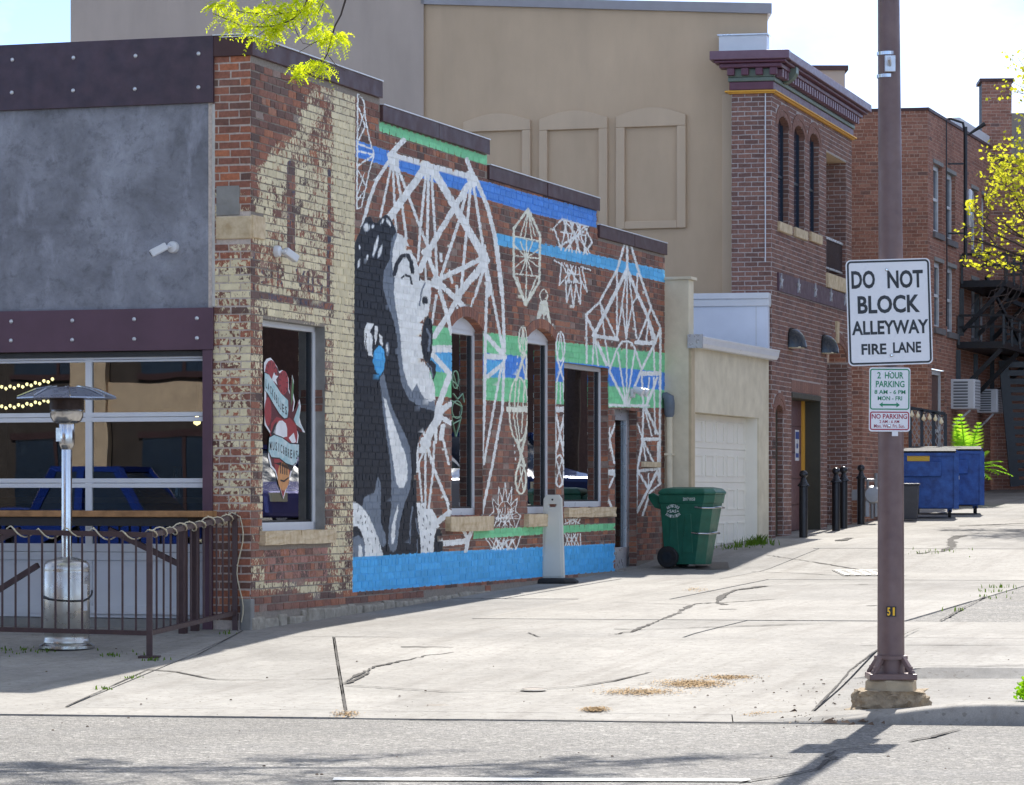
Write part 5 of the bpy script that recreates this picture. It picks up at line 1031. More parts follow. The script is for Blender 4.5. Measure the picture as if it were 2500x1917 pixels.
for i in range(22):
    a_ = BO[0] + (BO[1] - BO[0]) * (i + .5) / 22; b = B(); b.fbox(HS, a_ - .012, a_ + .012, -.085, -.065, rz0 + .03, rz1 - .04); b.obj('baluster', m_rail, ry)
# star band
b = B(); b.fbox(HS, BD[0][0], HL, -.01, .03, BD[0][2], BD[0][3]); sb_ = b.obj('steel_band', m_steel2, fire)
for x, y in ((735, 90), (837, 118), (935, 145), (1027, 170), (1110, 195)):
    a_, z_ = HS.uv(*h7(x, y), .03); b = B(); b.prism([HS.p(a_ + (.13 if k % 2 == 0 else .05) * math.sin(k * math.pi / 5), .031, z_ + (.13 if k % 2 == 0 else .05) * math.cos(k * math.pi / 5)) for k in range(10)], Vector((HS.n.x, HS.n.y, 0)) * .02); b.obj('star', m_alum, sb_)
# cornice
def cornice(fr, a0, a1, flip=1):
    lay_ = [(zt2 - 0.000, zt2 + 0.055, .05, m_yellow, 'ochre_trim'), (zt2 + 0.055, zt2 + 0.185, .03, m_purple, 'plum_frieze'), (zt2 + 0.185, zt2 + 0.253, .05, m_green_trim, 'green_frieze'), (zt2 + 0.253, zt2 + 0.384, .05, m_green_trim if fr is FFr else M('plum_back', (70, 52, 62), .6), 'dentil_field'), (zt2 + 0.384, zt2 + 0.452, .17, m_purple, 'plum_soffit'), (zt2 + 0.452, zt2 + 0.493, .24, m_purple, 'plum_moulding'), (zt2 + 0.493, zt2 + 0.630, .30, M('plum_fascia', (112, 82, 96), .45), 'plum_fascia')]
    for z0, z1, d, mt, nm in lay_:
        b = B(); b.fbox(fr, a0 - (d if fr is FFr else 0), a1 + d, -.1, d, z0 + .001, z1 - .001); b.obj(nm, mt, fire, bevel=.012)
    b = B(); b.fbox(fr, a0 - (.1 if fr is FFr else -.0), a1 + .08, -.1, .085, zt2 + 0.021, zt2 + 0.048); b.obj('ochre_bead', m_yellow, fire, bevel=.012)
    return
mplum2 = M('plum_dentil', (124, 92, 104), .5)
cornice(HS, .0, HL); cornice(FFr, f0, 0)
n = 34
for i in range(n):
    a_ = .1 + (HL - .1) * i / n; b = B(); b.fbox(HS, a_, a_ + HL / n * .5, .03, .15, zt2 + 0.260, zt2 + 0.380); b.obj('dentil', mplum2, fire)
for i in range(4):
    a_ = f0 - .05 + (-f0 + .1) * i / 3.3; b = B(); b.fbox(FFr, a_, a_ + .11, .04, .15, zt2 + 0.274, zt2 + 0.380); b.obj('dentil', m_purple, fire, bevel=.005)
b = B(); pts = [(.16 * math.cos(t_), .30 * math.sin(t_)) for t_ in np.linspace(-1.5, 1.5, 9)]; a_ = HS.s_(1927, .15)
b.prism([HS.p(a_, .05, zt2 + 0.479), HS.p(a_, .26, zt2 + 0.479), HS.p(a_, .26, zt2 + 0.377), HS.p(a_, .2, zt2 + 0.288), HS.p(a_, .1, zt2 + 0.226), HS.p(a_, .05, zt2 + 0.219)], Vector((HS.e.x, HS.e.y, 0)) * .2); b.obj('corbel', m_green_trim, fire, bevel=.01)
b = B(); b.fbox(FFr, f0 - .1, .0, -6, .1, zt2 + .62, zt2 + .65); b.obj('roof', m_alum, fire)
hv = P(1812, 105, 50.6); t = thing('roof_unit', 'white metal box on the roof above the plum cornice corner', 'roof unit', (hv.x, hv.y, zt2 + .65)); b = B(); a0, a1 = FFr.s_(1755, -.1), FFr.s_(1872, -.1); zz = FFr.z_(1812, 86, -.1); b.fbox(FFr, a0, a1, -.42, -.1, zt2 + .65, zz); b.obj('casing', m_white, t, bevel=.01); b = B(); b.fbox(FFr, a0 - .02, a1 + .02, -.43, -.08, zz, zz + .02); b.obj('lid', m_alum, t)
# ground floor: doors, niche, lamps
arch2(SMA); hjamb(SMA, .1); b = B(); b.fbox(HS, SMA[0], SMA[1], -.13, -.09, .7, SMA[3] + SMA[4]); b.obj('narrow_door', M('olive_door', (66, 64, 50), .5), fire)
dz0 = ground(*HS.p(DO[0], 0, 0)[:2])
for i in range(14):
    p0 = DO[0] + (DO[1] - DO[0] + .02) * i / 14; b = B(); b.fbox(HS, p0 + .006, DO[0] + (DO[1] - DO[0] + .02) * (i + 1) / 14 - .006, -.1, .008, DO[3] + .03, DO[3] + .215); w = WL[fire]; link('soldier_brick', mesh_with('soldier_brick', [tuple(Vector(q) - w) for q in b.v], b.f, [(0, 0, 0, 0)] * 8, [(random.uniform(.3, .8), random.random(), .5, 1)] * 8), m_brick2, fire, w=w)
m_olive = M('dark_olive_frame', (62, 60, 48), .5); jx = HS.s_(1960)
b = B(); b.fbox(HS, DO[0], DO[1], -.3, .02, DO[3] - .06, DO[3] + .02); b.fbox(HS, DO[1] - .05, DO[1], -.32, .01, .7, DO[3] - .06); b.obj('door_frame', m_olive, fire)
b = B(); b.fbox(HS, DO[0], DO[1], -.36, -.29, .7, DO[3]); dd_ = b.obj('overhead_door', M('plum_door', (96, 66, 68), .5, .08), fire)
for k in range(5): b = B(); zz0 = dz0 + .04 + k * (DO[3] - dz0 - .1) / 5; b.fbox(HS, DO[0] + .02, DO[1] - .1, -.29, -.275, zz0 + .01, zz0 + (DO[3] - dz0 - .1) / 5 - .01); b.obj('section', M('plum_section', (102, 70, 72), .5, .08), dd_, bevel=.005)
b = B(); b.fbox(HS, DO[1] - .20, DO[1] - .05, -.275, -.24, .7, DO[3] - .06); b.obj('ochre_trim', m_yellow, fire)
nb = HS.uv(*h7(831, 1050), -.27); b = B(); b.fbox(HS, nb[0] - .16, nb[0] + .16, -.274, -.270, nb[1] - .25, nb[1] + .25); nt = b.obj('notice', m_signw, dd_); b = B(); b.fbox(HS, nb[0] - .14, nb[0] + .14, -.269, -.268, nb[1] + .10, nb[1] + .22); b.fbox(HS, nb[0] - .07, nb[0] + .07, -.269, -.268, nb[1] - .05, nb[1] + .03); b.fbox(HS, nb[0] - .12, nb[0] + .12, -.269, -.268, nb[1] - .2, nb[1] - .13); b.obj('print', M('notice_blue', (48, 74, 140), .5), nt)
hjamb(NI, 1.1, 'niche_reveal'); arch2(NI); b = B(); b.fbox(HS, NI[0], NI[1], -1.14, -1.1, .7, NI[3] + NI[4]); b.obj('niche_back', m_brick2, fire)
b = B(); ka, kz = HS.uv(*h7(1072, 450), .04); b.prism([HS.p(ka - .07, .045, kz), HS.p(ka + .07, .045, kz), HS.p(ka + .11, .045, kz + .36), HS.p(ka - .11, .045, kz + .36)], Vector((-HS.n.x, -HS.n.y, 0)) * .06); b.obj('keystone', m_sand, fire, bevel=.006)
b = B()
for k, tx in enumerate(('200', '202')): put_text(b, tx, HS.p(HS.s_(1889), .012, HS.z_(1889, 1086 + 24 * k)), (HS.e.x, HS.e.y, 0), (0, 0, 1), .32, .12, .01)
b.obj('house_number', m_black, fire, recalc=False)
# two wall lamps
wl0 = None
for (x, y), lb in (((825, 425), 'black quarter dome wall lamp left above the plum door of the fire station'), ((1017, 460), 'black quarter dome wall lamp beside the arched niche and keystone')):
    a_, z_ = HS.uv(*h7(x, y), .1); c = HS.p(a_, 0, z_); t = thing('wall_lamp', lb, 'lamp', c, 'wall lamps on the fire station')
    b = B(); r_ = .21; vs_ = []; n1, n2 = 10, 6
    for i in range(n1 + 1):
        for j in range(n2 + 1):
            th = math.pi * i / n1; ph = math.pi / 2 * j / n2; vs_.append(HS.p(a_ - r_ * .95 * math.cos(th), .01 + r_ * 1.25 * math.sin(th) * math.cos(ph), z_ - .14 + r_ * 1.5 * math.sin(ph) * math.sin(th) ** .6))
    b.add(vs_, [(i * (n2 + 1) + j, i * (n2 + 1) + j + 1, (i + 1) * (n2 + 1) + j + 1, (i + 1) * (n2 + 1) + j) for i in range(n1) for j in range(n2)]); b.obj('hood', M('gloss_black', (26, 28, 32), .2), t, smooth=60)
    b = B(); b.fbox(HS, a_ - .16, a_ + .16, .01, .2, z_ - .15, z_ - .13); b.obj('diffuser', m_bulb, t)
# lower brick annex at the far end
AX = P(2080, 1205, 57.2); AFr = Fr((AX.x, AX.y), (1, -.2), (-.2, -1)); aw = AFr.s_(2105); azt = P(2080, 800, 57.2).z
ann = thing('brick_annex', 'low orange brick annex behind the bollards and gas meter', 'building', (AX.x, AX.y, 1.05))
w1 = mortar('street_wall', AFr, -.4, aw, .8, azt, m_brick3, ann, (), None, nopaint, .2, CH2, .011); brickwork(AFr, lay(-.4, aw, .8, azt, CH2, .205, .013, (), None, None, 0, .02), m_brick3, w1, .003, nopaint, 60)
AS = Fr(AFr.p(aw, 0, 0), (T2, 1), (1, -T2)); al = AS.s_(2150); w2 = mortar('side_wall', AS, 0, al, .8, azt, m_brick3, ann, (), None, nopaint, .2, CH2, .011); brickwork(AS, lay(0, al, .8, azt, CH2, .205, .013, (), None, None, 0, .02), m_brick3, w2, .003, nopaint, 60)
b = B(); b.prism([AFr.p(-.4, -.01, azt), AFr.p(aw, -.01, azt), AS.p(al, -.01, azt), AS.p(al, -3, azt)], (0, 0, .06)); b.obj('roof', m_cap, ann)
# ------------------------------------------------------------------ far brick building, wing, fire escape
YB = 66.0; BX = P(2265, 1205, YB); BF = Fr((BX.x, BX.y), (-1, .2), (-.2, -1)); BS = Fr((BX.x, BX.y), (T1, 1), (1, -T1))
far = thing('far_brick_building', 'three storey orange brick building at the back of the alley', 'building', (BX.x, BX.y, 1.3))
bz = P(2265, 270, YB).z; CH3 = .073; bl_ = BF.s_(2060); BLn = BS.s_(2418)
w1 = mortar('street_wall', BF, 0, bl_ + .5, 1.0, bz, m_brick3, far, (), None, nopaint, .3, CH3, .011)
brickwork(BF, lay(0, bl_ + .5, 1.0, bz, CH3, .21, .011, (), None, None, 6, .04), m_brick3, w1, .005, nopaint, 150)
n3 = lambda x, y: (2250 + x / 3, 200 + y / 3)
def bop(u0, u1, vt, vb): um = (u0 + u1) / 2; return (BS.s_(u0), BS.s_(u1), BS.z_(um, vb), BS.z_(um, vt))
BW = [bop(2278, 2300, 403, 570), bop(2310, 2332, 424, 588), bop(2371, 2387, 463, 613), bop(2396, 2409, 478, 622), bop(2280, 2302, 640, 802), bop(2312, 2333, 653, 813), bop(2371, 2388, 685, 828), bop(2393, 2407, 700, 838), bop(2274, 2306, 903, 1200)]
w2 = mortar('side_wall', BS, 0, BLn, 1.0, bz, m_brick3, far, BW, None, nopaint, .3, CH3, .011)
brickwork(BS, lay(0, BLn, 1.0, bz, CH3, .21, .011, BW, None, None, 6, .04), m_brick3, w2, .005, nopaint, 150)
m_wfr = M('weathered_window', (204, 206, 208), .6, .12, 8, 0, .3)
for i, o in enumerate(BW):
    jf = Fr(BS.p(o[1], 0, 0), -BS.n, -BS.e); mo = mortar('reveal', jf, 0, .2, o[2], o[3], m_brick3, far, (), None, nopaint, .2, CH3, .011); brickwork(jf, lay(0, .2, o[2], o[3], CH3, .21, .011, (), None, None, 0, .03), m_brick3, mo, .004)
    b = B(); zm = (o[2] + o[3]) / 2
    for (p, q, z0, z1) in ((o[0], o[1], o[2], o[2] + .08), (o[0], o[1], o[3] - .1, o[3]), (o[0], o[0] + .09, o[2], o[3]), (o[1] - .1, o[1], o[2], o[3]), (o[0], o[1], zm - .03, zm + .03)): b.fbox(BS, p, q, -.14, -.08, z0, z1)
    wn_ = b.obj('window' if i < 8 else 'back_door', m_wfr, far); b = B(); b.fbox(BS, o[0], o[1], -.13, -.12, o[2], o[3]); b.obj('pane', m_dglass if i != 8 else M('brown_door', (92, 66, 58), .5), wn_)
    if i < 8:
        b = B(); b.fbox(BS, o[0] - .06, o[1] + .06, -.1, .06, o[2] - .12, o[2]); b.obj('sill', M('grey_sill', (110, 106, 106), .8), far); b = B(); b.fbox(BS, o[0] - .04, o[1] + .04, -.1, .025, o[3], o[3] + .08); b.obj('lintel', m_conc_w, far)
b = B(); b.fbox(BS, -.05, BLn, -.3, .03, bz, bz + .06); b.fbox(BF, -.03, bl_ + .5, -.3, .03, bz, bz + .06); b.obj('coping', m_cap, far)
b = B(); b.prism([BS.p(.1, -.1, bz - .4), BS.p(BLn, -.1, bz - .4), BS.p(BLn, -6, bz - .4), BS.p(.1, -6, bz - .4)], (0, 0, .05)); b.obj('roof', m_cap, far)
b = B(); b.fbox(BS, BLn * .5, BLn, -.3, -.02, bz + .06, bz + .28); b.obj('white_parapet', m_white, far)
# wing across the end with a chimney
WY = 73.4; WX = P(2413, 1205, WY); WFr = Fr((WX.x, WX.y), (1, -.06), (-.06, -1)); wing = thing('rear_wing', 'shaded brick wing closing the alley behind the fire escape', 'building', (WX.x, WX.y, 1.6))
wz = P(2440, 395, WY).z; mo = mortar('street_wall', WFr, 0, 7, 1.2, wz, m_brick3, wing, (), None, nopaint, .4, CH3, .011); brickwork(WFr, lay(0, 4, 1.2, wz, CH3, .21, .011, (), None, None, 6, .04), m_brick3, mo, .005, nopaint, 120)
b = B(); b.fbox(WFr, 0, 7, -.4, .04, wz, wz + .08); b.obj('coping', m_cap, wing); b = B(); b.fbox(WFr, 0, 7, -6, -.02, 1, wz - .2); b.obj('rear_block', m_conc_w, wing)
b = B(); q0_, q1_ = WFr.s_(2478), 7; b.fbox(WFr, q0_, q1_, -4, -1.5, wz - .3, P(2490, 278, 75).z); b.obj('roof_box', m_taupe, wing)
cz = P(2430, 205, 74).z; C0, C1 = WFr.s_(2397, -.2), WFr.s_(2470, -.2); CFr = Fr(WFr.p(C0, -.2, 0), WFr.e, WFr.n); ch_ = thing('brick_chimney', 'tall square brick chimney above the fire escape', 'chimney', WFr.p(C0, -.2, wz))
mo = mortar('shaft', CFr, 0, C1 - C0, wz - .8, cz, m_brick3, ch_, (), None, nopaint, .3, CH3, .011); brickwork(CFr, lay(0, C1 - C0, wz - .8, cz, CH3, .21, .011, (), None, None, 6, .04), m_brick3, mo, .005, nopaint, 60)
b = B(); b.fbox(CFr, .01, C1 - C0 - .01, -.9, -.01, wz - .8, cz - .002); b.obj('core', m_brick3, ch_); b = B(); b.fbox(CFr, -.05, C1 - C0 + .05, -.95, .05, cz, cz + .07); b.obj('cap', m_cap, ch_)
# fire escape
fe = thing('fire_escape', 'black iron fire escape with platforms and stair on the far brick wall', 'fire escape', BS.p(5, .6, 1.6)); DD = 1.0
def fe_pt(u, v, d=DD): a_, z_ = BS.uv(u, v, d); return BS.p(a_, d, z_)
for vt, vb, vr, u0, u1, nm in ((646, 662, 577, 2346, 2500, 'upper'), (811, 823, 740, 2338, 2500, 'lower')):
    a0 = BS.s_(u0, .03); zf = BS.z_(2360, (vt + vb) / 2, DD); zr_ = BS.z_(2360, vr, DD); a1 = BLn - .05; b = B(); b.fbox(BS, a0, a1, .02, DD, zf - .07, zf + .07); q = WFr; b.box(WX.x - .3, WX.x + 3, WY - 1.25, WY - .1, zf - .07, zf + .07); pl = b.obj('platform', m_black, fe)
    b = B()
    for z_ in (zf + .07 + (zr_ - zf) * .5, zr_): b.bar(BS.p(a0, DD, z_), BS.p(a1, DD, z_), .05); b.bar(BS.p(a0, DD, z_), BS.p(a0, .05, z_), .05); b.bar((WX.x + .2, WY - 1.2, z_), (WX.x + 3, WY - 1.2, z_), .05)
    for k in range(5): p_ = BS.p(a0 + (a1 - a0) * k / 4, DD, zf); b.bar(p_, (p_.x, p_.y, zr_), .05)
    for k in range(4): b.bar((WX.x + .2 + k * .8, WY - 1.2, zf), (WX.x + .2 + k * .8, WY - 1.2, zr_), .05)
    p_ = BS.p(a0, .05, zf); b.bar(p_, (p_.x, p_.y, zr_), .05); b.obj('railing', m_black, pl)
    for k in range(3): b = B(); a_ = a0 + (a1 - a0) * k / 2; b.bar(BS.p(a_, .04, zf - .1), BS.p(a_, .04, zf - 1.1), .1); b.bar(BS.p(a_, .06, zf - 1.0), BS.p(a_, DD - .05, zf - .1), .09); b.obj('bracket', m_black, pl)
    b = B(); b.bar((WX.x + .1, WY - 1.2, zf - .12), (WX.x + 2.5, WY - .15, zf - .9), .09); b.obj('bracket', m_black, pl)
zlo = BS.z_(2360, 817, DD); zhi = BS.z_(2360, 654, DD)
def stair(x0, z0, x1, z1, y, wd, n, nm):
    b = B()
    for dy in (0, wd): b.bar((x0, y - dy, z0), (x1, y - dy, z1), .05, .18)
    st_ = b.obj('stair', m_black, fe)
    for k in range(n): f = (k + .5) / n; x, z = x0 + (x1 - x0) * f, z0 + (z1 - z0) * f; b = B(); b.box(x - .11, x + .11, y - wd, y, z - .015, z + .015); b.obj('tread', m_black, st_)
stair(P(2452, 0, 71).x, zlo, P(2449, 0, 71).x + 2.6, zhi, WY - .35, .7, 12, 'a')
p0, p1 = P(2449, 880, 71.5), P(2478, 1188, 71.5); b = B(); b.bar(p0, p1, .09, .2); b.bar(p0 + Vector((1.0, 0, 0)), p1 + Vector((1.0, 0, 0)), .09, .2); b.bar((p0.x + .35, 71.2, zlo + .1), (p0.x - .55, 70.3, zhi + .2), .06); ldd = b.obj('ladder', m_black, fe)
for k in range(15): f = (k + .5) / 15; c = p0.lerp(p1, f); b = B(); b.bar(c, c + Vector((1.0, 0, 0)), .05, .12); b.obj('tread', m_black, ldd)
# utility mast
um = P(2357, 1205, 69.0); mp = BS.uv(2357, 600, .35); mc = BS.p(mp[0], .35, 0); t = thing('utility_mast', 'black mast with curved lamp arm and pale canister on the far brick wall', 'mast', (mc.x, mc.y, 5.5))
zz = lambda v: BS.z_(2357, v, .35); b = B(); b.tube([Vector((mc.x, mc.y, zz(632))), Vector((mc.x, mc.y, zz(310)))], .042, 10); b.obj('pole', m_black, t, smooth=40)
b = B(); b.tube([Vector((mc.x + .07, mc.y - .08, zz(v))) for v in (558, 552, 468, 463)], [.03, .065, .065, .03], 12); b.obj('canister', m_alum, t, smooth=40)
b = B(); b.tube([Vector((mc.x, mc.y, zz(330))), Vector((mc.x - .05, mc.y, zz(300))), Vector((mc.x - .3, mc.y, zz(290))), Vector((mc.x - .6, mc.y, zz(294))), Vector((mc.x - .75, mc.y, zz(306)))], [.03, .028, .028, .035, .02], 8); b.tube([Vector((mc.x + .05, mc.y, zz(330))), Vector((mc.x + .4, mc.y, zz(302)))], [.02, .05], 8); b.obj('lamp_arm', m_black, t, smooth=50)
b = B(); b.bar(Vector((mc.x, mc.y, zz(400))), BS.p(mp[0] - .1, 0, zz(400)), .035); b.bar(Vector((mc.x, mc.y, zz(570))), BS.p(mp[0] - .1, 0, zz(570)), .035)
b.tube([BS.p(mp[0] - .6, .06, zz(300)), BS.p(mp[0] - .62, .06, zz(500)), BS.p(mp[0] - .55, .06, zz(640)), BS.p(mp[0] - .6, .06, zz(800))], .014, 6); b.obj('bracket', m_black, t)
# window air conditioners
def aircon(u0, u1, v0, v1, lb):
    a_ = BS.s_(u0); ln2 = .75; zt_ = BS.z_(u0, v0); zb_ = BS.z_(u0, v1); d1 = .0
    for d1 in np.arange(.2, 1.4, .01):
        q = BS.p(a_, float(d1), 0)
        if U0 + F * q.x / q.y >= u0 + (u1 - u0) * .8: break
    t = thing('air_conditioner', lb, 'air conditioner', BS.p(a_, 0, zb_), 'window air conditioners on the far wall'); b = B(); b.fbox(BS, a_, a_ + ln2, -.05, float(d1), zb_, zt_); b.obj('casing', m_white, t, bevel=.02)
    b = B()
    for k in range(9): z_ = zb_ + (zt_ - zb_) * (k + 1) / 10; b.fbox(BS, a_ - .012, a_ + .004, .06, float(d1) - .14, z_ - .018, z_ + .012)
    b.obj('grille', M('grille_grey', (96, 100, 106), .5), t); b = B()
    for k in range(9): z_ = zb_ + (zt_ - zb_) * (k + 1) / 10; b.fbox(BS, a_ + .08, a_ + ln2 - .08, float(d1) - .004, float(d1) + .01, z_ - .018, z_ + .012)
    b.obj('louvre', M('louvre_grey', (150, 154, 160), .5), t); b = B(); b.bar(BS.p(a_ + .1, .02, zb_ - .35), BS.p(a_ + .1, float(d1) - .1, zb_ - .02), .04); b.obj('bracket', m_alum, t)
aircon(2321, 2393, 926, 999, 'larger white window air conditioner nearest the back door'); aircon(2385, 2447, 950, 1008, 'smaller white window air conditioner farther along the brick wall')
# lattice screen with bulbs
LY = 64.0; l0, l1 = P(2222, 1205, LY), P(2308, 1205, LY); zt_ = P(2260, 996, LY).z; gz = ground(l0.x, LY); t = thing('lattice_screen', 'black framed expanded mesh screen behind the dumpster', 'screen', ((l0.x + l1.x) / 2, LY, gz))
b = B()
for f in (0.0, .33, .66, 1.0): x = l0.x + (l1.x - l0.x) * f; b.box(x - .03, x + .03, LY - .03, LY + .03, gz - .02, zt_ - .12 * f)
b.bar((l0.x, LY, zt_), (l1.x, LY, zt_ - .12), .06); b.obj('frame', m_black, t); b = B(); n = 18; hgt = zt_ - gz
for i in range(-int(hgt / .09) - 1, n + 1):
    for s in (1, -1):
        pts = []
        for f in np.linspace(0, 1, 2):
            z = gz + .05 + hgt * f * .94; x = l0.x + (i * .09 + s * 0 + (hgt * f * .5 if s > 0 else -hgt * f * .5 + hgt * .5)) * 1.0; pts.append((x, z))
        (x0, z0_), (x1, z1_) = pts
        if x0 < l0.x and x1 < l0.x or x0 > l1.x and x1 > l1.x: continue
        def cx_(x, z, xa, za, lim): f = (lim - x) / (xa - x); return lim, z + (za - z) * f
        A_, B_ = (x0, z0_), (x1, z1_)
        for lim, fn in ((l0.x, min), (l1.x, max)):
            if (A_[0] - lim) * (B_[0] - lim) < 0:
                c = cx_(*A_, *B_, lim)
                if (lim == l0.x and A_[0] < lim) or (lim == l1.x and A_[0] > lim): A_ = c
                else: B_ = c
        b.bar((A_[0], LY + .01 * s, A_[1]), (B_[0], LY + .01 * s, B_[1]), .034, .012)
reg(b.obj('mesh', M('mesh_grey', (150, 152, 154), .5, .1, 10, .1), t), kind='stuff')
t = thing('patio_bulbs', 'string of clear globe bulbs hung along the mesh screen top', 'string lights', (l0.x, LY - .05, zt_)); pts = [Vector((l0.x + (l1.x - l0.x) * i / 24, LY - .06, zt_ - .12 * i / 24 - .07 * abs(math.sin(i * math.pi / 6)))) for i in range(25)]; b = B(); b.tube(pts, .008, 4); b.obj('wire', m_black, t)
for i in range(1, 25, 4):
    q = pts[i] - Vector((0, .0, .1)); b = B(); b.lathe([(0, -.05), (.04, -.02), (.045, .01), (.02, .05), (.012, .09)], q, 8); b.obj('bulb', m_bulb, t, smooth=60)
# potted cycad
pp = P(2360, 1205, 65.0); gz = ground(pp.x, 65); t = thing('potted_cycad', 'bright green feathery cycad in a pot behind the blue dumpsters', 'plant', (pp.x, 65, gz)); b = B(); b.lathe([(.18, 0), (.26, .5), (.28, .52), (.24, .52), (0, .48)], (pp.x, 65, gz), 16); b.obj('pot', M('brown_pot', (92, 72, 60), .6), t, smooth=40)
b = B(); b.tube([(pp.x, 65, gz + .4), (pp.x, 65, gz + .75)], [.09, .06], 8); b.obj('stem', m_bark, t)
rf = random.Random(11)
for k in range(22):
    az = rf.random() * 6.28; up = rf.choice((.25, .5, .8, 1.3, 1.35)); Ln = rf.uniform(.75, 1.0); b = B(); c = Vector((pp.x, 65, gz + rf.uniform(.62, .85))); pts = []
    for i in range(13): f = i / 12; hx = Ln * f * math.cos(up); pts.append(c + Vector((math.cos(az) * hx, math.sin(az) * hx, Ln * math.sin(up) * f - .28 * f * f * (1.4 - up))))
    for i in range(1, 13):
        p = pts[i]; tg = (pts[i] - pts[i - 1]).normalized(); sd = tg.cross(Vector((0, 0, 1))).normalized() if abs(tg.z) < .95 else Vector((1, 0, 0)); wl_ = .19 * math.sin(math.pi * (i / 13) ** .7) + .03
        for s in (-1, 1):
            for h_ in (0, .5): q = p - tg * (Ln / 24) * h_ * 2 * .5; tip = q + sd * s * wl_ + tg * wl_ * .45 - Vector((0, 0, .02)); b.add([q - tg * .014, q + tg * .014, tip], [(0, 1, 2)])
    b.tube(pts, .008, 4); b.obj('frond', m_palm, t, recalc=False)
# dumpsters
m_dst = M('dumpster_sticker', (214, 218, 222), .5, .25, 14)
def dumpster(loc, rz, w, d, h, lb, labelled=True):
    t = thing('dumpster', lb, 'dumpster', loc, 'blue dumpsters in the alley', rz); b = B(); z0 = .16
    prof = [(-d / 2, z0), (d / 2 - .05, z0), (d / 2, z0 + h * .6), (d / 2, z0 + h), (-d / 2, z0 + h * .93), (-d / 2, z0 + .1)]
    b.prism([(-w / 2, y, z) for y, z in [(-d / 2, z0), (d / 2, z0), (d / 2, z0 + h), (-d / 2, z0 + h * .94)]], (w, 0, 0)); bd = b.obj('body', m_blue, t, local=True, bevel=.02)
    b = B(); b.box(-w / 2 - .03, w / 2 + .03, -d / 2 - .035, -d / 2 + .03, z0 + h * .9, z0 + h * .95); b.box(-w / 2 - .03, w / 2 + .03, d / 2 - .03, d / 2 + .03, z0 + h * .97, z0 + h + .01); b.obj('rim', m_blue, t, local=True)
    for sx in (-1, 1): b = B(); b.box(sx * w / 2 - .05, sx * w / 2 + .04, -d / 2 - .03, -d / 2 + .06, z0, z0 + h * .93); b.obj('corner_post', m_blue, t, local=True)
    b = B(); b.prism([(-w / 2 + .01, -d / 2 - .0, z0 + h * .955), (w / 2 - .01, -d / 2, z0 + h * .955), (w / 2 - .01, d / 2, z0 + h + .02), (-w / 2 + .01, d / 2, z0 + h + .02)], (0, 0, .03)); b.obj('lid', m_rubber, t, local=True)
    b = B(); b.box(-w * .34, w * .30, -d / 2 - .10, -d / 2 + .001, z0 + h * .55, z0 + h * .80); b.obj('fork_pocket', m_blue, t, local=True, bevel=.01)
    b = B(); b.box(-w * .16, w * .14, -d / 2 - .006, -d / 2 - .001, z0 + h * .80 + .01, z0 + h * .80 + .14); yl = b.obj('warning_label', m_ysign, t, local=True)
    b = B(); b.box(-w * .15, w * .0, -d / 2 - .009, -d / 2 - .007, z0 + h * .8 + .105, z0 + h * .8 + .135); b.box(w * .01, w * .13, -d / 2 - .009, -d / 2 - .007, z0 + h * .8 + .105, z0 + h * .8 + .135); b.obj('print', m_black, yl, local=True)
    b = B()
    for k in range(5): b.box(w / 2 + .001, w / 2 + .006, -d / 2 + .12 + k * .02, -d / 2 + .42, z0 + .1 + k * h * .17, z0 + .1 + k * h * .17 + h * .11)
    b.obj('sticker', m_dst, t, local=True); b = B(); b.box(w / 2 + .0, w / 2 + .05, -d / 2 + .05, d / 2 - .05, z0 + h * .5, z0 + h * .56); b.obj('side_rail', m_dst, t, local=True)
    for sx in (-1, 1):
        for sy in (-1, 1):
            b = B(); c = (sx * (w / 2 - .12), sy * (d / 2 - .12), .075); b.lathe([(.02, -.025), (.07, -.025), (.075, -.015), (.075, .015), (.07, .025), (.02, .025)], c, 14, 'x'); ws = b.obj('caster', m_rubber, t, local=True, smooth=40); b = B(); b.box(c[0] - .04, c[0] + .04, c[1] - .03, c[1] + .03, .10, z0); b.obj('fork', m_blue, ws, local=True)
    return t
d1 = G(2255, 1266); dumpster((d1.x - .02, d1.y + .5, ground(d1.x, d1.y + .5)), R(-7), 1.34, 1.0, 1.06, 'nearer blue dumpster with yellow warning label behind the lamp post'); d2 = G(2350, 1262); dumpster((d2.x - .08, d2.y + 1.6, ground(d2.x, d2.y + 1.6)), R(-7), 1.3, 1.1, 1.06, 'farther blue dumpster at the right with white stickers on its end')
# grey cart beside the dumpster
c = G(2220, 1271); t = thing('grey_cart', 'dark grey plastic cart standing in front of the blue dumpster', 'bin', c, rz=R(-10)); b = B(); hh = .62; b.add([(x * s, y * s, z) for z, s in ((0.02, .85), (hh, 1)) for x, y in ((-.17, -.2), (.17, -.2), (.17, .2), (-.17, .2))], [(0, 1, 2, 3), (4, 5, 6, 7), (0, 1, 5, 4), (1, 2, 6, 5), (2, 3, 7, 6), (3, 0, 4, 7)]); b.obj('body', M('charcoal_plastic', (66, 66, 70), .5), t, local=True, bevel=.015); b = B(); b.box(-.185, .185, -.215, .215, hh, hh + .04); b.obj('lid', M('charcoal_lid', (74, 74, 78), .5), t, local=True, bevel=.012)
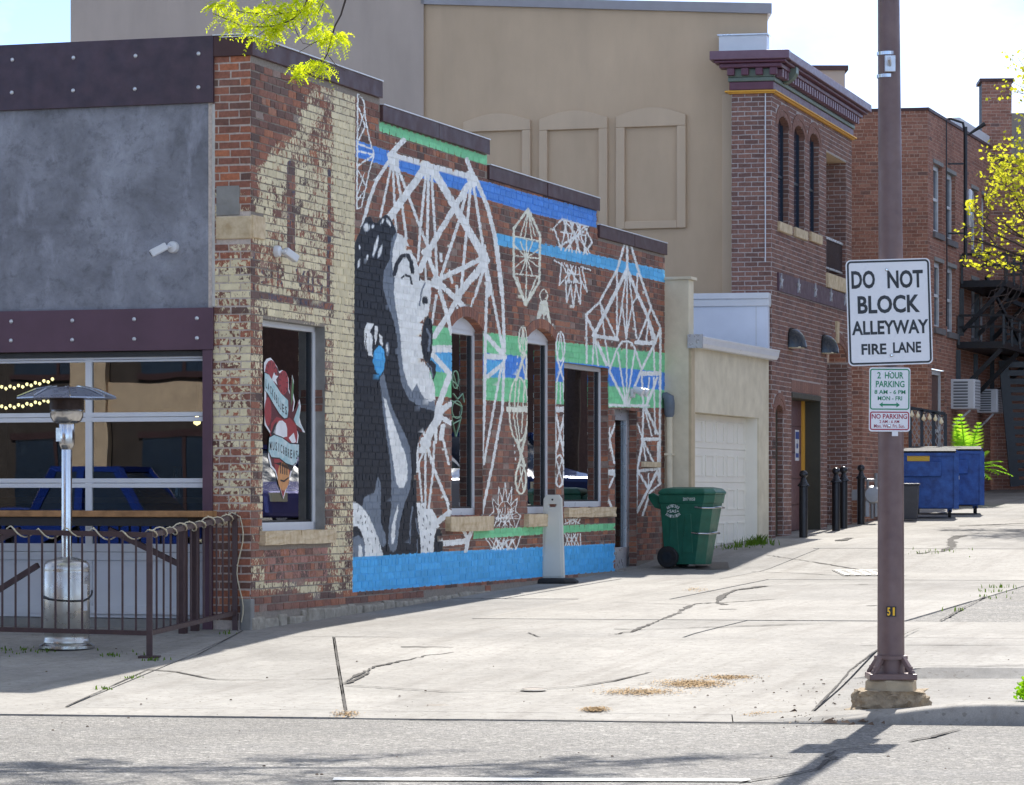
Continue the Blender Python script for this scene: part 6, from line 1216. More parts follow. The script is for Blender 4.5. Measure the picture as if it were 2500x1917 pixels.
# gas meter group
_a = AS.s_(2128, .22); gm = AS.p(_a, .22, 0); gm.z = ground(gm.x, gm.y); t = thing('gas_meter', 'grey gas meter with pipes against the orange brick annex', 'gas meter', gm); gy = gm.y
b = B(); zz = lambda v: P(2128, v, gy).z; xx = lambda u: P(u, 0, gy).x
b.lathe([(.0, -.1), (.13, -.09), (.16, -.03), (.16, .03), (.13, .09), (0, .1)], (xx(2129), gy, zz(1208)), 16, 'y'); b.obj('meter', M('meter_grey', (150, 152, 156), .45, .08, 6, .2), t, smooth=40)
b = B(); b.tube([(xx(2112), gy, zz(1172)), (xx(2136), gy, zz(1172)), (xx(2138), gy, zz(1190)), (xx(2138), gy, zz(1262))], .025, 8); b.tube([(xx(2118), gy, zz(1172)), (xx(2120), gy, zz(1262))], .025, 8); b.tube([(xx(2129), gy, zz(1230)), (xx(2129), gy, zz(1266))], .03, 8); b.tube([(xx(2140), gy + .1, zz(1155)), (xx(2140), gy + .1, zz(1262))], .03, 8); b.obj('pipe', M('pipe_grey', (136, 138, 142), .45, .08, 6, .3), t, smooth=40)
b = B(); b.box(xx(2080), xx(2118), gy + .05, gy + .2, zz(1222), zz(1196)); b.box(xx(2112), xx(2122), gy - .05, gy + .1, zz(1262), zz(1198)); b.obj('cabinet', M('cabinet_grey', (158, 162, 168), .5), t, bevel=.01)
# bollards
bp = None
for i, (u, v, lb) in enumerate(((1961.6, 1312, 'black ball topped bollard standing alone before the plum door'), (2041, 1296, 'black bollard at the left of the close pair by the brick niche'), (2059.5, 1290, 'black bollard at the right of the close pair by the brick niche'), (2102, 1280, 'black bollard beside the gas meter, farthest along the alley'))):
    c = G(u, v)
    if bp is None:
        bp = thing('bollard', lb, 'bollard', c, 'black bollards along the fire station'); b = B(); b.lathe([(.066, -.02), (.066, .78), (.064, .79)], (0, 0, 0), 16); b.obj('post', m_black, bp, local=True, smooth=40)
        b = B(); b.lathe([(.066, .78), (.09, .785), (.092, .80), (.082, .815), (.06, .84), (.04, .89), (.034, .915), (.045, .92), (.062, .945), (.066, .965), (.058, 1.0), (.035, 1.022), (0, 1.03)], (0, 0, 0), 18); b.obj('finial', M('bollard_gloss', (30, 32, 38), .28), bp, local=True, smooth=50)
    else: nb_ = copy_tree(bp, c); nb_['label'] = lb
# ------------------------------------------------------------------ lamp post with signs
PY = 23.55; px_ = P(2175, 1205, PY).x; pg = ground(px_, PY); post = thing('lamp_post', 'tall brown steel lamp post on a rough concrete footing at the kerb', 'lamp post', (px_, PY, pg))
zf = P(0, 1655, PY).z; ztop_ = 9.0
b = B(); b.tube([(px_, PY, zf + .0), (px_, PY, 3.0), (px_ - .045, PY, ztop_)], [.098, .088, .062], 20); shaft = b.obj('shaft', m_pole, post, smooth=40)
b = B(); b.tube([(px_ - .045, PY, ztop_), (px_ - .045, PY - .4, ztop_ + .25), (px_ - .045, PY - 1.6, ztop_ + .35)], [.05, .045, .035], 10); b.obj('lamp_arm', m_pole, post, smooth=40); b = B(); b.box(px_ - .16, px_ + .07, PY - 2.2, PY - 1.55, ztop_ + .28, ztop_ + .42); b.obj('lamp_head', m_pole, post, bevel=.03)
m_foot0 = M('grout_grey', (176, 160, 134), .9, .15, 12, 0, .5, 30)
# cast base: plate, collar and four gussets
b = B(); b.box(px_ - .17, px_ + .17, PY - .17, PY + .17, zf - .01, zf + .035); b.obj('base_plate', m_pole, post, bevel=.008)
b = B(); b.lathe([(.10, .135), (.122, .135), (.122, .16), (.10, .165)], (px_, PY, zf), 20); b.obj('collar', m_pole, post, smooth=30)
for k in range(4):
    t_ = R(45 + 90 * k); c_, s_ = math.cos(t_), math.sin(t_); b = B(); b.prism([(px_ + c_ * r_ - s_ * .02, PY + s_ * r_ + c_ * .02, zf + z) for r_, z in ((.09, .155), (.122, .155), (.205, .05), (.21, .035), (.18, .035), (.10, .125))], (s_ * .04, -c_ * .04, 0)); b.obj('gusset', m_pole, post, bevel=.004)
for k in range(4):
    c = Vector((px_ + (.13 if k % 2 else -.13), PY + (.13 if k > 1 else -.13), zf + .035)); b = B(); b.lathe([(.022, 0), (.022, .025), (.012, .03), (.012, .05), (0, .05)], c, 6); b.obj('anchor_nut', m_pole, post)
b = B(); b.lathe([(.20, -.10), (.195, -.012), (.18, 0.0)], (px_, PY, zf - .01), 6, start=.26); b.obj('grout_cap', m_foot0, post)
bm = bmesh.new(); bmesh.ops.create_icosphere(bm, subdivisions=4, radius=1); hh = zf - .09 - pg + .06; rr = random.Random(4); from mathutils import noise as mn
for v in bm.verts:
    z = max(-.5, min(.72, v.co.z)); q = Vector((v.co.x, v.co.y)); q = q / max(1e-6, q.length); sq = 1 / max(abs(q.x), abs(q.y), .5) ** .55; r_ = .265 if z > -.2 else .30
    nz_ = mn.fractal(v.co * 2.8, .7, 2.3, 5) * .05; flat_ = min(1.0, math.sqrt(v.co.x ** 2 + v.co.y ** 2) / .62)
    v.co = Vector((q.x * sq * (r_ + nz_) * flat_ * (1 - .12 * max(0, z)), q.y * sq * (r_ + nz_) * flat_ * (1 - .12 * max(0, z)), (z + .5) / 1.22 * hh - .06 + nz_ * .35))
me = bpy.data.meshes.new('footing'); bm.to_mesh(me); bm.free(); me.transform(Matrix.Translation((0, 0, 0))); m_foot = M('rough_concrete', (150, 132, 108), .92, .25, 16, 0, 1.0, 34, rgb2=(176, 158, 132), bdist=.02); ft = link('footing', me, m_foot, post, smooth=60)
# clamp with bolt, numbers
def on_post(v): return P(2175, v, PY).z
for v in (132, 187): b = B(); z_ = on_post(v); b.lathe([(.079, -.012), (.082, -.012), (.082, .012), (.079, .012)], (px_ - .02, PY, z_), 20); b.obj('steel_strap', m_chrome, post, smooth=30)
b = B(); z0, z1 = on_post(180), on_post(140); b.box(px_ - .055, px_ + .02, PY - .115, PY - .075, z0, z1); br_ = b.obj('bracket', m_alum, post, bevel=.004); b = B(); b.tube([(px_ - .02, PY - .11, (z0 + z1) / 2 - .01), (px_ - .04, PY - .24, (z0 + z1) / 2 + .02)], .013, 10); b.obj('peg', m_alum, br_)
for k, chx in enumerate('51'):
    c = Vector((px_ - .027 + k * .036, PY - .1015 + .002 * abs(k - .5), on_post(1492))); b = B(); b.box(c.x - .0175, c.x + .0175, c.y - .001, c.y + .012, c.z - .036, c.z + .036); pt_ = b.obj('number_plate', m_black, post); b = B(); put_text(b, chx, c + Vector((0, -.002, 0)), (1, 0, 0), (0, 0, 1), .022 if chx == '5' else .015, .058, .03); b.obj('digit', m_ysign, pt_, recalc=False)
def rrect(w, h, r, n=5):
    pts = []
    for cx, cz, t0 in ((w / 2 - r, h / 2 - r, 0), (-w / 2 + r, h / 2 - r, 90), (-w / 2 + r, -h / 2 + r, 180), (w / 2 - r, -h / 2 + r, 270)): pts += [(cx + r * math.cos(R(t0 + 90 * k / n)), cz + r * math.sin(R(t0 + 90 * k / n))) for k in range(n + 1)]
    return pts
class Sign:
    def __init__(s, name, label, c, w, h, roll, r, cat='sign'):
        s.c = Vector(c); s.ex = Vector((math.cos(roll), 0, math.sin(roll))); s.ez = Vector((-math.sin(roll), 0, math.cos(roll))); s.t = thing(name, label, cat, c); s.w, s.h = w, h
        b = B(); b.prism([s.pt(x, z) for x, z in rrect(w, h, r)], (0, .004, 0)); b.obj('plate', m_signw, s.t)
    def pt(s, x, z, y=0): return s.c + s.ex * x + s.ez * z + Vector((0, y, 0))
    def ring(s, cx, cz, w, h, r, t_, mat, name='border'):
        a, c = rrect(w, h, r), rrect(w - 2 * t_, h - 2 * t_, max(.002, r - t_)); n = len(a); b = B(); b.add([s.pt(cx + x, cz + z, -.0012) for x, z in a + c], [(i, (i + 1) % n, n + (i + 1) % n, n + i) for i in range(n)]); b.obj(name, mat, s.t, recalc=False)
    def txt(s, tx, x, z, w, h, mat, bold=.02, sp=1.0):
        b = B(); put_text(b, tx, s.pt(x, z, -.0012), s.ex, s.ez, w, h, bold, sp); b.obj('lettering', mat, s.t, recalc=False)
    def bolt(s, x, z, r=.012):
        b = B(); c = s.pt(x, z); b.tube([c, c + Vector((0, -.004, 0)), c + Vector((0, -.008, 0))], [r, r, r * .5], 12); b.obj('bolt', m_chrome, s.t, smooth=30)
    def panel(s, tx_rows): pass
sc = 3.5; SY_ = PY - .115; K1 = F / SY_ * sc
def spx(x, y): return P(2040 + x / sc, 600 + y / sc, SY_)
c = spx(459, 567); S1 = Sign('alley_sign', 'large white sign reading do not block alleyway fire lane on the lamp post', c, 722 / K1, 905 / K1, R(1.7), .035)
S1.ring(0, 0, 702 / K1, 885 / K1, .03, 16 / K1, m_signk)
def row(S, tx, x0, x1, y0, y1, cx, cy, mat, bold=.02, sp=1.0, kk=None): k_ = kk or K1; S.txt(tx, ((x0 + x1) / 2 - cx) / k_, -((y0 + y1) / 2 - cy) / k_, (x1 - x0) / k_, (y1 - y0) / k_, mat, bold, sp)
row(S1, 'DO', 143, 345, 200, 355, 459, 560, m_signk, .03); row(S1, 'NOT', 450, 755, 205, 360, 459, 560, m_signk, .03); row(S1, 'BLOCK', 190, 722, 415, 570, 459, 560, m_signk, .03); row(S1, 'ALLEYWAY', 135, 790, 632, 752, 459, 562, m_signk, .03); row(S1, 'FIRE', 212, 425, 832, 924, 459, 565, m_signk, .03); row(S1, 'LANE', 482, 722, 832, 924, 459, 572, m_signk, .03)
S1.bolt(-12 / K1, 363 / K1); S1.bolt(8 / K1, -370 / K1)
c = spx(462, 1315); S2 = Sign('parking_sign', 'small white sign reading two hour parking and no parking below the alley sign', c, 352 / K1, 548 / K1, R(-.4), .02)
S2.ring(0, (1315 - 1227) / K1, 338 / K1, 350 / K1, .02, 10 / K1, m_signg, 'green_border'); S2.ring(0, (1315 - 1497) / K1, 336 / K1, 158 / K1, .018, 10 / K1, m_signr, 'red_border')
for tx, x0, x1, y0, y1, bo in (('2', 355, 385, 1080, 1136, .02), ('HOUR', 420, 578, 1080, 1136, .02), ('PARKING', 343, 588, 1155, 1210, .02), ('8 AM - 6 PM', 332, 596, 1232, 1268, .02), ('MON - FRI', 360, 568, 1286, 1322, .02)): row(S2, tx, x0, x1, y0, y1, 462, 1315, m_signg, bo)
for tx, x0, x1, y0, y1, bo in (('NO PARKING', 310, 612, 1438, 1480, .02), ('2 AM - 6 AM', 376, 545, 1490, 1516, .015), ('Mon. Wed. Fri. Sun.', 330, 594, 1526, 1556, .012)): row(S2, tx, x0, x1, y0, y1, 462, 1315, m_signr, bo)
b = B(); ar = [(372, 1359), (402, 1338), (402, 1352), (520, 1352), (520, 1338), (550, 1361), (520, 1382), (520, 1367), (402, 1367), (402, 1381)]; b.add([S2.pt((x - 462) / K1, -(y - 1315) / K1, -.0012) for x, y in ar], [tuple(range(10))]); b.obj('arrow', m_signg, S2.t, recalc=False)
S2.bolt(3 / K1, 230 / K1, .009); S2.bolt(-4 / K1, -222 / K1, .009)
b = B(); q = spx(508, 1603); b.box(q.x - .022, q.x + .022, SY_ + .003, SY_ + .006, q.z - .02, q.z + .02); b.obj('tag', m_signw, S2.t)
for S, dz in ((S1, .28), (S1, -.28), (S2, .12), (S2, -.15)): b = B(); z_ = S.c.z + dz; b.box(px_ - .05, px_ + .04, SY_ + .005, PY - .06, z_ - .02, z_ + .02); b.obj('mount', m_alum, S.t)

# ------------------------------------------------------------------ green wheeled bin
bc = G(1692, 1388); BH = 1.06; binr = thing('wheeled_bin', 'green plastic wheeled bin with white print beside the mural side door', 'bin', (bc.x, bc.y + .1, ground(bc.x, bc.y + .1)), rz=R(-24))
# local frame: +x toward the lid front (right), -y is the visible side
def bsec(z): f = (z - .04) / (BH - .1); return -.30 - .06 * f, .22 + .16 * f, .235 + .07 * f         # back x, front x, half depth
def bpoly(z): x0, x1, d = bsec(z); return [(x0, -d, z), (x1 - .10, -d, z), (x1, -d + .12, z), (x1, d - .12, z), (x1 - .10, d, z), (x0, d, z)]
b = B(); levels = [bpoly(z) for z in (.05, .35, .70, .86)]; x0, x1, d = bsec(.86); lip = [[(p[0] * 1.03 + .004, p[1] * 1.05, p[2]) for p in bpoly(z)] for z in (.865, .97)]
L_ = levels + lip; vs_ = [p for l in L_ for p in l]; b.add(vs_, [(i * 6 + k, i * 6 + (k + 1) % 6, (i + 1) * 6 + (k + 1) % 6, (i + 1) * 6 + k) for i in range(len(L_) - 1) for k in range(6)] + [tuple(range(6))[::-1], tuple((len(L_) - 1) * 6 + k for k in range(6))]); bod = b.obj('body', m_bin, binr, local=True, bevel=.014)
for xx0 in (-.20, .0):
    b = B(); b.prism([(xx0, -.292, .72), (xx0 + .085, -.292, .72), (xx0 + .10, -.255, .2), (xx0 - .055, -.255, .2)], (0, .03, 0)); b.obj('rib', m_bin, bod, local=True, bevel=.006)
b = B(); lid = [(.0, 1.0, .97), (.028, 1.05, .985), (.05, 1.05, 1.01), (.085, .93, 1.055), (.10, .6, 1.075)]; lv = []
for _, sc_, z in lid: lv.append([((p[0] - .02) * sc_ + .03, p[1] * sc_ * 1.06, z) for p in bpoly(.97)])
vs_ = [p for l in lv for p in l]; b.add(vs_, [(i * 6 + k, i * 6 + (k + 1) % 6, (i + 1) * 6 + (k + 1) % 6, (i + 1) * 6 + k) for i in range(4) for k in range(6)] + [tuple(range(6))[::-1], tuple(24 + k for k in range(6))]); b.obj('lid', m_bin, binr, local=True, bevel=.012)
b = B()
for s in (-1, 1): b.prism([(-.36, s * .27, .94), (-.46, s * .27, 1.0), (-.53, s * .27, .98), (-.53, s * .27, .93), (-.44, s * .27, .80), (-.36, s * .27, .78)], (0, .03 * -s, 0))
b.obj('hinge_bracket', m_bin, binr, local=True, bevel=.006); b = B(); b.tube([(-.50, -.27, .955), (-.50, .27, .955)], .018, 10); b.obj('handle', m_bin, binr, local=True, smooth=40)
for s in (-1, 1):
    b = B(); b.lathe([(.03, -.04), (.13, -.04), (.145, -.025), (.145, .025), (.13, .04), (.03, .04)], (-.25, s * .265, .145), 24, 'y'); w_ = b.obj('wheel', m_rubber, binr, local=True, smooth=35); b = B(); b.lathe([(.02, -.042), (.05, -.045), (.075, -.043), (.02, .042)], (-.25, s * .265, .145), 16, 'y'); b.obj('hub', m_black, w_, local=True, smooth=35)
b = B(); b.tube([(-.25, -.24, .145), (-.25, .24, .145)], .014, 8); b.obj('axle', m_alum, binr, local=True)
for z_, nm in ((.80, 'u'), (.46, 'l')):
    x0, x1, d = bsec(z_); b = B(); b.tube([(x1 - .20, -d - .008, z_ + .01), (x1 - .10, -d - .02, z_), (x1 + .03, -d + .10, z_), (x1 + .05, 0, z_ + .01), (x1 + .03, d - .10, z_), (x1 - .1, d + .02, z_)], .013, 8); b.obj('grab_bar', m_chrome, binr, local=True, smooth=40)
m_pr = M('white_print', (224, 228, 226), .5, .05)
b = B(); put_text(b, '2017 0153', (.07, -.322, .915), (1, 0, 0), (0, 0, 1), .17, .04, .015); put_text(b, 'SAS', (-.165, -.300, .755), (1, 0, 0), (0, 0, 1), .10, .042, .02)
def arc_text(b, txt, c, r, h, up, span):
    for i, chx in enumerate(txt):
        t_ = (i + .5) / len(txt) * span - span / 2; vv, ff = text_geo(chx, r * span / len(txt) * .8, h, .02); sn = 1 if up else -1
        b.add([(c[0] + math.sin(t_) * (r + sn * float(q)) + math.cos(t_) * float(p) * 1.0, c[1] + .0, c[2] + sn * (math.cos(t_) * (r + sn * float(q)) - r) - sn * math.sin(t_) * float(p)) for p, q in vv], ff)
arc_text(b, '667-7303', (-.165, -.3015, .825), .13, .04, True, 1.45); arc_text(b, 'SANITATION', (-.165, -.2985, .685), .14, .04, False, 1.55)
b.add([(-.255, -.300, .755), (-.225, -.300, .765), (-.225, -.300, .745)], [(0, 1, 2)]); b.add([(-.075, -.300, .755), (-.105, -.300, .765), (-.105, -.300, .745)], [(0, 1, 2)]); b.obj('print', m_pr, bod, local=True, recalc=False)
# ------------------------------------------------------------------ white delineator panel
sp_ = G(1350, 1424); SPH = P(1350, 1208, sp_.y).z - sp_.z; del_ = thing('delineator_panel', 'white plastic upright panel with handle slot on a black rubber base', 'delineator', sp_, rz=R(-9)); b = B(); w0, w1, H0, H1 = .145, .112, .06, SPH
pts = [(-w0, H0), (w0, H0), (w1, H1 - .05), (w1 - .035, H1), (-w1 + .035, H1), (-w1, H1 - .05)]
hs = [(-.05, H1 - .115), (.05, H1 - .115), (.04, H1 - .150), (-.04, H1 - .150)]
bm = bmesh.new(); ov = [bm.verts.new((x, -.045, z)) for x, z in pts]; hv_ = [bm.verts.new((x, -.045, z)) for x, z in hs]
es = [bm.edges.new((ov[i], ov[(i + 1) % 6])) for i in range(6)] + [bm.edges.new((hv_[i], hv_[(i + 1) % 4])) for i in range(4)]
bmesh.ops.triangle_fill(bm, edges=es, use_beauty=True); r_ = bmesh.ops.extrude_face_region(bm, geom=bm.faces[:]); bmesh.ops.translate(bm, verts=[v for v in r_['geom'] if isinstance(v, bmesh.types.BMVert)], vec=(0, .09, 0)); bmesh.ops.recalc_face_normals(bm, faces=bm.faces)
me = bpy.data.meshes.new('panel'); bm.to_mesh(me); bm.free(); m_del = M('aged_white_plastic', (206, 206, 198), .5, .05, 3); link('panel', me, m_del, del_, bevel=.008)
b = B(); b.prism([(-w0 + .03, -.052, H0 + .02), (w0 - .03, -.052, H0 + .02), (w1 - .03, -.052, H1 - .19), (-w1 + .03, -.052, H1 - .19)], (0, .01, 0)); b.obj('face_plate', m_del, del_, bevel=.004, local=True)
b = B(); b.tube([(0, -.046, H1 - .06), (0, -.052, H1 - .06)], .012, 10); b.obj('eyelet', m_black, del_, local=True)
b = B(); oc = [(.30, -.12), (.30, .12), (.18, .24), (-.18, .24), (-.30, .12), (-.30, -.12), (-.18, -.24), (.18, -.24)]; b.add([(x * k_, y * k_, z) for k_, z in ((1.0, 0.0), (1.0, .025), (.86, .055), (.5, .065)) for x, y in oc], [(i * 8 + k, i * 8 + (k + 1) % 8, (i + 1) * 8 + (k + 1) % 8, (i + 1) * 8 + k) for i in range(3) for k in range(8)] + [tuple(24 + k for k in range(8)), tuple(range(8))[::-1]]); b.obj('base', m_rubber, del_, bevel=.006, local=True)

# ------------------------------------------------------------------ patio: railing, heater, counter
RY = 28.35; rp = P(365, 1205, RY); rg_ = ground(rp.x, RY); rtop = P(365, 1306, RY).z; rlow = P(365, 1546, RY).z
rail = thing('patio_railing', 'brown steel railing around the bar patio with thin vertical bars', 'railing', (rp.x, RY, rg_))
we = FW.p(.14, .05, 0); wgz = ground(we.x, we.y)
RF = Fr((rp.x, RY), (-1, .25), (-.25, -1)); LR = 3.6
b = B(); b.box(rp.x - .025, rp.x + .025, RY - .025, RY + .025, rg_ - .01, rtop + .02); b.obj('corner_post', m_rail, rail); b = B(); b.box(rp.x - .09, rp.x + .09, RY - .09, RY + .09, rg_ - .005, rg_ + .012); b.obj('foot_plate', m_rail, rail)
e1 = RF.p(LR, 0, 0); tl0, tl1 = Vector((rp.x, RY, rtop)), Vector((e1.x, e1.y, rtop + .06)); bl0, bl1 = Vector((rp.x, RY, rlow)), Vector((e1.x, e1.y, rlow + .05))
wt, wb = Vector((we.x, we.y, P(0, 1262, we.y).z)), Vector((we.x, we.y, P(0, 1496, we.y).z))
for p, q in ((tl0, tl1), (tl0, wt)): b = B(); b.bar(p, q, .05, .045); b.obj('top_rail', m_rail, rail)
for p, q in ((bl0, bl1), (bl0, wb)): b = B(); b.bar(p, q, .045, .04); b.obj('bottom_rail', m_rail, rail)
b = B(); b.box(we.x - .025, we.x + .025, we.y - .025, we.y + .025, wgz - .01, wt.z + .03); b.obj('wall_post', m_rail, rail)
for (a_, c_, d_, e_, n) in ((tl0, tl1, bl0, bl1, 29), (tl0, wt, bl0, wb, 13)):
    for i in range(1, n): b = B(); b.bar(d_.lerp(e_, i / n), a_.lerp(c_, i / n), .017); b.obj('baluster', m_rail, rail)
# rope lights wound round the rail
rl = thing('rail_lights', 'clear rope light with tiny bulbs wound round the patio rail', 'string lights', (rp.x, RY, rtop)); pts = []
for p, q, tu in ((tl1, tl0, 14), (tl0, wt, 9)):
    for i in range(tu * 10): f = i / (tu * 10); t_ = 2 * math.pi * f * tu; dr = (q - p).normalized(); sd = dr.cross(Vector((0, 0, 1))); pts.append(p.lerp(q, f) + sd * .042 * math.sin(t_) + Vector((0, 0, .040 * math.cos(t_) + .012 * math.sin(t_ * .37))))
for i in range(14): f = i / 13; pts.append(Vector((we.x + .05 + .03 * math.sin(f * 9), we.y - .02, wt.z + (wb.z - wt.z) * f * 1.1)))
b = B(); b.tube(pts, .007, 5); b.obj('cable', M('clear_cable', (196, 184, 156), .35), rl, smooth=60); b = B()
for i in range(0, len(pts), 4): b.lathe([(0, -.008), (.009, 0), (0, .008)], pts[i] + Vector((0, -.006, .004)), 6)
reg(b.obj('tiny_bulbs', m_bulb, rl), kind='stuff')
# patio heater
hy = 29.25; hx = P(163, 1205, hy).x; hz = ground(hx, hy); heat = thing('patio_heater', 'tall stainless patio heater with wide reflector hat behind the railing', 'heater', (hx, hy, hz)); S_ = F / hy
zz = lambda v: P(163, v, hy).z - hz; rad = lambda w_: w_ / S_ / 2
b = B(); b.lathe([(rad(136), .0), (rad(136), .025), (rad(120), .045), (.05, .055)], (hx, hy, hz), 28); b.obj('base', m_chrome, heat, smooth=40)
b = B(); r_ = rad(113); b.lathe([(r_, .05), (r_, .075), (r_ * .985, .08), (r_ * .985, .12), (r_, .125), (r_, zz(1398)), (r_ * .985, zz(1396)), (r_, zz(1392)), (r_ * .97, zz(1378)), (r_ * .86, zz(1370)), (.07, zz(1360))], (hx, hy, hz), 36); b.obj('tank_housing', M('brushed_steel', (196, 194, 188), .3, .1, 5, .9, .05, 40), heat, smooth=35)
b = B(); b.lathe([(rad(26), zz(1375)), (rad(26), zz(1095)), (rad(24), zz(1090))], (hx, hy, hz), 16); b.obj('pole', m_chrome, heat, smooth=40)
b = B(); b.lathe([(rad(26), zz(1098)), (rad(36), zz(1088)), (rad(38), zz(1082)), (rad(38), zz(1032)), (rad(34), zz(1028))], (hx, hy, hz), 16); b.box(hx - .09, hx - .04, hy - .05, hy + .02, hz + zz(1078), hz + zz(1045)); b.obj('control_box', m_chrome, heat, smooth=35)
b = B(); b.lathe([(rad(50), zz(1034)), (rad(70), zz(1028)), (rad(80), zz(1018)), (rad(82), zz(1006)), (rad(76), zz(1004)), (rad(84), zz(1001))], (hx, hy, hz), 28); b.obj('burner_bowl', m_chrome, heat, smooth=30)
b = B(); b.lathe([(rad(84), zz(1001)), (rad(84), zz(966)), (rad(60), zz(964))], (hx, hy, hz), 28); b.obj('emitter_screen', M('burnt_mesh', (58, 44, 38), .5, .3, 30, .6), heat, smooth=40)
b = B(); n = 8; r1 = rad(242); b.lathe([(r1, zz(974)), (r1 * 1.0, zz(971)), (r1 * .62, zz(953)), (r1 * .30, zz(946)), (.0, zz(944))], (hx, hy, hz), n, start=.2); b.obj('reflector', M('brushed_reflector', (150, 156, 172), .3, .06, 6, .85), heat)
for k in range(8): t_ = .2 + 2 * math.pi * k / 8; b = B(); b.tube([(hx + r1 * f * math.cos(t_), hy + r1 * f * math.sin(t_), hz + zz(v) + .012) for f, v in ((.99, 972), (.62, 953.5), (.30, 946.5))], .008, 5); b.obj('rib', m_chrome, heat)
b = B(); pts = [(hx + (r_ + .012 + .03 * max(0, math.sin(t_ * 1.0))) * math.cos(t_ + 3.4), hy + (r_ + .012) * math.sin(t_ + 3.4), hz + zz(1455) - .04 * math.sin(t_ * .9) + .07 * max(0, (t_ - 2.1))) for t_ in np.linspace(-.25, 3.0, 22)]; b.tube(pts, .009, 6); b.obj('cable', m_black, heat, smooth=50)
b = B(); c = Vector((hx + r_ * .82, hy - r_ * .58, hz)); b.add([c + Vector((x, -x * .0 - .004, z)) for x, z in ((-.04, zz(1490)), (.03, zz(1490)), (.03, zz(1425)), (-.04, zz(1425)))], [(0, 1, 2, 3)]); b.obj('data_label', m_signw, heat)
# drink counter against the glass door
CFr2 = FW; d0, d1 = .18, .62; zc1, zc0 = FW.z_(250, 1247, .4), FW.z_(250, 1262, .4); m0 = FW.s_(487, .6); ctr = thing('drink_counter', 'long wooden drink counter on a dark steel frame before the glass door', 'counter', FW.p(m0 + 1, .4, ground(*FW.p(m0 + 1, .4, 0)[:2])))
for k in range(3): b = B(); b.fbox(FW, m0, 3.9, d0 + .147 * k, d0 + .147 * k + .143, zc0, zc1); b.obj('plank', m_wood, ctr, bevel=.006)
b = B(); b.fbox(FW, m0 + .13, 3.8, d0 + .03, d1 - .05, zc0 - .085, zc0 - .003); b.obj('apron', m_black, ctr)
for m in (m0 + .20, 2.9):
    for d_ in (d0 + .06, d1 - .1): q = FW.p(m, d_, 0); b = B(); b.fbox(FW, m - .035, m + .035, d_ - .03, d_ + .03, ground(q.x, q.y) - .005, zc0 - .086); b.obj('leg', m_rail, ctr)
for m, s in ((m0 + .20, 1), (2.9, -1)): b = B(); b.bar(FW.p(m, d1 - .1, .30 + .62), FW.p(m + s * .75, d1 - .1, zc0 - .12), .05); b.obj('brace', m_rail, ctr)
b = B(); b.bar(FW.p(1.95, d1 - .08, .92), FW.p(2.85, d1 - .08, .40), .05); b.obj('brace', m_rail, ctr)
# ------------------------------------------------------------------ trees and weeds
rt = random.Random(21)
def spray(b, p, d, L_, droop=.6, n=6, w=.011):
    """One pinnate leaf: leaflets in pairs along a drooping stalk."""
    d = Vector(d).normalized(); sd = d.cross(Vector((0, 0, 1))); sd = sd.normalized() if sd.length > .1 else Vector((1, 0, 0)); sd.rotate(Matrix.Rotation(rt.uniform(-1.2, 1.2), 3, d))
    for i in range(1, n + 1):
        f = i / n; c = p + d * L_ * f - Vector((0, 0, droop * L_ * f * f)); q = c + d * L_ / n * .8 - Vector((0, 0, droop * L_ * .2))
        for s in (-1, 1):
            t = c + sd * s * w * 2.2 + d * w * .8 - Vector((0, 0, w * rt.uniform(0, 1.4))); m = (c + t) / 2
            b.add([c, m + d * w * .75, t, m - d * w * .6], [(0, 1, 2, 3)])
def grow(wood, p, d, L_, r, lev, tips, bend=.35, up=.1, spread=.7, kids=(2, 3)):
    pts = [p]; n = 5; q = p.copy(); dd = d.copy(); seen = lambda a: (a.y > 20 and a.y < 32 and -60 < U0 + F * a.x / a.y < 2560 and VH - (a.z - H) * F / a.y > -45) or (a.y > 50 and U0 + F * a.x / a.y < 2372 - 30 * math.sin((a.z - 2) * 1.9))
    for i in range(n):
        dd = (dd + Vector((rt.gauss(0, bend * .3), rt.gauss(0, bend * .3), rt.gauss(up * .3, bend * .2)))).normalized(); q = q + dd * L_ / n
        if seen(q): break
        pts.append(q.copy())
        if lev <= 1: tips.append((q.copy(), dd.copy()))
    if len(pts) < 3: return
    wood.tube(pts, [r * (1 - .45 * i / n) for i in range(len(pts))], 6 if lev > 2 else 4, cap=False)
    if lev == 0: return
    for k in range(rt.randint(*kids)):
        f = rt.uniform(.45, 1.0); base = pts[min(len(pts) - 1, int(f * n))]; nd = (dd + Vector((rt.gauss(0, spread), rt.gauss(0, spread), rt.gauss(.05, spread * .6)))).normalized()
        grow(wood, base, nd, L_ * rt.uniform(.6, .82), r * .55, lev - 1, tips, bend, up, spread, kids)
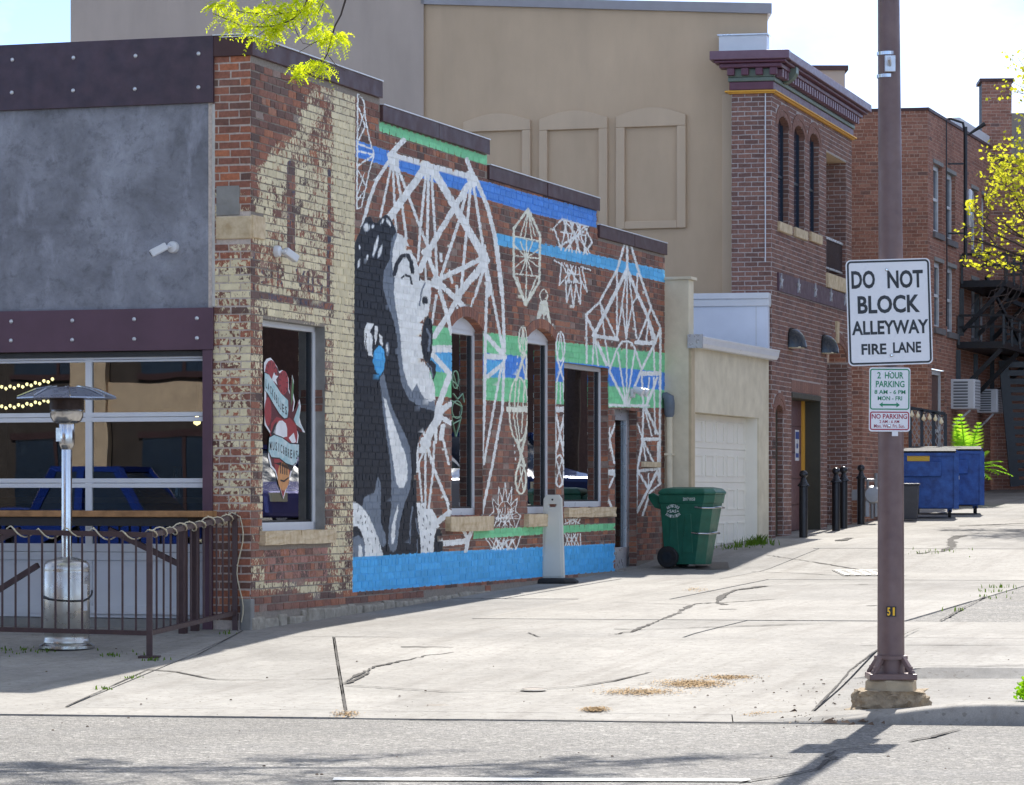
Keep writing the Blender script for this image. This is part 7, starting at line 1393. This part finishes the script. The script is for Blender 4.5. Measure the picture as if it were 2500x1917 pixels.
# street tree at the left: trunk beside the frame, crown above it, one branch hanging into view
tx, ty = -5.9, 25.0; tz = ground(tx, ty); lt_ = thing('honey_locust', 'honey locust whose leafy branch hangs over the brick corner at top', 'tree', (tx, ty, tz)); wood = B(); tips = []
wood.tube([(tx, ty, tz - .1), (tx + .05, ty, tz + 1.5), (tx + .15, ty, tz + 3.2)], [.17, .14, .12], 10); top_ = Vector((tx + .15, ty, tz + 3.2))
for d in ((.9, .1, 1.5), (.2, .7, 1.4), (-.6, -.3, 1.4), (.3, -.7, 1.4), (1.2, .0, 1.35)): grow(wood, top_, Vector(d).normalized(), 2.6, .07, 3, tips, .3, .12, .55, (3, 3))
for x0 in (-2.2, -.6, .8):
    a0 = Vector((tx + .6, ty + .1, tz + 5.0)); q = Vector((x0, 25.6 + .2 * x0, 6.75)); wood.tube([a0, a0.lerp(q, .5) + Vector((0, 0, .5)), q], [.05, .04, .03], 6)
    for _ in range(3): grow(wood, q, Vector((rt.uniform(.2, 1), rt.uniform(-.4, .6), rt.uniform(-.05, .5))).normalized(), 1.3, .02, 2, tips, .3, .05, .7, (2, 3))
z7 = lambda x, y, dy=0.0: P(480 + x / 5.4775, y / 5.4775, 24.4 + dy)
tw = [([(2040, -160), (1990, 0), (1930, 200), (1850, 350), (1800, 520), (1760, 700), (1690, 820), (1560, 960), (1380, 1050), (1200, 1070), (900, 1000)], 30, 7), ([(1540, -160), (1480, 0), (1420, 130), (1300, 250), (1130, 330), (940, 360), (690, 360), (560, 330), (430, 270), (220, 180)], 30, 9), ([(1410, 130), (1200, 180), (1000, 210), (800, 180), (600, 160), (400, 120), (310, 60)], 16, 8), ([(1180, 340), (1050, 430), (890, 480)], 12, 8),
      ([(1280, 310), (1360, 480), (1420, 580), (1540, 600)], 10, 7), ([(1700, -60), (1690, 60), (1620, 200), (1540, 280)], 14, 8), ([(1500, 170), (1470, 320), (1400, 400)], 11, 8), ([(1760, 740), (1850, 860), (1990, 950)], 12, 7), ([(1640, 540), (1520, 600), (1370, 700)], 10, 7), ([(1800, 520), (1640, 540), (1520, 600)], 14, 9), ([(980, 210), (900, 300), (800, 360)], 12, 8), ([(1150, 190), (1000, 120), (900, 20)], 14, 9), ([(1130, 330), (900, 420), (780, 500), (700, 520)], 10, 7)]
for pts, r0, r1 in tw:
    n = len(pts); wood.tube([z7(x, y, .05 * math.sin(i * 1.3)) for i, (x, y) in enumerate(pts)], [(r0 + (r1 - r0) * i / (n - 1)) / 5.4775 / F * 24.4 / 2 for i in range(n)], 6)
wood.tube([a0, Vector((-2.6, 24.6, 6.1)), z7(1540, -160)], [.04, .025, .012], 6); wood.tube([a0, Vector((-2.0, 24.8, 6.3)), z7(2040, -160)], [.04, .025, .013], 6)
wood.obj('trunk', m_bark, lt_, smooth=60)
lf = B()
def leaves(x0, x1, y0, y1, n, sz=(.05, .085)):
    for _ in range(n):
        x, y = rt.uniform(x0, x1), rt.uniform(y0, y1); p = z7(x, y, rt.uniform(-.15, .15)); spray(lf, p, (rt.uniform(-1, 1), rt.uniform(-.5, .5), rt.uniform(-.6, .5)), rt.uniform(*sz), .7, 6, rt.uniform(.007, .0105))
def along(pts, f0, f1, n, sp, sz=(.05, .085)):
    a_ = np.array(pts, float); sg = np.concatenate([[0], np.cumsum(np.hypot(*np.diff(a_, axis=0).T))])
    for _ in range(n):
        s = rt.uniform(f0, f1) * sg[-1]; x, y = np.interp(s, sg, a_[:, 0]) + rt.gauss(0, sp), np.interp(s, sg, a_[:, 1]) + rt.gauss(0, sp); p = z7(float(x), float(y), rt.uniform(-.12, .12)); spray(lf, p, (rt.uniform(-1, 1), rt.uniform(-.5, .5), rt.uniform(-.5, .5)), rt.uniform(*sz), .7, 6, rt.uniform(.007, .0105))
along(tw[1][0], .15, .9, 105, 36); along(tw[2][0], .0, 1, 100, 46); along([(800, 60), (1300, 60), (1650, 60)], 0, 1, 90, 66); along(tw[12][0], .2, 1, 36, 26); along(tw[3][0], 0, .8, 24, 30); leaves(180, 600, -20, 120, 40); leaves(1480, 1740, -30, 150, 24)
along([(1560, 460), (1700, 400), (1790, 500), (1720, 580)], 0, 1, 70, 48); along([(1830, 470), (1930, 470), (1950, 570)], 0, 1, 34, 34); along([(1270, 1040), (1350, 930), (1480, 890), (1600, 830), (1700, 830)], 0, 1, 70, 36); leaves(1680, 1750, 860, 990, 12); leaves(1820, 1850, 230, 280, 2)
for p, d in tips:
    if p.z < ground(p.x, p.y) + 3 or (abs(p.x) < 4.1 and p.z < H + 1215 * p.y / F + .3): continue
    for _ in range(4): spray(lf, p + Vector((rt.gauss(0, .08), rt.gauss(0, .08), rt.gauss(0, .08))), (rt.uniform(-1, 1), rt.uniform(-1, 1), rt.uniform(-.6, .4)), rt.uniform(.12, .2), .6, 5, .017)
lf.obj('crown', m_leaf, lt_, recalc=False)
# tree at the right edge, farther down the alley
tx, ty = 11.7, 57.5; tz = ground(tx, ty); rt_ = thing('alley_tree', 'young tree in yellow green spring leaf at the right edge', 'tree', (tx, ty, tz)); wood = B(); tips = []
wood.tube([(tx, ty, tz - .1), (tx - .05, ty, tz + 1.3), (tx - .1, ty, tz + 2.6)], [.2, .16, .13], 10); top_ = Vector((tx - .1, ty, tz + 2.6))
for d in ((-.9, 0, 1.0), (-.7, -.3, 1.5), (-.5, .3, 1.8), (-.3, -.2, 2), (.7, .1, 1.4), (-1.0, .25, 1.35), (-.45, .1, 2.2), (-.9, -.2, 1.7)): grow(wood, top_ + Vector((0, 0, rt.uniform(-.3, .4))), Vector(d).normalized(), 2.8, .045, 4, tips, .34, .08, .62, (2, 3))
wood.tube([top_, Vector((tx - .5, ty, 5.6)), Vector((tx - 1.0, ty - .1, 7.2))], [.12, .08, .05], 7)
for d in ((-.9, 0, 1.0), (-.6, .2, 1.7), (-1.0, -.15, .7), (-.8, .3, 1.4), (-.3, -.2, 1.8)): grow(wood, Vector((tx - 1.0, ty - .1, 7.2)), Vector(d).normalized(), 1.7, .03, 3, tips, .34, .06, .6, (2, 3))
lf = B(); tw2 = [(p, d) for p, d in tips]
for p, d in tw2:
    if rt.random() < .2 or p.z < tz + 2.4: continue
    k_ = 2 if p.z > 8.3 else 4
    for _ in range(k_):
        c = p + Vector((rt.gauss(0, .04), rt.gauss(0, .04), rt.gauss(0, .04))); a_, e_ = rt.random() * 6.28, rt.uniform(-.6, .9); v1 = Vector((math.cos(a_) * math.cos(e_), math.sin(a_) * math.cos(e_), math.sin(e_))); v2 = v1.cross(Vector((rt.gauss(0, 1), rt.gauss(0, 1), rt.gauss(0, 1)))).normalized(); s = rt.uniform(.05, .10)
        lf.add([c, c + v1 * s * .5 + v2 * s * .38, c + v1 * s * 1.1, c + v1 * s * .5 - v2 * s * .38], [(0, 1, 2, 3)])
for _ in range(12):
    q = P(rt.uniform(2430, 2520), rt.uniform(690, 760), 57); pts = [q + Vector((rt.gauss(.3, .2), 0, .3))]
    for i in range(6): pts.append(pts[-1] + Vector((rt.uniform(-.2, .03), rt.uniform(-.06, .06), rt.uniform(-.25, .02))))
    wood.tube(pts, [.008] * 3 + [.006] * 4, 4)
wood.obj('trunk', m_bark, rt_, smooth=60); lf.obj('crown', m_leaf2, rt_, recalc=False)
def tuft(b, c, n, h, sp, w=.008):
    for _ in range(n):
        a_ = rt.random() * 6.28; r_ = abs(rt.gauss(0, sp)); x, y = c.x + r_ * math.cos(a_), c.y + r_ * math.sin(a_); z = ground(x, y); hh = h * rt.uniform(.5, 1.1); ln_x, ln_y = rt.gauss(0, .35) * hh, rt.gauss(0, .35) * hh; a2 = rt.random() * 3.14; dx, dy = w * math.cos(a2), w * math.sin(a2)
        b.add([(x - dx, y - dy, z - .01), (x + dx, y + dy, z - .01), (x + dx * .6 + ln_x * .4, y + dy * .6 + ln_y * .4, z + hh * .6), (x + ln_x, y + ln_y, z + hh), (x - dx * .6 + ln_x * .4, y - dy * .6 + ln_y * .4, z + hh * .6)], [(0, 1, 2, 3, 4)])
def weeds(name, label, spots, cat='weeds', mat=m_grass):
    b = B()
    for u, v, n, h, sp in spots: tuft(b, G(u, v), n, h, sp)
    reg(b.obj(name, mat, recalc=False), label, cat, kind='stuff')
weeds('grass_tuft', 'green grass tuft at the foot of the cream garage corner', [(1852, 1328, 130, .14, .12), (1835, 1331, 90, .10, .14), (1800, 1336, 50, .07, .16), (1780, 1340, 20, .05, .15)], 'grass')
weeds('joint_weeds', 'thin weeds growing in the pavement joints', [(2404, 1458, 16, .03, .2), (2425, 1445, 18, .04, .16), (2440, 1435, 22, .05, .14), (2336, 1490, 8, .04, .1), (370, 1612, 22, .03, .08), (275, 1600, 26, .03, .12), (100, 1590, 40, .025, .25), (20, 1588, 40, .025, .25), (560, 1548, 14, .04, .05), (320, 1655, 16, .03, .06), (260, 1683, 16, .03, .06), (2290, 1345, 16, .05, .4), (2240, 1352, 14, .05, .4)])
sc_ = Vector((3.72, 23.1, 0)); sh = thing('kerb_shrub', 'bright green low shrub at the right edge behind the kerb', 'shrub', (sc_.x, sc_.y, ground(sc_.x, sc_.y))); b = B(); gz = ground(sc_.x, sc_.y)
for _ in range(900):
    t_, ph = rt.random() * 6.28, math.acos(rt.uniform(0, 1)); r_ = rt.uniform(.6, 1.0); c = Vector((sc_.x + .15 * r_ * math.cos(t_) * math.sin(ph) * 1.2, sc_.y + .15 * r_ * math.sin(t_) * math.sin(ph), gz + .19 * r_ * math.cos(ph) + .01)); a_ = rt.random() * 6.28; s = rt.uniform(.02, .04); v1 = Vector((math.cos(a_), math.sin(a_) * .6, rt.uniform(.2, 1.2))).normalized(); v2 = v1.cross(Vector((rt.gauss(0, 1), 1, 0))).normalized(); b.add([c, c + v1 * s * .5 + v2 * s * .3, c + v1 * s, c + v1 * s * .5 - v2 * s * .3], [(0, 1, 2, 3)])
b.obj('leaves', leaf_mat('shrub_leaf', (120, 180, 30), (170, 210, 50), .45), sh, recalc=False); b = B()
for k in range(9): t_ = k * .7; b.tube([(sc_.x, sc_.y, gz - .02), (sc_.x + .09 * math.cos(t_), sc_.y + .08 * math.sin(t_), gz + .14)], .005, 4)
b.obj('stems', m_bark, sh)
# ------------------------------------------------------------------ across the street and on the parking lot: what the windows mirror
def storefront(name, label, x0, x1, off, h, mat, mat2, win):
    f = Fr((x0, off - .3 * x0), (1, -.3), (.3, 1)); L_ = (x1 - x0) * math.hypot(1, .3); t = thing(name, label, 'building', f.p(L_ / 2, 0, 0)); b = B(); b.fbox(f, 0, L_, -8, 0, -.05, h); b.obj('wall', mat, t); b = B(); b.fbox(f, -.1, L_ + .1, -8.1, .25, h, h + .3); b.obj('cornice', mat2, t); n = int(L_ / 3)
    for k in range(n):
        for z0, z1 in win: a_ = (k + .5) * L_ / n; b = B(); b.fbox(f, a_ - 1.0, a_ + 1.0, -.05, .02, z0, z1); w_ = b.obj('window', m_dglass, t); b = B(); b.fbox(f, a_ - 1.1, a_ + 1.1, -.02, .06, z0 - .12, z0); b.fbox(f, a_ - 1.1, a_ + 1.1, -.02, .06, z1, z1 + .15); b.fbox(f, a_ - .04, a_ + .04, .02, .04, z0, z1); b.obj('frame', mat2, w_)
m_opp = M('peach_brick', (222, 194, 162), .85, .12, 4, 0, .3, 20)
storefront('peach_storefront', 'umber storefront with peach pilasters across the street, mirrored in the bar glass', -48, -27.5, -7, 7.5, M('umber_front', (74, 64, 58), .8, .2, 3), m_cap, ((.7, 2.8), (4.2, 6.2)))
_o = [o for o in COL.objects if o.name == 'peach_storefront'][0]; _f = Fr((-48, -7 + .3 * 48), (1, -.3), (.3, 1))
for a_ in (.2, 7.4, 9.1, 13.6, 17.2, 20.4): b = B(); b.fbox(_f, a_, a_ + (.9 if a_ != 9.1 else .35), .02, .22, -.05, 7.5); b.obj('pilaster', m_opp, _o)
b = B(); b.fbox(_f, 17.5, 21.4, .03, .12, 3.3, 4.0); b.obj('sign_band', m_opp, _o)
storefront('dark_storefront', 'dark brown storefront across the street left of the camera', -26.5, -9, -8, 6.5, M('umber_wall', (98, 84, 76), .85), m_conc_w, ((.6, 2.9),))
lb_ = thing('added_lot_building', 'plain dark brick building added beyond the parking lot to darken the window reflections', 'building', (27, 60, 1)); b = B(); b.box(24, 34, 34, 92, -.5, 7); b.obj('wall', M('dark_brick_wall', (96, 70, 62), .9, .2, 6), lb_); b = B(); b.box(23.8, 34.2, 33.8, 92.2, 7, 7.3); b.obj('coping', m_cap, lb_)  # unseen block, added so the mural windows mirror dark brick, not bright sky
def car(name, label, loc, rz, mat, tall=1.0, bed=False):
    t = thing(name, label, 'car', loc, rz=rz); b = B(); L_ = 4.6 if not bed else 5.4
    pr = [(-L_ / 2, .35), (-L_ / 2 + .05, .75 * tall), (-L_ / 2 + 1.1, .92 * tall), (L_ / 2 - .15, .95 * tall), (L_ / 2, .6), (L_ / 2 - .05, .32)]; b.prism([(x, -.9, z) for x, z in pr], (0, 1.8, 0)); b.obj('body', mat, t, local=True, bevel=.08)
    xr = L_ / 2 - (1.9 if bed else .35); cb = [(-L_ / 2 + 1.05, .9 * tall), (-L_ / 2 + 1.75, 1.45 * tall), (xr - .4, 1.48 * tall), (xr, .92 * tall)]; b = B(); b.add([(x, s * (.84 if z < 1.2 * tall else .66), z) for s in (-1, 1) for x, z in cb], [(0, 1, 2, 3), (4, 5, 6, 7), (0, 1, 5, 4), (1, 2, 6, 5), (2, 3, 7, 6)]); cbn = b.obj('glasshouse', m_dglass, t, local=True); b = B(); b.box(-L_ / 2 + 1.7, xr - .35, -.68, .68, 1.43 * tall, 1.5 * tall)
    for x in (-L_ / 2 + 1.75, (xr - L_ / 2 + 1.4) / 2, xr - .4):
        for s in (-1, 1): b.bar((x + (.0), s * .67, 1.45 * tall), (x + (-.55 if x < -L_ / 2 + 2 else (.3 if x > xr - .5 else 0)), s * .85, .9 * tall), .15)
    b.obj('roof', mat, t, local=True)
    for x in (-L_ / 2 + .85, L_ / 2 - .85):
        for s in (-1, 1): b = B(); b.lathe([(.2, -.11), (.31, -.11), (.34, -.08), (.34, .08), (.31, .11), (.2, .11)], (x, s * .82, .34), 20, 'y'); w_ = b.obj('wheel', m_rubber, t, local=True, smooth=35); b = B(); b.lathe([(.0, -.115), (.2, -.11), (.2, .11), (0, .115)], (x, s * .82, .34), 14, 'y'); b.obj('rim', m_alum, w_, local=True)
    for s in (-1, 1): b = B(); b.box(-L_ / 2 - .01, -L_ / 2 + .1, s * .7 - .15, s * .7 + .15, .6, .74); b.obj('headlight', m_bulb, t, local=True); b = B(); b.box(L_ / 2 - .1, L_ / 2 + .01, s * .75 - .1, s * .75 + .1, .6, .85); b.obj('tail_light', m_signr, t, local=True)
    return t
car('pickup_truck', 'blue pickup truck parked across the street, mirrored in the bar glass', (-24.5, 9.6, 0), R(163), M('car_blue', (32, 62, 150), .2, .03, 2, .3), 1.4, True)
car('parked_car', 'red car parked across the street left of the blue pickup', (-31.5, 12.2, 0), R(163), M('car_red', (150, 30, 34), .2, .03, 2, .2))
for x, y, rz, c_, tl, lb, nm in ((11.5, 47.6, 15, (96, 92, 150), 1.0, 'violet hatchback on the parking lot nearest the street', 'parked_car'), (11.8, 51.8, 12, (188, 192, 200), 1.15, 'silver sport utility car in the middle of the parking lot', 'parked_car'), (12.4, 55.8, 14, (40, 60, 110), 1.1, 'navy car on the parking lot beside the young tree', 'parked_car')): car(nm, lb, (x, y, ground(x, y) - .01), R(rz), M('car_paint', c_, .2, .03, 2, .3), tl)
